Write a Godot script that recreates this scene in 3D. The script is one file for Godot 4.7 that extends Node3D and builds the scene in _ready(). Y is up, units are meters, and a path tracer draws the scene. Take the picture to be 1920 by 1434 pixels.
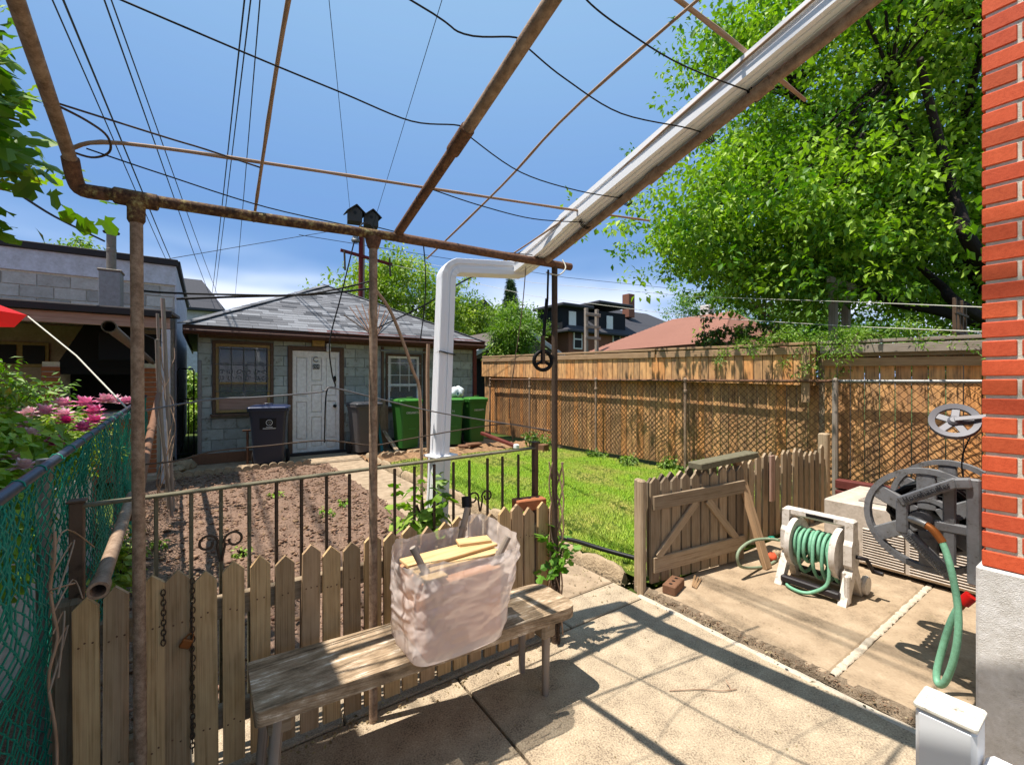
extends Node3D

var M := {}
var T := {}
var used := {}
var rng := RandomNumberGenerator.new()

class MB:
	var v := PackedVector3Array()
	var n := PackedVector3Array()
	var t := PackedVector2Array()
	var c := PackedColorArray()
	var tint := Color.WHITE

	func tri(p: Vector3, q: Vector3, r: Vector3, np: Vector3, nq: Vector3, nr: Vector3, up: Vector2, uq: Vector2, ur: Vector2) -> void:
		if (q - p).cross(r - p).dot(np + nq + nr) > 0.0:
			v.append(p); v.append(r); v.append(q)
			n.append(np); n.append(nr); n.append(nq)
			t.append(up); t.append(ur); t.append(uq)
		else:
			v.append(p); v.append(q); v.append(r)
			n.append(np); n.append(nq); n.append(nr)
			t.append(up); t.append(uq); t.append(ur)
		c.append(tint); c.append(tint); c.append(tint)

	func flat3(p: Vector3, q: Vector3, r: Vector3, out: Vector3, up := Vector2.ZERO, uq := Vector2.ZERO, ur := Vector2.ZERO) -> void:
		var k := (q - p).cross(r - p).normalized()
		if k.dot(out) < 0.0:
			k = -k
		tri(p, q, r, k, k, k, up, uq, ur)

	func quad(p: Vector3, q: Vector3, r: Vector3, s: Vector3, out: Vector3, u := [Vector2(0, 0), Vector2(1, 0), Vector2(1, 1), Vector2(0, 1)]) -> void:
		flat3(p, q, r, out, u[0], u[1], u[2])
		flat3(p, r, s, out, u[0], u[2], u[3])

	# chamfered box; the grain (v) runs along the longest side
	func box(x: Transform3D, s: Vector3, b := 0.004, uo := Vector2.ZERO) -> void:
		var h := s * 0.5
		b = minf(b, minf(h.x, minf(h.y, h.z)) * 0.6)
		var la := 0
		if s.y >= s.x and s.y >= s.z: la = 1
		elif s.z >= s.x and s.z >= s.y: la = 2
		var pt := func(sg: Array, ax: int) -> Vector3:
			var r := Vector3.ZERO
			for i in 3:
				r[i] = sg[i] * (h[i] if i == ax else h[i] - b)
			return r
		var uvf := func(p: Vector3, ax: int) -> Vector2:
			var o := []
			for i in 3:
				if i != ax: o.append(i)
			var vi: int = la if la != ax else o[1]
			var ui: int = o[0] if o[0] != vi else o[1]
			return Vector2(p[ui], p[vi]) + uo + Vector2(ax * 0.37, 0)
		for ax in 3:
			var a1 := (ax + 1) % 3
			var a2 := (ax + 2) % 3
			for sg in [-1.0, 1.0]:
				var ps := []
				var us := []
				for k in [[-1.0, -1.0], [1.0, -1.0], [1.0, 1.0], [-1.0, 1.0]]:
					var w := [0.0, 0.0, 0.0]
					w[ax] = sg; w[a1] = k[0]; w[a2] = k[1]
					var p: Vector3 = pt.call(w, ax)
					ps.append(x * p)
					us.append(uvf.call(p, ax))
				var out := Vector3.ZERO
				out[ax] = sg
				quad(ps[0], ps[1], ps[2], ps[3], x.basis * out, us)
			if b > 0.0005:
				for s1 in [-1.0, 1.0]:
					for s2 in [-1.0, 1.0]:
						var w0 := [0.0, 0.0, 0.0]
						w0[a1] = s1; w0[a2] = s2; w0[ax] = -1.0
						var w1 := w0.duplicate()
						w1[ax] = 1.0
						var q0: Vector3 = pt.call(w0, a1)
						var q1: Vector3 = pt.call(w1, a1)
						var q2: Vector3 = pt.call(w1, a2)
						var q3: Vector3 = pt.call(w0, a2)
						var o2 := Vector3.ZERO
						o2[a1] = s1; o2[a2] = s2
						quad(x * q0, x * q1, x * q2, x * q3, x.basis * o2, [uvf.call(q0, a1), uvf.call(q1, a1), uvf.call(q2, a1), uvf.call(q3, a1)])
		if b > 0.0005:
			for sx in [-1.0, 1.0]:
				for sy in [-1.0, 1.0]:
					for sz in [-1.0, 1.0]:
						var w := [sx, sy, sz]
						flat3(x * pt.call(w, 0), x * pt.call(w, 1), x * pt.call(w, 2), x.basis * Vector3(sx, sy, sz))

	func cube(at: Vector3, s: Vector3, b := 0.004) -> void:
		box(Transform3D(Basis(), at), s, b)

	# board between two points, w across, th thick; up hints the direction of w
	func bar(p: Vector3, q: Vector3, w: float, th: float, up := Vector3.UP, b := 0.003, uo := Vector2.ZERO) -> void:
		var z := (q - p).normalized()
		var x := up.cross(z)
		if x.length() < 0.01: x = Vector3.RIGHT.cross(z)
		x = x.normalized()
		var y := z.cross(x)
		box(Transform3D(Basis(x, y, z), (p + q) * 0.5), Vector3(th, w, p.distance_to(q)), b, uo)

	func tube(pts: Array, rad, sides := 8, caps := true) -> void:
		var m := pts.size()
		var rings := []
		var nrm := []
		var along := 0.0
		var ls := []
		var ref := Vector3.UP
		for i in m:
			var d: Vector3 = (pts[mini(i + 1, m - 1)] - pts[maxi(i - 1, 0)]).normalized()
			if i == 0:
				ref = Vector3.UP if absf(d.y) < 0.9 else Vector3.RIGHT
			var x := ref.cross(d).normalized()
			var y := d.cross(x)
			ref = y
			var r: float = rad if rad is float else rad[i]
			var ring := []
			var ns := []
			for k in sides:
				var a := TAU * k / sides
				var o := x * cos(a) + y * sin(a)
				ring.append(pts[i] + o * r)
				ns.append(o)
			rings.append(ring); nrm.append(ns)
			if i > 0: along += pts[i].distance_to(pts[i - 1])
			ls.append(along)
		for i in m - 1:
			var rr: float = rad if rad is float else rad[i]
			for k in sides:
				var j := (k + 1) % sides
				var u0 := TAU * k / sides * rr
				var u1 := TAU * (k + 1) / sides * rr
				tri(rings[i][k], rings[i][j], rings[i + 1][j], nrm[i][k], nrm[i][j], nrm[i + 1][j], Vector2(u0, ls[i]), Vector2(u1, ls[i]), Vector2(u1, ls[i + 1]))
				tri(rings[i][k], rings[i + 1][j], rings[i + 1][k], nrm[i][k], nrm[i + 1][j], nrm[i + 1][k], Vector2(u0, ls[i]), Vector2(u1, ls[i + 1]), Vector2(u0, ls[i + 1]))
		if caps and m > 1:
			for e in [[0, 1], [m - 1, m - 2]]:
				var out: Vector3 = pts[e[0]] - pts[e[1]]
				for k in range(1, sides - 1):
					flat3(rings[e[0]][0], rings[e[0]][k], rings[e[0]][k + 1], out)

	func lathe(x: Transform3D, prof: Array, segs := 16) -> void:
		var m := prof.size()
		for i in m - 1:
			var p0: Vector2 = prof[i]
			var p1: Vector2 = prof[i + 1]
			var tn := Vector2(p1.y - p0.y, -(p1.x - p0.x)).normalized()
			for k in segs:
				var a0 := TAU * k / segs
				var a1 := TAU * (k + 1) / segs
				var e0 := Vector3(cos(a0), 0, sin(a0))
				var e1 := Vector3(cos(a1), 0, sin(a1))
				var n0 := x.basis * (e0 * tn.x + Vector3.UP * tn.y)
				var n1 := x.basis * (e1 * tn.x + Vector3.UP * tn.y)
				var q0 := x * (e0 * p0.x + Vector3.UP * p0.y)
				var q1 := x * (e1 * p0.x + Vector3.UP * p0.y)
				var q2 := x * (e1 * p1.x + Vector3.UP * p1.y)
				var q3 := x * (e0 * p1.x + Vector3.UP * p1.y)
				var us := [Vector2(a0 * 0.2, p0.y), Vector2(a1 * 0.2, p0.y), Vector2(a1 * 0.2, p1.y), Vector2(a0 * 0.2, p1.y)]
				if p0.x > 1e-5: tri(q0, q1, q2, n0, n1, n1, us[0], us[1], us[2])
				if p1.x > 1e-5: tri(q0, q2, q3, n0, n1, n0, us[0], us[2], us[3])

	# polygon in the xy plane of x, drawn out from z0 to z1
	func prism(x: Transform3D, poly: PackedVector2Array, z0: float, z1: float, uo := Vector2.ZERO) -> void:
		var ix := Geometry2D.triangulate_polygon(poly)
		for i in range(0, ix.size(), 3):
			for z in [z0, z1]:
				var ps := []
				var us := []
				for k in 3:
					var p := poly[ix[i + k]]
					ps.append(x * Vector3(p.x, p.y, z))
					us.append(p + uo)
				flat3(ps[0], ps[1], ps[2], x.basis * Vector3(0, 0, z - (z0 + z1) * 0.5), us[0], us[1], us[2])
		var cw := Geometry2D.is_polygon_clockwise(poly)
		for i in poly.size():
			var a := poly[i]
			var b := poly[(i + 1) % poly.size()]
			var o := Vector2(b.y - a.y, a.x - b.x) * (-1.0 if cw else 1.0)
			quad(x * Vector3(a.x, a.y, z0), x * Vector3(b.x, b.y, z0), x * Vector3(b.x, b.y, z1), x * Vector3(a.x, a.y, z1), x.basis * Vector3(o.x, o.y, 0), [Vector2(z0 + a.x, a.y) + uo, Vector2(z0 + b.x, b.y) + uo, Vector2(z1 + b.x, b.y) + uo, Vector2(z1 + a.x, a.y) + uo])

	# rows of points joined into one skin
	func skin(rows: Array, closed := false, smooth := true, out_hint := Vector3.ZERO) -> void:
		var m := rows.size()
		var w: int = rows[0].size()
		var ce := Vector3.ZERO
		for r in rows:
			for p in r: ce += p
		ce /= m * w
		var nr := []
		if smooth:
			for i in m:
				var row := []
				for k in w:
					var k0: int = (k - 1 + w) % w if closed else maxi(k - 1, 0)
					var k1: int = (k + 1) % w if closed else mini(k + 1, w - 1)
					var du: Vector3 = rows[i][k1] - rows[i][k0]
					var dv: Vector3 = rows[mini(i + 1, m - 1)][k] - rows[maxi(i - 1, 0)][k]
					var nn := du.cross(dv).normalized()
					var o: Vector3 = out_hint if out_hint != Vector3.ZERO else rows[i][k] - ce
					row.append(nn if nn.dot(o) >= 0 else -nn)
				nr.append(row)
		var us := []
		for i in m:
			var acc := 0.0
			var row := []
			for k in w + 1:
				if k > 0: acc += rows[i][k % w].distance_to(rows[i][k - 1])
				row.append(Vector2(acc, rows[i][k % w].distance_to(rows[0][k % w])))
			us.append(row)
		for i in m - 1:
			for k in (w if closed else w - 1):
				var j := (k + 1) % w
				var p: Vector3 = rows[i][k]
				var q: Vector3 = rows[i][j]
				var r: Vector3 = rows[i + 1][j]
				var s: Vector3 = rows[i + 1][k]
				if smooth:
					tri(p, q, r, nr[i][k], nr[i][j], nr[i + 1][j], us[i][k], us[i][k + 1], us[i + 1][k + 1])
					tri(p, r, s, nr[i][k], nr[i + 1][j], nr[i + 1][k], us[i][k], us[i + 1][k + 1], us[i + 1][k])
				else:
					var o: Vector3 = out_hint if out_hint != Vector3.ZERO else (p + q + r + s) * 0.25 - ce
					quad(p, q, r, s, o, [us[i][k], us[i][k + 1], us[i + 1][k + 1], us[i + 1][k]])

	func fan(ring: Array, out: Vector3) -> void:
		var ce := Vector3.ZERO
		for p in ring: ce += p
		ce /= ring.size()
		for k in ring.size():
			var p: Vector3 = ring[k]
			var q: Vector3 = ring[(k + 1) % ring.size()]
			flat3(ce, p, q, out, Vector2(ce.x, ce.z), Vector2(p.x, p.z), Vector2(q.x, q.z))

	# outline swept along a path (outline in metres, up hints its y)
	func sweep(prof: PackedVector2Array, pts: Array, up: Vector3, caps := true) -> void:
		var rows := []
		for i in pts.size():
			var d: Vector3 = (pts[mini(i + 1, pts.size() - 1)] - pts[maxi(i - 1, 0)]).normalized()
			var x := up.cross(d).normalized()
			var y := d.cross(x)
			var row := []
			for p in prof: row.append(pts[i] + x * p.x + y * p.y)
			rows.append(row)
		for i in pts.size() - 1:
			var ce: Vector3 = (pts[i] + pts[i + 1]) * 0.5
			var l: float = pts[0].distance_to(pts[i])
			var l2: float = pts[0].distance_to(pts[i + 1])
			for k in prof.size():
				var j := (k + 1) % prof.size()
				var p: Vector3 = rows[i][k]
				var q: Vector3 = rows[i][j]
				var r: Vector3 = rows[i + 1][j]
				var s: Vector3 = rows[i + 1][k]
				quad(p, q, r, s, (p + q + r + s) * 0.25 - ce, [Vector2(prof[k].x, l), Vector2(prof[j].x, l), Vector2(prof[j].x, l2), Vector2(prof[k].x, l2)])
		if caps:
			fan(rows[0], pts[0] - pts[1])
			fan(rows[-1], pts[-1] - pts[-2])

	func ball(at: Vector3, r: Vector3, segs := 10, rings := 6, rough := 0.0, sd := 0) -> void:
		var f := FastNoiseLite.new()
		f.seed = sd
		f.frequency = 0.9
		var rows := []
		for i in rings + 1:
			var th := PI * i / rings
			var row := []
			for k in segs:
				var a := TAU * k / segs
				var e := Vector3(sin(th) * cos(a), cos(th), sin(th) * sin(a))
				row.append(at + e * r * (1.0 + rough * f.get_noise_3dv(e * 1.3 + Vector3.ONE * sd)))
			rows.append(row)
		skin(rows, true, true)

	func mesh() -> ArrayMesh:
		var arr := []
		arr.resize(Mesh.ARRAY_MAX)
		arr[Mesh.ARRAY_VERTEX] = v
		arr[Mesh.ARRAY_NORMAL] = n
		arr[Mesh.ARRAY_TEX_UV] = t
		arr[Mesh.ARRAY_COLOR] = c
		var am := ArrayMesh.new()
		am.add_surface_from_arrays(Mesh.PRIMITIVE_TRIANGLES, arr)
		return am

func V(x: float, y: float, d: float) -> Vector3: return Vector3(x, y, -d)
func rf(a: float, b: float) -> float: return rng.randf_range(a, b)
func at(p: Vector3, b := Basis()) -> Transform3D: return Transform3D(b, p)
func ry(deg: float) -> Basis: return Basis(Vector3.UP, deg_to_rad(deg))

func numbered(called: String) -> String:
	used[called] = used.get(called, -1) + 1
	return called if used[called] == 0 else "%s_%03d" % [called, used[called]]

func tag(o: Node, label: String, category := "", group := "", kind := "") -> Node:
	if label: o.set_meta("label", label)
	if category: o.set_meta("category", category)
	if group: o.set_meta("group", group)
	if kind: o.set_meta("kind", kind)
	return o

func thing(called: String, label: String, category: String, pos := Vector3.ZERO, group := "") -> Node3D:
	var o := Node3D.new()
	o.name = numbered(called)
	add_child(o, true)
	o.position = pos
	tag(o, label, category, group)
	return o

# adds a mesh, made in world coordinates, as a part of its parent
func put(m, called: String, mt: Material, parent: Node = self, pos := Vector3.ZERO, bas := Basis()) -> MeshInstance3D:
	var o := MeshInstance3D.new()
	var me: ArrayMesh = m.mesh() if m is MB else m
	o.mesh = me
	o.material_override = mt
	o.name = numbered(called) if parent == self else called
	parent.add_child(o, true)
	if parent != self and m is MB:
		o.position = -world_of(parent)
	else:
		o.position = pos
	o.basis = bas
	return o

# parts made in the thing's own coordinates
func part(m, called: String, mt: Material, parent: Node, pos := Vector3.ZERO, bas := Basis()) -> MeshInstance3D:
	var o := MeshInstance3D.new()
	o.mesh = m.mesh() if m is MB else m
	o.material_override = mt
	o.name = called
	parent.add_child(o, true)
	o.transform = Transform3D(bas, pos)
	return o

func world_of(o: Node) -> Vector3:
	var p := Vector3.ZERO
	while o != self and o is Node3D:
		p += o.position
		o = o.get_parent()
	return p

func struct(m, called: String, mt: Material) -> MeshInstance3D:
	var o := put(m, called, mt)
	o.set_meta("kind", "structure")
	return o

func copies(called: String, me: Mesh, mt: Material, tf: Array, cols: Array, parent: Node = self) -> MultiMeshInstance3D:
	var mm := MultiMesh.new()
	mm.transform_format = MultiMesh.TRANSFORM_3D
	mm.use_colors = true
	mm.mesh = me
	mm.instance_count = tf.size()
	for i in tf.size():
		mm.set_instance_transform(i, tf[i])
		mm.set_instance_color(i, cols[i])
	var o := MultiMeshInstance3D.new()
	o.multimesh = mm
	o.material_override = mt
	o.name = numbered(called) if parent == self else called
	parent.add_child(o, true)
	return o

# ---------------------------------------------------------------- textures
func nz(sd: int, freq: float, w := 512, h := 512, oct := 4, kind := FastNoiseLite.TYPE_SIMPLEX_SMOOTH) -> PackedByteArray:
	var f := FastNoiseLite.new()
	f.seed = sd
	f.noise_type = kind
	f.frequency = freq
	f.fractal_octaves = oct
	var im := f.get_seamless_image(w, h)
	im.convert(Image.FORMAT_L8)
	return im.get_data()

func streak(sd: int, freq: float, squash: int, w := 512, h := 512) -> PackedByteArray:
	var f := FastNoiseLite.new()
	f.seed = sd
	f.frequency = freq
	f.fractal_octaves = 3
	var im := f.get_seamless_image(w, h / squash)
	im.convert(Image.FORMAT_L8)
	im.resize(w, h, Image.INTERPOLATE_CUBIC)
	return im.get_data()

func ramp_tex(stops: Array, layers: Array, w := 512, h := 512, bias := 0.5) -> ImageTexture:
	var g := Gradient.new()
	g.offsets = PackedFloat32Array(stops.map(func(s): return s[0]))
	g.colors = PackedColorArray(stops.map(func(s): return s[1]))
	var lut := PackedByteArray()
	for i in 256:
		var q := g.sample(i / 255.0)
		lut.append(int(q.r * 255)); lut.append(int(q.g * 255)); lut.append(int(q.b * 255))
	var out := PackedByteArray()
	out.resize(w * h * 3)
	for i in w * h:
		var s := bias * 255.0
		for l in layers:
			s += (l[0][i] - 127.5) * l[1]
		var k := clampi(int(s), 0, 255) * 3
		out[i * 3] = lut[k]; out[i * 3 + 1] = lut[k + 1]; out[i * 3 + 2] = lut[k + 2]
	return ImageTexture.create_from_image(Image.create_from_data(w, h, false, Image.FORMAT_RGB8, out))

func mat(key: String, col: Color, rough := 0.85, opts := {}) -> StandardMaterial3D:
	var m := StandardMaterial3D.new()
	m.resource_name = key
	m.albedo_color = col
	m.roughness = rough
	m.metallic = opts.get("metal", 0.0)
	m.metallic_specular = opts.get("spec", 0.4)
	if opts.has("tex"):
		m.albedo_texture = T[opts.tex]
	var sc = opts.get("scale", 1.0)
	m.uv1_scale = sc if sc is Vector3 else Vector3.ONE * sc
	if opts.get("tri", false):
		m.uv1_triplanar = true
		m.uv1_world_triplanar = opts.get("world", true)
		m.uv1_triplanar_sharpness = 4.0
	if opts.has("bump"):
		m.heightmap_enabled = true
		m.heightmap_texture = T[opts.bump]
		m.heightmap_scale = opts.get("depth", 0.3)
	if opts.has("back"):
		m.backlight_enabled = true
		m.backlight = opts.back
	if opts.get("vc", false):
		m.vertex_color_use_as_albedo = true
	if opts.has("alpha"):
		m.transparency = BaseMaterial3D.TRANSPARENCY_ALPHA
		m.albedo_color.a = opts.alpha
	m.cull_mode = BaseMaterial3D.CULL_DISABLED
	M[key] = m
	return m

func C(r: float, g: float, b: float) -> Color: return Color(r, g, b).linear_to_srgb()

func make_textures() -> void:
	var a := nz(1, 0.012, 512, 512, 5)
	var b := nz(2, 0.05, 512, 512, 3)
	var fine := nz(3, 0.22, 512, 512, 2)
	var cell := nz(4, 0.09, 512, 512, 2, FastNoiseLite.TYPE_CELLULAR)
	var grain := streak(5, 0.045, 16)
	var grain2 := streak(6, 0.11, 32)
	var W := Color.WHITE
	T.fine = ramp_tex([[0, Color.BLACK], [1, W]], [[fine, 0.8], [b, 0.4]])
	T.lumps = ramp_tex([[0, Color.BLACK], [1, W]], [[b, 0.9], [fine, 0.3]])
	T.grain_h = ramp_tex([[0, Color.BLACK], [1, W]], [[grain2, 0.8], [grain, 0.4]])
	# worn concrete with specks of gravel
	T.concrete = ramp_tex([[0.0, Color(0.24, 0.21, 0.18)], [0.2, Color(0.48, 0.43, 0.37)], [0.45, Color(0.66, 0.60, 0.52)], [0.7, Color(0.74, 0.68, 0.59)], [1.0, Color(0.86, 0.81, 0.73)]], [[a, 0.32], [b, 0.12], [fine, 0.7]], 512, 512, 0.52)
	T.slab = ramp_tex([[0.0, Color(0.26, 0.23, 0.2)], [0.25, Color(0.52, 0.47, 0.4)], [0.5, Color(0.64, 0.58, 0.5)], [1.0, Color(0.76, 0.71, 0.63)]], [[a, 0.5], [b, 0.22], [fine, 0.3]], 512, 512, 0.54)
	T.grain = ramp_tex([[0.0, Color(0.5, 0.46, 0.41)], [0.25, Color(0.78, 0.75, 0.7)], [0.55, Color(0.91, 0.89, 0.87)], [1.0, W]], [[grain, 0.5], [grain2, 0.4], [a, 0.35]], 512, 512, 0.6)
	# cedar boards with grey weathering
	T.cedar = ramp_tex([[0.0, Color(0.44, 0.35, 0.28)], [0.22, Color(0.62, 0.52, 0.43)], [0.42, Color(0.79, 0.65, 0.5)], [0.65, Color(0.88, 0.72, 0.54)], [1.0, Color(0.95, 0.82, 0.64)]], [[grain, 0.35], [grain2, 0.3], [a, 0.7]], 512, 512, 0.55)
	T.bench = ramp_tex([[0.0, Color(0.3, 0.25, 0.2)], [0.25, Color(0.48, 0.42, 0.35)], [0.5, Color(0.61, 0.54, 0.46)], [0.68, Color(0.7, 0.64, 0.57)], [0.82, Color(0.85, 0.82, 0.78)], [1.0, Color(0.93, 0.91, 0.89)]], [[grain, 0.35], [grain2, 0.28], [a, 0.62], [b, 0.25], [fine, 0.18]], 512, 512, 0.52)
	T.soil = ramp_tex([[0.0, Color(0.29, 0.24, 0.2)], [0.4, Color(0.52, 0.44, 0.38)], [0.7, Color(0.64, 0.555, 0.49)], [1.0, Color(0.8, 0.735, 0.67)]], [[a, 0.3], [b, 0.35], [fine, 0.6], [cell, 0.3]])
	T.dirt = ramp_tex([[0.0, Color(0.3, 0.23, 0.17)], [0.4, Color(0.52, 0.42, 0.32)], [1.0, Color(0.72, 0.62, 0.5)]], [[a, 0.4], [b, 0.4], [fine, 0.4]])
	T.rust = ramp_tex([[0.0, Color(0.34, 0.27, 0.22)], [0.3, Color(0.49, 0.42, 0.36)], [0.55, Color(0.6, 0.53, 0.47)], [0.8, Color(0.68, 0.62, 0.56)], [1.0, Color(0.66, 0.52, 0.4)]], [[a, 0.5], [b, 0.45], [fine, 0.3]])
	T.rustdark = ramp_tex([[0.0, Color(0.17, 0.12, 0.1)], [0.4, Color(0.37, 0.27, 0.21)], [0.7, Color(0.49, 0.36, 0.27)], [1.0, Color(0.57, 0.52, 0.4)]], [[a, 0.4], [b, 0.5], [fine, 0.35]])
	T.brick = ramp_tex([[0.0, Color(0.66, 0.25, 0.13)], [0.5, Color(0.82, 0.36, 0.21)], [1.0, Color(0.9, 0.45, 0.3)]], [[b, 0.3], [fine, 0.4], [a, 0.2]])
	T.mottle = ramp_tex([[0.0, Color(0.62, 0.6, 0.57)], [0.4, Color(0.86, 0.85, 0.83)], [1.0, W]], [[a, 0.5], [b, 0.4], [fine, 0.25]], 512, 512, 0.6)
	T.grime = ramp_tex([[0.0, Color(0.3, 0.27, 0.22)], [0.25, Color(0.68, 0.65, 0.6)], [0.45, Color(0.92, 0.91, 0.89)], [1.0, W]], [[a, 0.7], [b, 0.4], [fine, 0.2]], 512, 512, 0.62)
	T.shingle = ramp_tex([[0.0, Color(0.5, 0.5, 0.51)], [0.5, Color(0.8, 0.8, 0.81)], [1.0, W]], [[fine, 0.9], [b, 0.3]])
	T.grasscol = ramp_tex([[0.0, Color(0.2, 0.25, 0.07)], [0.5, Color(0.3, 0.38, 0.1)], [1.0, Color(0.5, 0.48, 0.22)]], [[a, 0.5], [b, 0.4], [fine, 0.4]])
	T.lichen = ramp_tex([[0.0, Color(0.16, 0.1, 0.07)], [0.42, Color(0.36, 0.25, 0.17)], [0.6, Color(0.5, 0.42, 0.26)], [0.75, Color(0.62, 0.58, 0.38)], [1.0, Color(0.72, 0.72, 0.56)]], [[a, 0.6], [b, 0.55], [fine, 0.3]], 512, 512, 0.45)

func make_sky() -> ImageTexture:
	var w := 1024
	var h := 512
	var f := FastNoiseLite.new()
	f.seed = 21
	f.frequency = 1.1
	f.fractal_octaves = 5
	var f2 := FastNoiseLite.new()
	f2.seed = 8
	f2.frequency = 0.6
	f2.fractal_octaves = 3
	var im := Image.create(w, h, false, Image.FORMAT_RGB8)
	var zen := Color(0.475, 0.6, 0.72)
	var mid := Color(0.375, 0.51, 0.69)
	var low := Color(0.53, 0.61, 0.75)
	for j in h:
		var el := (0.5 - (j + 0.5) / h) * PI
		var up := sin(el)
		var base: Color
		if up < 0.0:
			base = Color(0.42, 0.4, 0.36)
		elif up < 0.3:
			base = low.lerp(mid, smoothstep(0.0, 0.22, up))
		else:
			base = mid.lerp(zen, smoothstep(0.3, 0.8, up))
		for i in w:
			var col := base
			if up >= 0.0:
				var a := (i + 0.5) / w * TAU
				var dir := Vector3(cos(a) * cos(el), up, sin(a) * cos(el))
				# thin sheets of cloud, stretched level
				var q := Vector3(dir.x * 1.6, dir.y * 9.0, dir.z * 1.6)
				var k := f.get_noise_3dv(q) * 0.75 + f2.get_noise_3dv(q * 0.8) * 0.6
				var cover := clampf((k + 0.42) * 1.7, 0.0, 1.0) * (1.0 - smoothstep(0.12, 0.3, up))
				col = base.lerp(Color(0.9, 0.895, 0.93), cover * 0.88)
			im.set_pixel(i, j, col)
	return ImageTexture.create_from_image(im)

func make_materials() -> void:
	mat("concrete", Color(0.95, 0.935, 0.91), 0.92, {"tex": "concrete", "bump": "fine", "depth": 0.22, "tri": true, "scale": 0.9})
	mat("slab", Color(0.96, 0.92, 0.875), 0.92, {"tex": "slab", "bump": "fine", "depth": 0.14, "tri": true, "scale": 0.55})
	mat("path", Color(0.95, 0.91, 0.87), 0.92, {"tex": "slab", "bump": "fine", "depth": 0.15, "tri": true, "scale": 0.8})
	mat("caulk", Color(0.79, 0.74, 0.67), 0.9, {"tex": "grime", "tri": true, "scale": 2.2, "bump": "lumps", "depth": 0.4})
	mat("soil", Color(0.9, 0.85, 0.82), 0.95, {"tex": "soil", "bump": "lumps", "depth": 1.2, "tri": true, "scale": 1.6})
	mat("clod", Color(0.92, 0.88, 0.85), 0.95, {"tex": "soil", "tri": true, "world": false, "scale": 3.0, "vc": true})
	mat("dirt", Color(1, 0.95, 0.9), 0.95, {"tex": "dirt", "bump": "lumps", "depth": 1.0, "tri": true, "scale": 1.4})
	mat("ground", Color(0.8, 0.8, 0.75), 0.95, {"tex": "grasscol", "tri": true, "scale": 0.3})
	mat("turf", Color(0.9, 0.9, 0.6), 0.95, {"tex": "grasscol", "bump": "lumps", "depth": 1.0, "tri": true, "scale": 1.2})
	mat("grass", Color(1, 1, 1), 0.6, {"vc": true, "back": Color(0.55, 0.6, 0.2)})
	mat("leaf", Color(1, 1, 1), 0.5, {"vc": true, "back": Color(0.8, 0.9, 0.35), "spec": 0.5})
	mat("needle", Color(1, 1, 1), 0.7, {"vc": true, "back": Color(0.2, 0.25, 0.1)})
	mat("petal", Color(1, 1, 1), 0.6, {"vc": true, "back": Color(0.6, 0.3, 0.45)})
	mat("bark", Color(0.36, 0.29, 0.24), 0.95, {"tex": "grain", "bump": "lumps", "depth": 1.5, "scale": 2.0})
	mat("darkbark", Color(0.2, 0.16, 0.15), 0.95, {"tex": "grain", "bump": "lumps", "depth": 1.5, "scale": 2.0})
	for i in 4:
		var k: float = [1.0, 0.84, 0.93, 0.74][i]
		mat("picket%d" % i, Color(0.8 * k, 0.68 * k, 0.505 * k + 0.015 * i), 0.85, {"tex": "grain", "bump": "grain_h", "depth": 0.12, "scale": Vector3(3.2, 1.1, 1)})
		mat("greywood%d" % i, Color(0.72 * k, 0.64 * k, 0.535 * k), 0.9, {"tex": "grain", "bump": "grain_h", "depth": 0.15, "scale": Vector3(3.0, 1.0, 1)})
		mat("cedar%d" % i, Color([1.0, 0.88, 1.0, 0.85][i], [0.92, 0.8, 0.86, 0.8][i], [0.81, 0.72, 0.7, 0.74][i]), 0.85, {"tex": "cedar", "bump": "grain_h", "depth": 0.12, "scale": Vector3(1.7, 0.62, 1)})
		mat("block%d" % i, Color(0.63 * (0.92 + 0.045 * i), 0.66 * (0.92 + 0.045 * i), 0.64 * (0.92 + 0.045 * i)), 0.85, {"tex": "grime", "bump": "fine", "depth": 0.12, "tri": true, "scale": 0.9})
		mat("grey_block%d" % i, Color(0.72 * (0.88 + 0.07 * i), 0.7 * (0.88 + 0.07 * i), 0.68 * (0.88 + 0.07 * i)), 0.9, {"tex": "mottle", "bump": "fine", "depth": 0.15, "tri": true, "scale": 0.8})
		mat("shingle%d" % i, Color([0.5, 0.63, 0.37, 0.55][i], [0.5, 0.635, 0.375, 0.55][i], [0.51, 0.645, 0.39, 0.56][i]), 0.92, {"tex": "shingle", "bump": "fine", "depth": 0.2, "scale": 1.6})
		mat("brick%d" % i, Color([1.0, 0.94, 1.0, 0.9][i], [0.97, 0.9, 1.0, 0.9][i], [0.97, 0.93, 0.98, 0.88][i]), 0.8, {"tex": "brick", "bump": "fine", "depth": 0.1, "tri": true, "scale": 2.6})
	mat("cap_wood", Color(0.70, 0.58, 0.45), 0.88, {"tex": "grain", "bump": "grain_h", "depth": 0.12, "scale": Vector3(2.5, 0.7, 1)})
	mat("grey_rail", Color(0.62, 0.58, 0.54), 0.88, {"tex": "grain", "bump": "grain_h", "depth": 0.12, "scale": Vector3(2.5, 0.7, 1)})
	mat("new_wood", Color(0.87, 0.74, 0.54), 0.8, {"tex": "grain", "bump": "grain_h", "depth": 0.06, "scale": Vector3(3.0, 1.0, 1)})
	mat("bench", Color(1, 0.97, 0.92), 0.88, {"tex": "bench", "bump": "grain_h", "depth": 0.3, "scale": Vector3(2.2, 0.9, 1)})
	mat("mortar", Color(0.9, 0.87, 0.81), 0.95, {"tex": "mottle", "bump": "fine", "depth": 0.2, "tri": true, "scale": 2.5})
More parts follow.
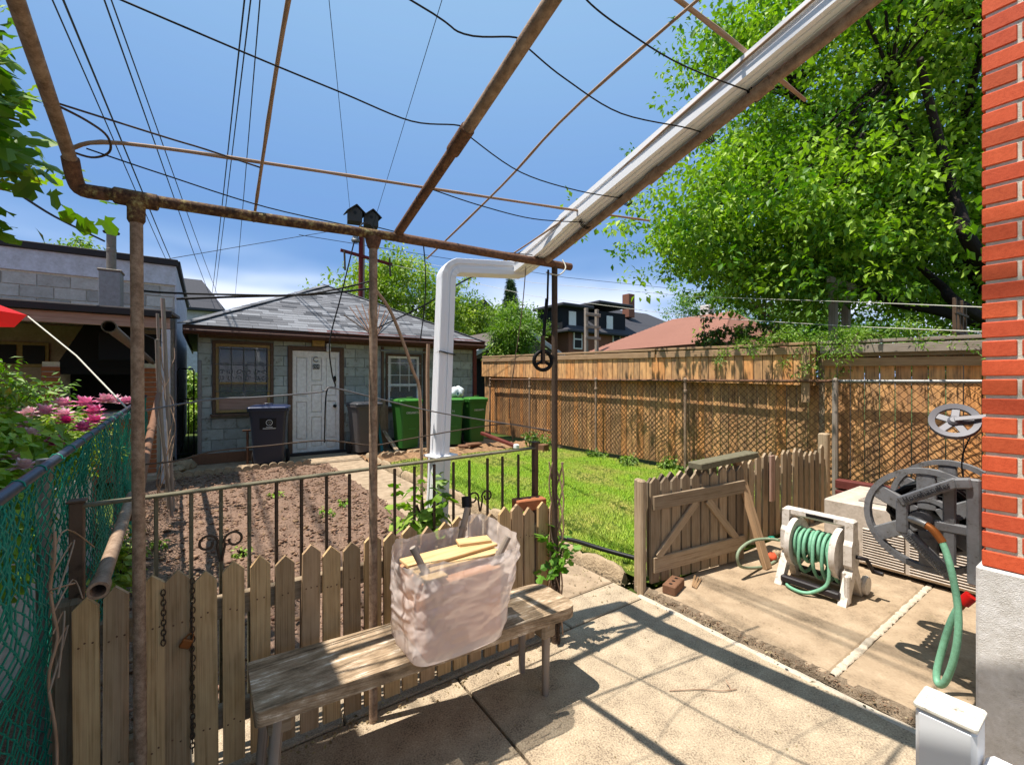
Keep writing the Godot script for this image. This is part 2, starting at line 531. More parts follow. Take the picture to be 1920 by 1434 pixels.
	mat("block_mortar", Color(0.58, 0.6, 0.58), 0.95, {"tex": "grime", "tri": true, "scale": 1.0})
	mat("stucco", Color(0.88, 0.87, 0.86), 0.92, {"tex": "mottle", "bump": "fine", "depth": 0.2, "tri": true, "scale": 1.6})
	mat("pipe", Color(1, 0.95, 0.9), 0.7, {"tex": "rust", "bump": "fine", "depth": 0.05, "tri": true, "scale": 1.6, "metal": 0.15})
	mat("bank", Color(0.8, 0.77, 0.74), 0.95, {"tex": "slab", "bump": "lumps", "depth": 0.8, "tri": true, "scale": 4.0})
	mat("pipe_grey", Color(0.5, 0.47, 0.43), 0.6, {"tex": "grime", "tri": true, "scale": 2.0, "metal": 0.35})
	mat("rusty", Color(1, 0.97, 0.95), 0.8, {"tex": "rustdark", "bump": "fine", "depth": 0.12, "tri": true, "scale": 2.4})
	mat("lichen", Color(1, 1, 1), 0.85, {"tex": "lichen", "bump": "fine", "depth": 0.15, "tri": true, "scale": 2.4})
	mat("rail_top", Color(0.44, 0.42, 0.34), 0.8, {"tex": "grime", "tri": true, "scale": 3.0, "bump": "fine", "depth": 0.1})
	mat("iron", Color(0.33, 0.27, 0.22), 0.7, {"tex": "grime", "tri": true, "scale": 5.0, "metal": 0.2})
	mat("black_iron", Color(0.06, 0.055, 0.055), 0.6, {"metal": 0.3})
	mat("wire", Color(0.045, 0.042, 0.045), 0.6)
	mat("wire_grey", Color(0.42, 0.41, 0.41), 0.5, {"metal": 0.4})
	mat("wire_white", Color(0.78, 0.77, 0.72), 0.6)
	mat("bamboo", Color(0.69, 0.58, 0.49), 0.7, {"tex": "grain", "scale": 2.0})
	mat("white_alu", Color(0.93, 0.93, 0.94), 0.4)
	mat("white_paint", Color(0.96, 0.955, 0.94), 0.6, {"tex": "mottle", "tri": true, "scale": 1.6})
	mat("white_vinyl", Color(0.86, 0.87, 0.88), 0.35, {"spec": 0.5})
	mat("vinyl_top", Color(0.88, 0.87, 0.83), 0.5, {"tex": "grime", "tri": true, "scale": 3.0})
	mat("green_vinyl", Color(0.1, 0.52, 0.44), 0.4)
	mat("blue_rail", Color(0.33, 0.36, 0.42), 0.4, {"metal": 0.6, "tex": "mottle", "tri": true, "scale": 3.0})
	mat("rust_wire", Color(0.25, 0.15, 0.1), 0.75, {"metal": 0.2})
	mat("galv", Color(0.55, 0.55, 0.55), 0.45, {"metal": 0.6, "tex": "mottle", "tri": true, "scale": 2.0})
	mat("clay", Color(0.5, 0.36, 0.27), 0.85, {"tex": "mottle", "tri": true, "scale": 3.0})
	mat("tin", Color(0.42, 0.36, 0.29), 0.55, {"metal": 0.4, "tex": "grime", "tri": true, "scale": 2.0})
	mat("film", Color(0.95, 0.9, 0.87), 0.3, {"alpha": 0.62, "spec": 0.5, "back": Color(0.7, 0.66, 0.64)})
	mat("carton", Color(0.86, 0.64, 0.49), 0.9, {"tex": "mottle", "tri": true, "scale": 3.0})
	mat("fascia", Color(0.33, 0.21, 0.165), 0.6, {"tex": "grime", "tri": true, "scale": 1.0})
	mat("drip_red", Color(0.43, 0.2, 0.17), 0.6, {"tex": "mottle", "tri": true, "scale": 1.0})
	mat("brown_trim", Color(0.38, 0.3, 0.24), 0.75, {"tex": "grime", "tri": true, "scale": 2.0})
	mat("ochre", Color(0.66, 0.55, 0.35), 0.7, {"tex": "grime", "tri": true, "scale": 3.0})
	mat("glass", Color(0.5, 0.55, 0.56), 0.04, {"alpha": 0.25})
	mat("inside", Color(0.09, 0.075, 0.07), 0.95)
	mat("inside_red", Color(0.28, 0.09, 0.1), 0.9, {"tex": "mottle", "tri": true, "scale": 2.0})
	mat("bin_black", Color(0.13, 0.15, 0.2), 0.45, {"spec": 0.5})
	mat("bin_blue", Color(0.14, 0.18, 0.3), 0.35, {"spec": 0.55})
	mat("bin_grey", Color(0.29, 0.275, 0.275), 0.5)
	mat("lid_grey", Color(0.27, 0.27, 0.285), 0.4)
	mat("bin_green", Color(0.19, 0.39, 0.155), 0.45)
	mat("lid_green", Color(0.24, 0.47, 0.18), 0.4)
	mat("tyre", Color(0.12, 0.105, 0.1), 0.85)
	mat("print_white", Color(0.8, 0.8, 0.78), 0.6)
	mat("print_dark", Color(0.07, 0.06, 0.06), 0.6)
	mat("teal_print", Color(0.08, 0.35, 0.36), 0.5)
	mat("bag_white", Color(0.84, 0.87, 0.88), 0.4)
	mat("reel_grey", Color(0.47, 0.475, 0.49), 0.5, {"tex": "grime", "tri": true, "scale": 3.0})
	mat("reel_dark", Color(0.19, 0.19, 0.2), 0.5)
	mat("hose_black", Color(0.06, 0.06, 0.065), 0.5)
	mat("hose_green", Color(0.5, 0.73, 0.61), 0.45, {"tex": "mottle", "tri": true, "scale": 6.0})
	mat("hose_pale", Color(0.56, 0.62, 0.52), 0.5, {"tex": "mottle", "tri": true, "scale": 6.0})
	mat("brass", Color(0.55, 0.33, 0.16), 0.45, {"metal": 0.5})
	mat("red_plastic", Color(0.68, 0.07, 0.06), 0.4)
	mat("cart", Color(0.84, 0.81, 0.78), 0.5, {"tex": "grime", "tri": true, "scale": 3.0})
	mat("cart_dark", Color(0.14, 0.12, 0.13), 0.5)
	mat("ac", Color(0.82, 0.77, 0.72), 0.55, {"tex": "mottle", "tri": true, "scale": 1.4})
	mat("ac_dark", Color(0.14, 0.12, 0.11), 0.7)
	mat("red_sill", Color(0.42, 0.2, 0.18), 0.75, {"tex": "grain", "scale": 1.5})
	mat("pulley", Color(0.4, 0.4, 0.42), 0.5, {"metal": 0.15})
	mat("red_cloth", Color(0.8, 0.05, 0.07), 0.75, {"back": Color(0.6, 0.1, 0.1)})
	mat("dark_flash", Color(0.16, 0.14, 0.14), 0.7)
	mat("white_band", Color(0.78, 0.78, 0.82), 0.8, {"tex": "mottle", "tri": true, "scale": 0.6})
	mat("plank_pink", Color(0.68, 0.56, 0.5), 0.85, {"tex": "grain", "scale": Vector3(2, 0.6, 1)})
	mat("soot", Color(0.045, 0.04, 0.04), 0.8)
	mat("fire_brick", Color(0.68, 0.42, 0.28), 0.9, {"tex": "mottle", "tri": true, "scale": 2.0})
	mat("counter", Color(0.7, 0.69, 0.66), 0.7)
	mat("tan_wall", Color(0.72, 0.63, 0.54), 0.9, {"tex": "mottle", "tri": true, "scale": 0.8})
	mat("far_brick", Color(0.54, 0.36, 0.29), 0.9, {"tex": "mottle", "tri": true, "scale": 1.2})
	mat("far_roof", Color(0.31, 0.31, 0.33), 0.9, {"tex": "shingle", "tri": true, "scale": 0.8})
	mat("far_dark", Color(0.09, 0.10, 0.12), 0.85)
	mat("red_roof", Color(0.68, 0.47, 0.39), 0.9, {"tex": "shingle", "tri": true, "scale": 0.9})
	mat("brown_roof", Color(0.46, 0.41, 0.38), 0.9, {"tex": "shingle", "tri": true, "scale": 0.9})
	mat("birdhouse", Color(0.28, 0.27, 0.27), 0.85, {"tex": "grain", "scale": 3.0})
	mat("red_paint", Color(0.42, 0.11, 0.1), 0.7, {"tex": "grime", "tri": true, "scale": 2.0})
	mat("stone", Color(0.93, 0.89, 0.83), 0.95, {"tex": "concrete", "bump": "lumps", "depth": 0.8, "tri": true, "scale": 1.3})

func _ready() -> void:
	rng.seed = 77
	var cam := Camera3D.new()
	cam.name = "camera"
	cam.position = Vector3(0, 1.5, 0)
	cam.rotation_degrees = Vector3(0, -34.7, 0)
	cam.fov = 81.64
	cam.far = 400.0
	cam.near = 0.02
	add_child(cam)
	cam.current = true
	var env := Environment.new()
	env.background_mode = Environment.BG_SKY
	var sky := Sky.new()
	var pano := PanoramaSkyMaterial.new()
	pano.panorama = make_sky()
	sky.sky_material = pano
	env.sky = sky
	env.background_energy_multiplier = 0.95
	env.tonemap_mode = Environment.TONE_MAPPER_LINEAR
	env.tonemap_exposure = 1.9
	env.sdfgi_enabled = true
	env.ssao_enabled = true
	env.ssil_enabled = true
	var we := WorldEnvironment.new()
	we.name = "world"
	we.environment = env
	add_child(we)
	var sun := DirectionalLight3D.new()
	sun.name = "sun"
	sun.light_energy = 1.35
	sun.light_color = Color(1.0, 0.972, 0.93)
	sun.light_angular_distance = 0.5
	sun.shadow_enabled = true
	add_child(sun)
	sun.look_at_from_position(Vector3.ZERO, Vector3(0.331, -1.0, 0.084))
	make_textures()
	make_materials()
	setting()
	brick_house()
	garage()
	left_building()
	far_buildings()
	wooden_fence()
	chain_fences()
	pergola()
	picket_fences()
	bench_and_bag()
	slab_things()
	bins()
	garden_bits()
	overhead_wires()
	plants()
	rebase()

func relief(x0: float, x1: float, d0: float, d1: float, step: float, y: float, amp: float, sd: int, freq := 1.6) -> MB:
	var f := FastNoiseLite.new()
	f.seed = sd
	f.frequency = freq
	f.fractal_octaves = 4
	var nx := int((x1 - x0) / step) + 1
	var nd := int((d1 - d0) / step) + 1
	var rows := []
	for j in nd + 1:
		var row := []
		for i in nx + 1:
			var x := lerpf(x0, x1, float(i) / nx)
			var d := lerpf(d0, d1, float(j) / nd)
			row.append(V(x, y + amp * f.get_noise_2d(x, d), d))
		rows.append(row)
	var m := MB.new()
	m.skin(rows, false, true, Vector3.UP)
	return m

func holder(called: String, kind := "structure") -> Node3D:
	var o := Node3D.new()
	o.name = numbered(called)
	add_child(o, true)
	o.set_meta("kind", kind)
	return o

func setting() -> void:
	var g := MB.new()
	g.quad(Vector3(-150, -0.07, 150), Vector3(150, -0.07, 150), Vector3(150, -0.07, -150), Vector3(-150, -0.07, -150), Vector3.UP)
	struct(g, "ground", M.ground)
	# patio of poured slabs
	var patio := holder("patio")
	for r in [[-0.61, 1.045, -1.6, 2.012], [1.058, 2.5, -1.6, 2.012], [-0.61, 0.5, 2.024, 2.3], [0.512, 1.84, 2.024, 2.3], [1.85, 2.52, 2.024, 2.3]]:
		var m := MB.new()
		m.box(at(V((r[0] + r[1]) / 2, -0.05, (r[2] + r[3]) / 2)), Vector3(r[1] - r[0], 0.1, r[3] - r[2]), 0.006)
		part(m, "slab", M.concrete, patio)
	var rs := holder("raised_slab")
	for r in [[2.562, 6.2, 0.915, 1.99], [2.562, 6.2, -1.8, 0.885]]:
		var m := MB.new()
		m.box(at(V((r[0] + r[1]) / 2, -0.02, (r[2] + r[3]) / 2)), Vector3(r[1] - r[0], 0.14, r[3] - r[2]), 0.012)
		part(m, "slab", M.slab, rs)
	# mortar run along the slab edges
	for run in [[V(2.508, 0, 2.05), V(2.508, 0, -1.2), 0.022, 0.008], [V(2.56, 0.048, 0.9), V(4.3, 0.048, 0.9), 0.021, 0.006]]:
		var rows := [[], [], [], []]
		var a: Vector3 = run[0]
		var b: Vector3 = run[1]
		var side := (b - a).cross(Vector3.UP).normalized()
		for i in 81:
			var p := a.lerp(b, i / 80.0)
			var w: float = run[2] * rf(0.6, 1.1)
			var w2: float = run[2] * rf(0.6, 1.1)
			rows[0].append(p - side * w + Vector3.DOWN * 0.004)
			rows[1].append(p - side * w * 0.7 + Vector3.UP * run[3] * rf(0.6, 1.2))
			rows[2].append(p + side * w2 * 0.7 + Vector3.UP * run[3] * rf(0.6, 1.2))
			rows[3].append(p + side * w2 + Vector3.DOWN * 0.004)
		var m := MB.new()
		m.skin(rows, false, true, Vector3.UP)
		struct(m, "mortar_joint", M.caulk)
	# gritty bank where the higher slab broke away
	var bank := [[], [], [], []]
	for i in 141:
		var d := lerpf(2.04, -1.2, i / 140.0)
		bank[0].append(V(2.533 + rf(-0.005, 0.008), 0.001, d))
		bank[1].append(V(2.543 + rf(-0.005, 0.005), 0.018 + rf(-0.006, 0.01), d))
		bank[2].append(V(2.556 + rf(-0.005, 0.006), 0.037 + rf(-0.008, 0.01), d))
		bank[3].append(V(2.572 + rf(-0.006, 0.008), 0.0515 + rf(-0.002, 0.003), d))
	var bm := MB.new()
	bm.skin(bank, false, false, Vector3(-1, 1, 0))
	struct(bm, "gravel_bank", M.bank)
	var grit := []
	var gc := []
	for i in 700:
		var s := rf(0.0015, 0.0045)
		var d := rf(-0.6, 2.02)
		var gx := 2.555 + rf(-0.02, 0.02)
		grit.append(Transform3D(Basis.from_euler(Vector3(rf(0, 6), rf(0, 6), 0)).scaled(Vector3(s, s * 0.7, s)), V(gx, 0.02 + clampf((gx - 2.53) * 0.6, -0.01, 0.03), d)))
		var k := rf(0.5, 1.5)
		gc.append(Color(k, k * 0.95, k * 0.85))
	var pb := MB.new()
	pb.ball(Vector3.ZERO, Vector3.ONE, 6, 4, 0.5, 3)
	var pebble := pb.mesh()
	tag(copies("grit", pebble, M.clod, grit, gc), "loose brown grit along the broken slab edge", "grit", "", "stuff")
	# garden path
	var path := holder("path")
	var d0 := 2.31
	while d0 < 8.7:
		var l := rf(0.95, 1.25)
		var m := MB.new()
		var d1 := minf(d0 + l - 0.012, 8.72)
		m.box(at(V(2.185, -0.045 + rf(-0.003, 0.003), (d0 + d1) / 2), ry(rf(-0.4, 0.4))), Vector3(0.67, 0.1, d1 - d0), 0.008)
		part(m, "slab", M.path, path)
		d0 += l
	# curb of rough stones by the lawn
	var curb := holder("curb")
	d0 = 2.27
	var first := true
	while d0 < 8.5:
		var l := rf(0.32, 0.6)
		var m := MB.new()
		var rows := []
		var h := rf(0.1, 0.14)
		for j in 7:
			var ang := PI * j / 6.0
			var row := []
			for i in 9:
				var e := absf(i / 4.0 - 1.0)
				var k := 1.0 - 0.35 * pow(e, 4.0)
				row.append(V(2.61 - cos(ang) * 0.055 * k + rf(-0.006, 0.006), -0.03 + sin(ang) * (h + 0.03) * k + rf(-0.006, 0.006), d0 + l * i / 8.0))
			rows.append(row)
		m.skin(rows, false, true)
		m.fan([rows[0][0], rows[1][0], rows[3][0], rows[5][0], rows[6][0]], V(0, 0, -1))
		part(m, "stone", M.stone, curb)
		d0 += l + rf(0.0, 0.03)
	# soil bed
	struct(relief(-0.8, 1.845, 2.3, 8.62, 0.045, 0.01, 0.055, 5, 3.2), "soil_bed", M.soil)
	var tf := []
	var cs := []
	for i in 9000:
		var s := 0.005 + 0.016 * pow(rng.randf(), 3.0)
		var d := rf(2.35, 8.6)
		tf.append(Transform3D(Basis.from_euler(Vector3(rf(0, 6), rf(0, 6), rf(0, 6))).scaled(Vector3(s * rf(0.8, 1.6), s * 0.7, s)), V(rf(-0.6, 1.84), 0.015 + rf(-0.01, 0.025), d)))
		var k := rf(0.6, 1.35)
		cs.append(Color(k, k * rf(0.88, 1.0), k * rf(0.8, 0.95)))
	tag(copies("soil_clods", pebble, M.clod, tf, cs), "loose brown clods of tilled soil in the garden bed", "soil", "", "stuff")
	# lawn
	struct(relief(2.63, 6.5, 2.0, 7.95, 0.12, 0.045, 0.05, 9, 0.9), "lawn", M.turf)
	struct(relief(2.5, 6.5, 7.8, 9.0, 0.05, 0.04, 0.09, 12, 2.6), "dirt_strip", M.dirt)
	var pad := MB.new()
	pad.cube(V(2.6, -0.02, 9.45), Vector3(7.0, 0.09, 1.5), 0.008)
	struct(pad, "garage_apron", M.path)
	var f := FastNoiseLite.new()
	f.seed = 31
	f.frequency = 0.55
	var f3 := FastNoiseLite.new()
	f3.seed = 9
	f3.frequency = 0.9
	f3.fractal_octaves = 4
	tf = []
	cs = []
	for i in 26000:
		var x := rf(2.68, 6.34)
		var d := 2.05 + 5.85 * pow(rng.randf(), 1.25)
		var edge := minf(minf(x - 2.64, 6.4 - x), minf(7.95 - d, d - 2.0))
		var dry := clampf(f.get_noise_2d(x * 1.5, d) * 1.7 + 0.14, 0.0, 1.0)
		dry = maxf(dry, clampf(1.0 - edge / 0.28 + f.get_noise_2d(d * 4.0, x * 4.0) * 0.8, 0.0, 1.0))
		if d > 6.9: dry = maxf(dry, clampf((d - 6.9) / 0.8 + f.get_noise_2d(x * 3.0, d * 3.0), 0.0, 0.9))
		if rng.randf() < dry * 0.45: continue
		var s := rf(0.7, 1.25) * (1.0 - 0.3 * dry)
		var y := 0.045 + 0.05 * f3.get_noise_2d(x, d)
		tf.append(Transform3D(Basis(Vector3.UP, rf(0, TAU)).rotated(Vector3(rf(-1, 1), 0, rf(-1, 1)).normalized(), rf(0, 0.25)).scaled(Vector3(s, s * rf(0.8, 1.2), s)), V(x, y - 0.004, d)))
		var q := Color(0.17, 0.33, 0.014).lerp(Color(0.32, 0.45, 0.03), rng.randf()).lerp(Color(0.52, 0.44, 0.13), dry * rf(0.4, 1.0))
		cs.append(q)
	var bl := MB.new()
	var r2 := RandomNumberGenerator.new()
	r2.seed = 5
	for i in 9:
		var a := r2.randf() * TAU
		var o := Vector3(cos(a), 0, sin(a)) * r2.randf_range(0.0, 0.028)
		var lean := Vector3(r2.randf_range(-1, 1), 0, r2.randf_range(-1, 1)) * 0.024
		var h := r2.randf_range(0.028, 0.05)
		var w := Vector3(-sin(a), 0, cos(a)) * 0.0026
		var mid := o + Vector3.UP * h * 0.55 + lean * 0.35
		var tip := o + Vector3.UP * h + lean
		var nn := (Vector3.UP * 0.8 + Vector3(cos(a), 0, sin(a)) * 0.5).normalized()
		bl.tri(o - w, o + w, mid + w * 0.8, nn, nn, nn, Vector2.ZERO, Vector2.ZERO, Vector2.ZERO)
		bl.tri(o - w, mid + w * 0.8, mid - w * 0.8, nn, nn, nn, Vector2.ZERO, Vector2.ZERO, Vector2.ZERO)
		bl.tri(mid - w * 0.8, mid + w * 0.8, tip, nn, nn, nn, Vector2.ZERO, Vector2.ZERO, Vector2.ZERO)
	tag(copies("grass", bl.mesh(), M.grass, tf, cs), "short green lawn grass with dry yellow patches", "grass", "", "stuff")

# pieces of a bonded wall between holes: [u0, u1, v0, v1]
func bond(u0: float, u1: float, v0: float, v1: float, w: float, h: float, gap: float, holes: Array, seed_off := 0.0) -> Array:
	var out := []
	var v := v0
	var row := 0
	while v < v1 - 0.02:
		var top := minf(v + h, v1)
		var cuts := []
		for ho in holes:
			if ho[2] < top - 0.03 and ho[3] > v + 0.03: cuts.append(ho)
		var u := u0 - (w * 0.5 if row % 2 else 0.0) - seed_off
		while u < u1:
			var segs := [[maxf(u, u0), minf(u + w, u1)]]
			for ho in cuts:
				var nx := []
				for s in segs:
					if ho[1] <= s[0] or ho[0] >= s[1]: nx.append(s)
					else:
						if ho[0] > s[0]: nx.append([s[0], ho[0]])
						if ho[1] < s[1]: nx.append([ho[1], s[1]])
				segs = nx
			for s in segs:
				if s[1] - s[0] > 0.05:
					out.append([s[0] + gap / 2, s[1] - gap / 2, v + gap / 2, top - gap / 2])
			u += w
		v += h
		row += 1
	return out

func holed(m: MB, x0: float, x1: float, y0: float, y1: float, da: float, db: float, holes: Array) -> void:
	var xs := [x0, x1]
	var ys := [y0, y1]
	for h in holes:
		xs.append(h[0]); xs.append(h[1]); ys.append(h[2]); ys.append(h[3])
	xs.sort()
	ys.sort()
	for i in xs.size() - 1:
		for j in ys.size() - 1:
			var cx: float = (xs[i] + xs[i + 1]) / 2
			var cy: float = (ys[j] + ys[j + 1]) / 2
			if xs[i + 1] - xs[i] < 0.001 or ys[j + 1] - ys[j] < 0.001 or cx < x0 or cx > x1 or cy < y0 or cy > y1: continue
			var inside := false
			for h in holes:
				if cx > h[0] and cx < h[1] and cy > h[2] and cy < h[3]: inside = true
			if not inside:
				m.box(at(V(cx, cy, (da + db) / 2)), Vector3(xs[i + 1] - xs[i], ys[j + 1] - ys[j], db - da), 0.0)

func brick_house() -> void:
	var h := thing("brick_house", "corner of the orange brick house on a grey stucco foundation", "house")
	var m := MB.new()
	m.cube(V(4.785, 2.3, -1.32), Vector3(4.72, 2.98, 3.35), 0.0)
	put(m, "wall", M.mortar, h)
	m = MB.new()
	m.cube(V(4.78, 0.34, -1.3), Vector3(4.74, 0.93, 3.36), 0.008)
	put(m, "foundation", M.stucco, h)
	m = MB.new()
	m.box(Transform3D(), Vector3(0.095, 0.0585, 0.198), 0.003)
	var along := m.mesh()
	m = MB.new()
	m.box(Transform3D(), Vector3(0.198, 0.0585, 0.089), 0.003)
	var across := m.mesh()
	for k in 34:
		var y := 0.838 + k * 0.0716
		var pick := func() -> Material: return M["brick%d" % rng.randi_range(0, 3)]
		var d := 0.366
		if k % 2 == 0:
			part(along, "brick", pick.call(), h, V(2.4675, y, d - 0.1))
			d -= 0.212
		else:
			part(across, "brick", pick.call(), h, V(2.518, y, d - 0.046))
			d -= 0.101
		while d > -0.5:
			part(along, "brick", pick.call(), h, V(2.4675 + rf(-0.001, 0.001), y, d - 0.1))
			d -= 0.212
		var x := 2.53 if k % 2 == 0 else 2.632
		while x < 3.3:
			part(across, "brick", pick.call(), h, V(x + 0.1, y, 0.319))
			x += 0.212

func scroll(m: MB, ce: Vector3, r: float, flip: float, th := 0.006) -> void:
	var ps := []
	for i in 15:
		var t := i / 14.0
		var a := t * TAU * 1.15
		ps.append(ce + Vector3(cos(a) * flip, sin(a), 0) * r * (1.0 - 0.75 * t))
	m.tube(ps, th, 5)

func text(s: String, size: float, depth: float, mt: Material, parent: Node, pos: Vector3, bas := Basis(), called := "lettering") -> MeshInstance3D:
	var tm := TextMesh.new()
	var fnt := SystemFont.new()
	fnt.font_names = PackedStringArray(["Droid Sans"])
	tm.font = fnt
	tm.text = s
	tm.font_size = 32
	tm.pixel_size = size / 32.0
	tm.depth = depth
	tm.curve_step = 2.0
	var o := MeshInstance3D.new()
	o.mesh = tm
	o.material_override = mt
	o.name = called
	parent.add_child(o, true)
	o.transform = Transform3D(bas, pos)
	return o

func garage() -> void:
	var g := thing("garage", "pale green block garage with hipped grey shingle roof and white door", "garage")
	var holes := [[0.1, 1.1, 0.9, 2.28], [1.36, 2.44, 0.06, 2.24], [3.36, 4.22, 0.92, 2.16]]
	var m := MB.new()
	holed(m, -0.11, 5.71, 0.0, 2.44, 9.915, 10.09, holes)
	m.cube(V(-0.02, 1.22, 13.0), Vector3(0.18, 2.44, 5.8), 0.0)
	m.cube(V(5.62, 1.22, 13.0), Vector3(0.18, 2.44, 5.8), 0.0)
	m.cube(V(2.8, 1.22, 15.95), Vector3(5.8, 2.44, 0.18), 0.0)
	put(m, "wall", M.block_mortar, g)
	m = MB.new()
	m.box(Transform3D(), Vector3(1, 1, 0.03), 0.006)
	var cache := {}
	for b in bond(-0.12, 5.72, 0.03, 2.43, 0.4, 0.2, 0.007, holes):
		var key := "%d_%d" % [roundi((b[1] - b[0]) * 200), roundi((b[3] - b[2]) * 200)]
		if not cache.has(key):
			var q := MB.new()
			q.box(Transform3D(), Vector3(b[1] - b[0], b[3] - b[2], 0.03), 0.005)
			cache[key] = q.mesh()
		part(cache[key], "block", M["block%d" % rng.randi_range(0, 3)], g, V((b[0] + b[1]) / 2, (b[2] + b[3]) / 2, 9.905 + rf(-0.002, 0.002)))
	# left corner return
	for b in bond(9.92, 11.5, 0.03, 2.43, 0.4, 0.2, 0.009, []):
		var q := MB.new()
		q.box(Transform3D(), Vector3(0.03, b[3] - b[2], b[1] - b[0]), 0.005)
		part(q, "block", M["block%d" % rng.randi_range(0, 3)], g, V(-0.112, (b[2] + b[3]) / 2, (b[0] + b[1]) / 2))
	# windows
	for wi in 2:
		var r: Array = [holes[0], holes[2]][wi]
		var wt: Material = [M.ochre, M.white_paint][wi]
		m = MB.new()
		for e in [[r[0] + 0.025, (r[2] + r[3]) / 2, 0.05, r[3] - r[2]], [r[1] - 0.025, (r[2] + r[3]) / 2, 0.05, r[3] - r[2]]]:
			m.cube(V(e[0], e[1], 9.91), Vector3(e[2], e[3], 0.09), 0.004)
		m.cube(V((r[0] + r[1]) / 2, r[3] - 0.025, 9.912), Vector3(r[1] - r[0] - 0.102, 0.05, 0.09), 0.004)
		var win := put(m, "window", M.brown_trim, g)
		m = MB.new()
		var a0: float = r[0] + 0.052
		var a1: float = r[1] - 0.052
		var b0: float = r[2] + 0.03
		var b1: float = r[3] - 0.052
		for e in [[a0 + 0.025, (b0 + b1) / 2, 0.05, b1 - b0], [a1 - 0.025, (b0 + b1) / 2, 0.05, b1 - b0]]:
			m.cube(V(e[0], e[1], 9.925), Vector3(e[2], e[3], 0.06), 0.004)
		for yy in [b1 - 0.025, b0 + 0.025, lerpf(b0, b1, 0.43)]:
			m.cube(V((a0 + a1) / 2, yy, 9.927), Vector3(a1 - a0 - 0.102, 0.05 if yy != lerpf(b0, b1, 0.43) else 0.035, 0.06), 0.004)
		part(m, "frame", wt, win)
		m = MB.new()
		m.cube(V((a0 + a1) / 2, (b0 + b1) / 2, 9.95), Vector3(a1 - a0 - 0.06, b1 - b0 - 0.06, 0.006), 0.0)
		part(m, "pane", M.glass, win)
		m = MB.new()
		m.cube(V((r[0] + r[1]) / 2, r[2] - 0.01, 9.87), Vector3(r[1] - r[0] + 0.06, 0.05, 0.14), 0.006)
		part(m, "sill", M.brown_trim, win)
		# iron grille
		m = MB.new()
		var nb: int = [4, 3][wi]
		for i in nb + 1:
			var x := lerpf(a0 + 0.05, a1 - 0.05, float(i) / nb)
			m.tube([V(x, lerpf(b0, b1, 0.3), 9.855), V(x, b1 - 0.06, 9.855)], 0.007, 5)
		for yy in [0.31, 0.7, 0.93] if wi == 0 else [0.15, 0.4, 0.62, 0.86]:
			var y := lerpf(b0, b1, yy)
			m.tube([V(a0 - 0.02, y, 9.857), V(a1 + 0.02, y, 9.857)], 0.007, 5)
		if wi == 0:
			for i in 6:
				var x := lerpf(a0 + 0.09, a1 - 0.09, i / 5.0)
				scroll(m, V(x, lerpf(b0, b1, 0.5), 9.853), 0.055, 1.0 if i % 2 else -1.0)
				scroll(m, V(x, lerpf(b0, b1, 0.59), 9.853), 0.055, -1.0 if i % 2 else 1.0)
		part(m, "grille", M.wire_grey if wi == 0 else M.white_paint, win)
		m = MB.new()
		m.cube(V((a0 + a1) / 2, (b0 + b1) / 2 + 0.1, 10.25), Vector3(a1 - a0, b1 - b0 - 0.2, 0.01), 0.0)
		part(m, "curtain", M.inside_red if wi == 0 else M.brown_trim, win)
		if wi == 0:
			m = MB.new()
			m.cube(V((a0 + a1) / 2, b0 + 0.17, 9.94), Vector3(a1 - a0 - 0.1, 0.24, 0.012), 0.003)
			part(m, "board", M.plank_pink, win)
	# door
	m = MB.new()
	m.cube(V(1.4, 1.15, 9.9), Vector3(0.08, 2.18, 0.1), 0.005)
	m.cube(V(2.4, 1.15, 9.9), Vector3(0.08, 2.18, 0.1), 0.005)
	m.cube(V(1.9, 2.2, 9.902), Vector3(0.918, 0.08, 0.1), 0.005)
	put(m, "door_frame", M.brown_trim, g)
	var panes := []
	for cx in [1.615, 1.9, 2.185]:
		for e in [[1.62, 0.8], [0.72, 0.78], [0.2, 0.16]] if cx != 1.9 else [[1.78, 0.5], [1.17, 0.58], [0.48, 0.62]]:
			panes.append([cx - 0.105, cx + 0.105, e[0] - e[1] / 2, e[0] + e[1] / 2])
	m = MB.new()
	holed(m, 1.445, 2.355, 0.06, 2.15, 9.905, 9.93, panes)
	m.cube(V(1.9, 1.105, 9.945), Vector3(0.91, 2.09, 0.02), 0.0)
	var door := put(m, "door", M.white_paint, g)
	for q in panes:
		m = MB.new()
		m.cube(V((q[0] + q[1]) / 2, (q[2] + q[3]) / 2, 9.924), Vector3(q[1] - q[0] - 0.034, q[3] - q[2] - 0.034, 0.022), 0.008)
		part(m, "panel", M.white_paint, door)
	m = MB.new()
	m.cube(V(1.89, 1.83, 9.898), Vector3(0.13, 0.1, 0.012), 0.002)
	var plate := part(m, "number_plate", M.print_dark, door)
	text("201", 0.085, 0.006, M.print_white, door, V(1.89, 1.83, 9.89), Basis(), "house_number")
	m = MB.new()
	var ar := []
	for i in 14: ar.append(V(1.89, 1.98, 9.895) + Vector3(cos(0.9 + i * 0.36), sin(0.9 + i * 0.36), 0) * 0.05)
	m.tube(ar, 0.01, 6)
	part(m, "ornament", M.galv, door)
	m = MB.new()
	m.ball(V(2.26, 1.58, 9.895), Vector3(0.032, 0.065, 0.018))
	part(m, "lock_plate", M.black_iron, door)
	m = MB.new()
	m.lathe(at(V(2.26, 1.0, 9.9), Basis(Vector3.RIGHT, PI / 2)), [Vector2(0, 0.06), Vector2(0.03, 0.055), Vector2(0.034, 0.03), Vector2(0.014, 0.012), Vector2(0.035, 0.004), Vector2(0.035, -0.01)], 12)
	part(m, "knob", M.black_iron, door)
	m = MB.new()
	m.cube(V(1.9, 0.02, 9.82), Vector3(1.1, 0.1, 0.2), 0.008)
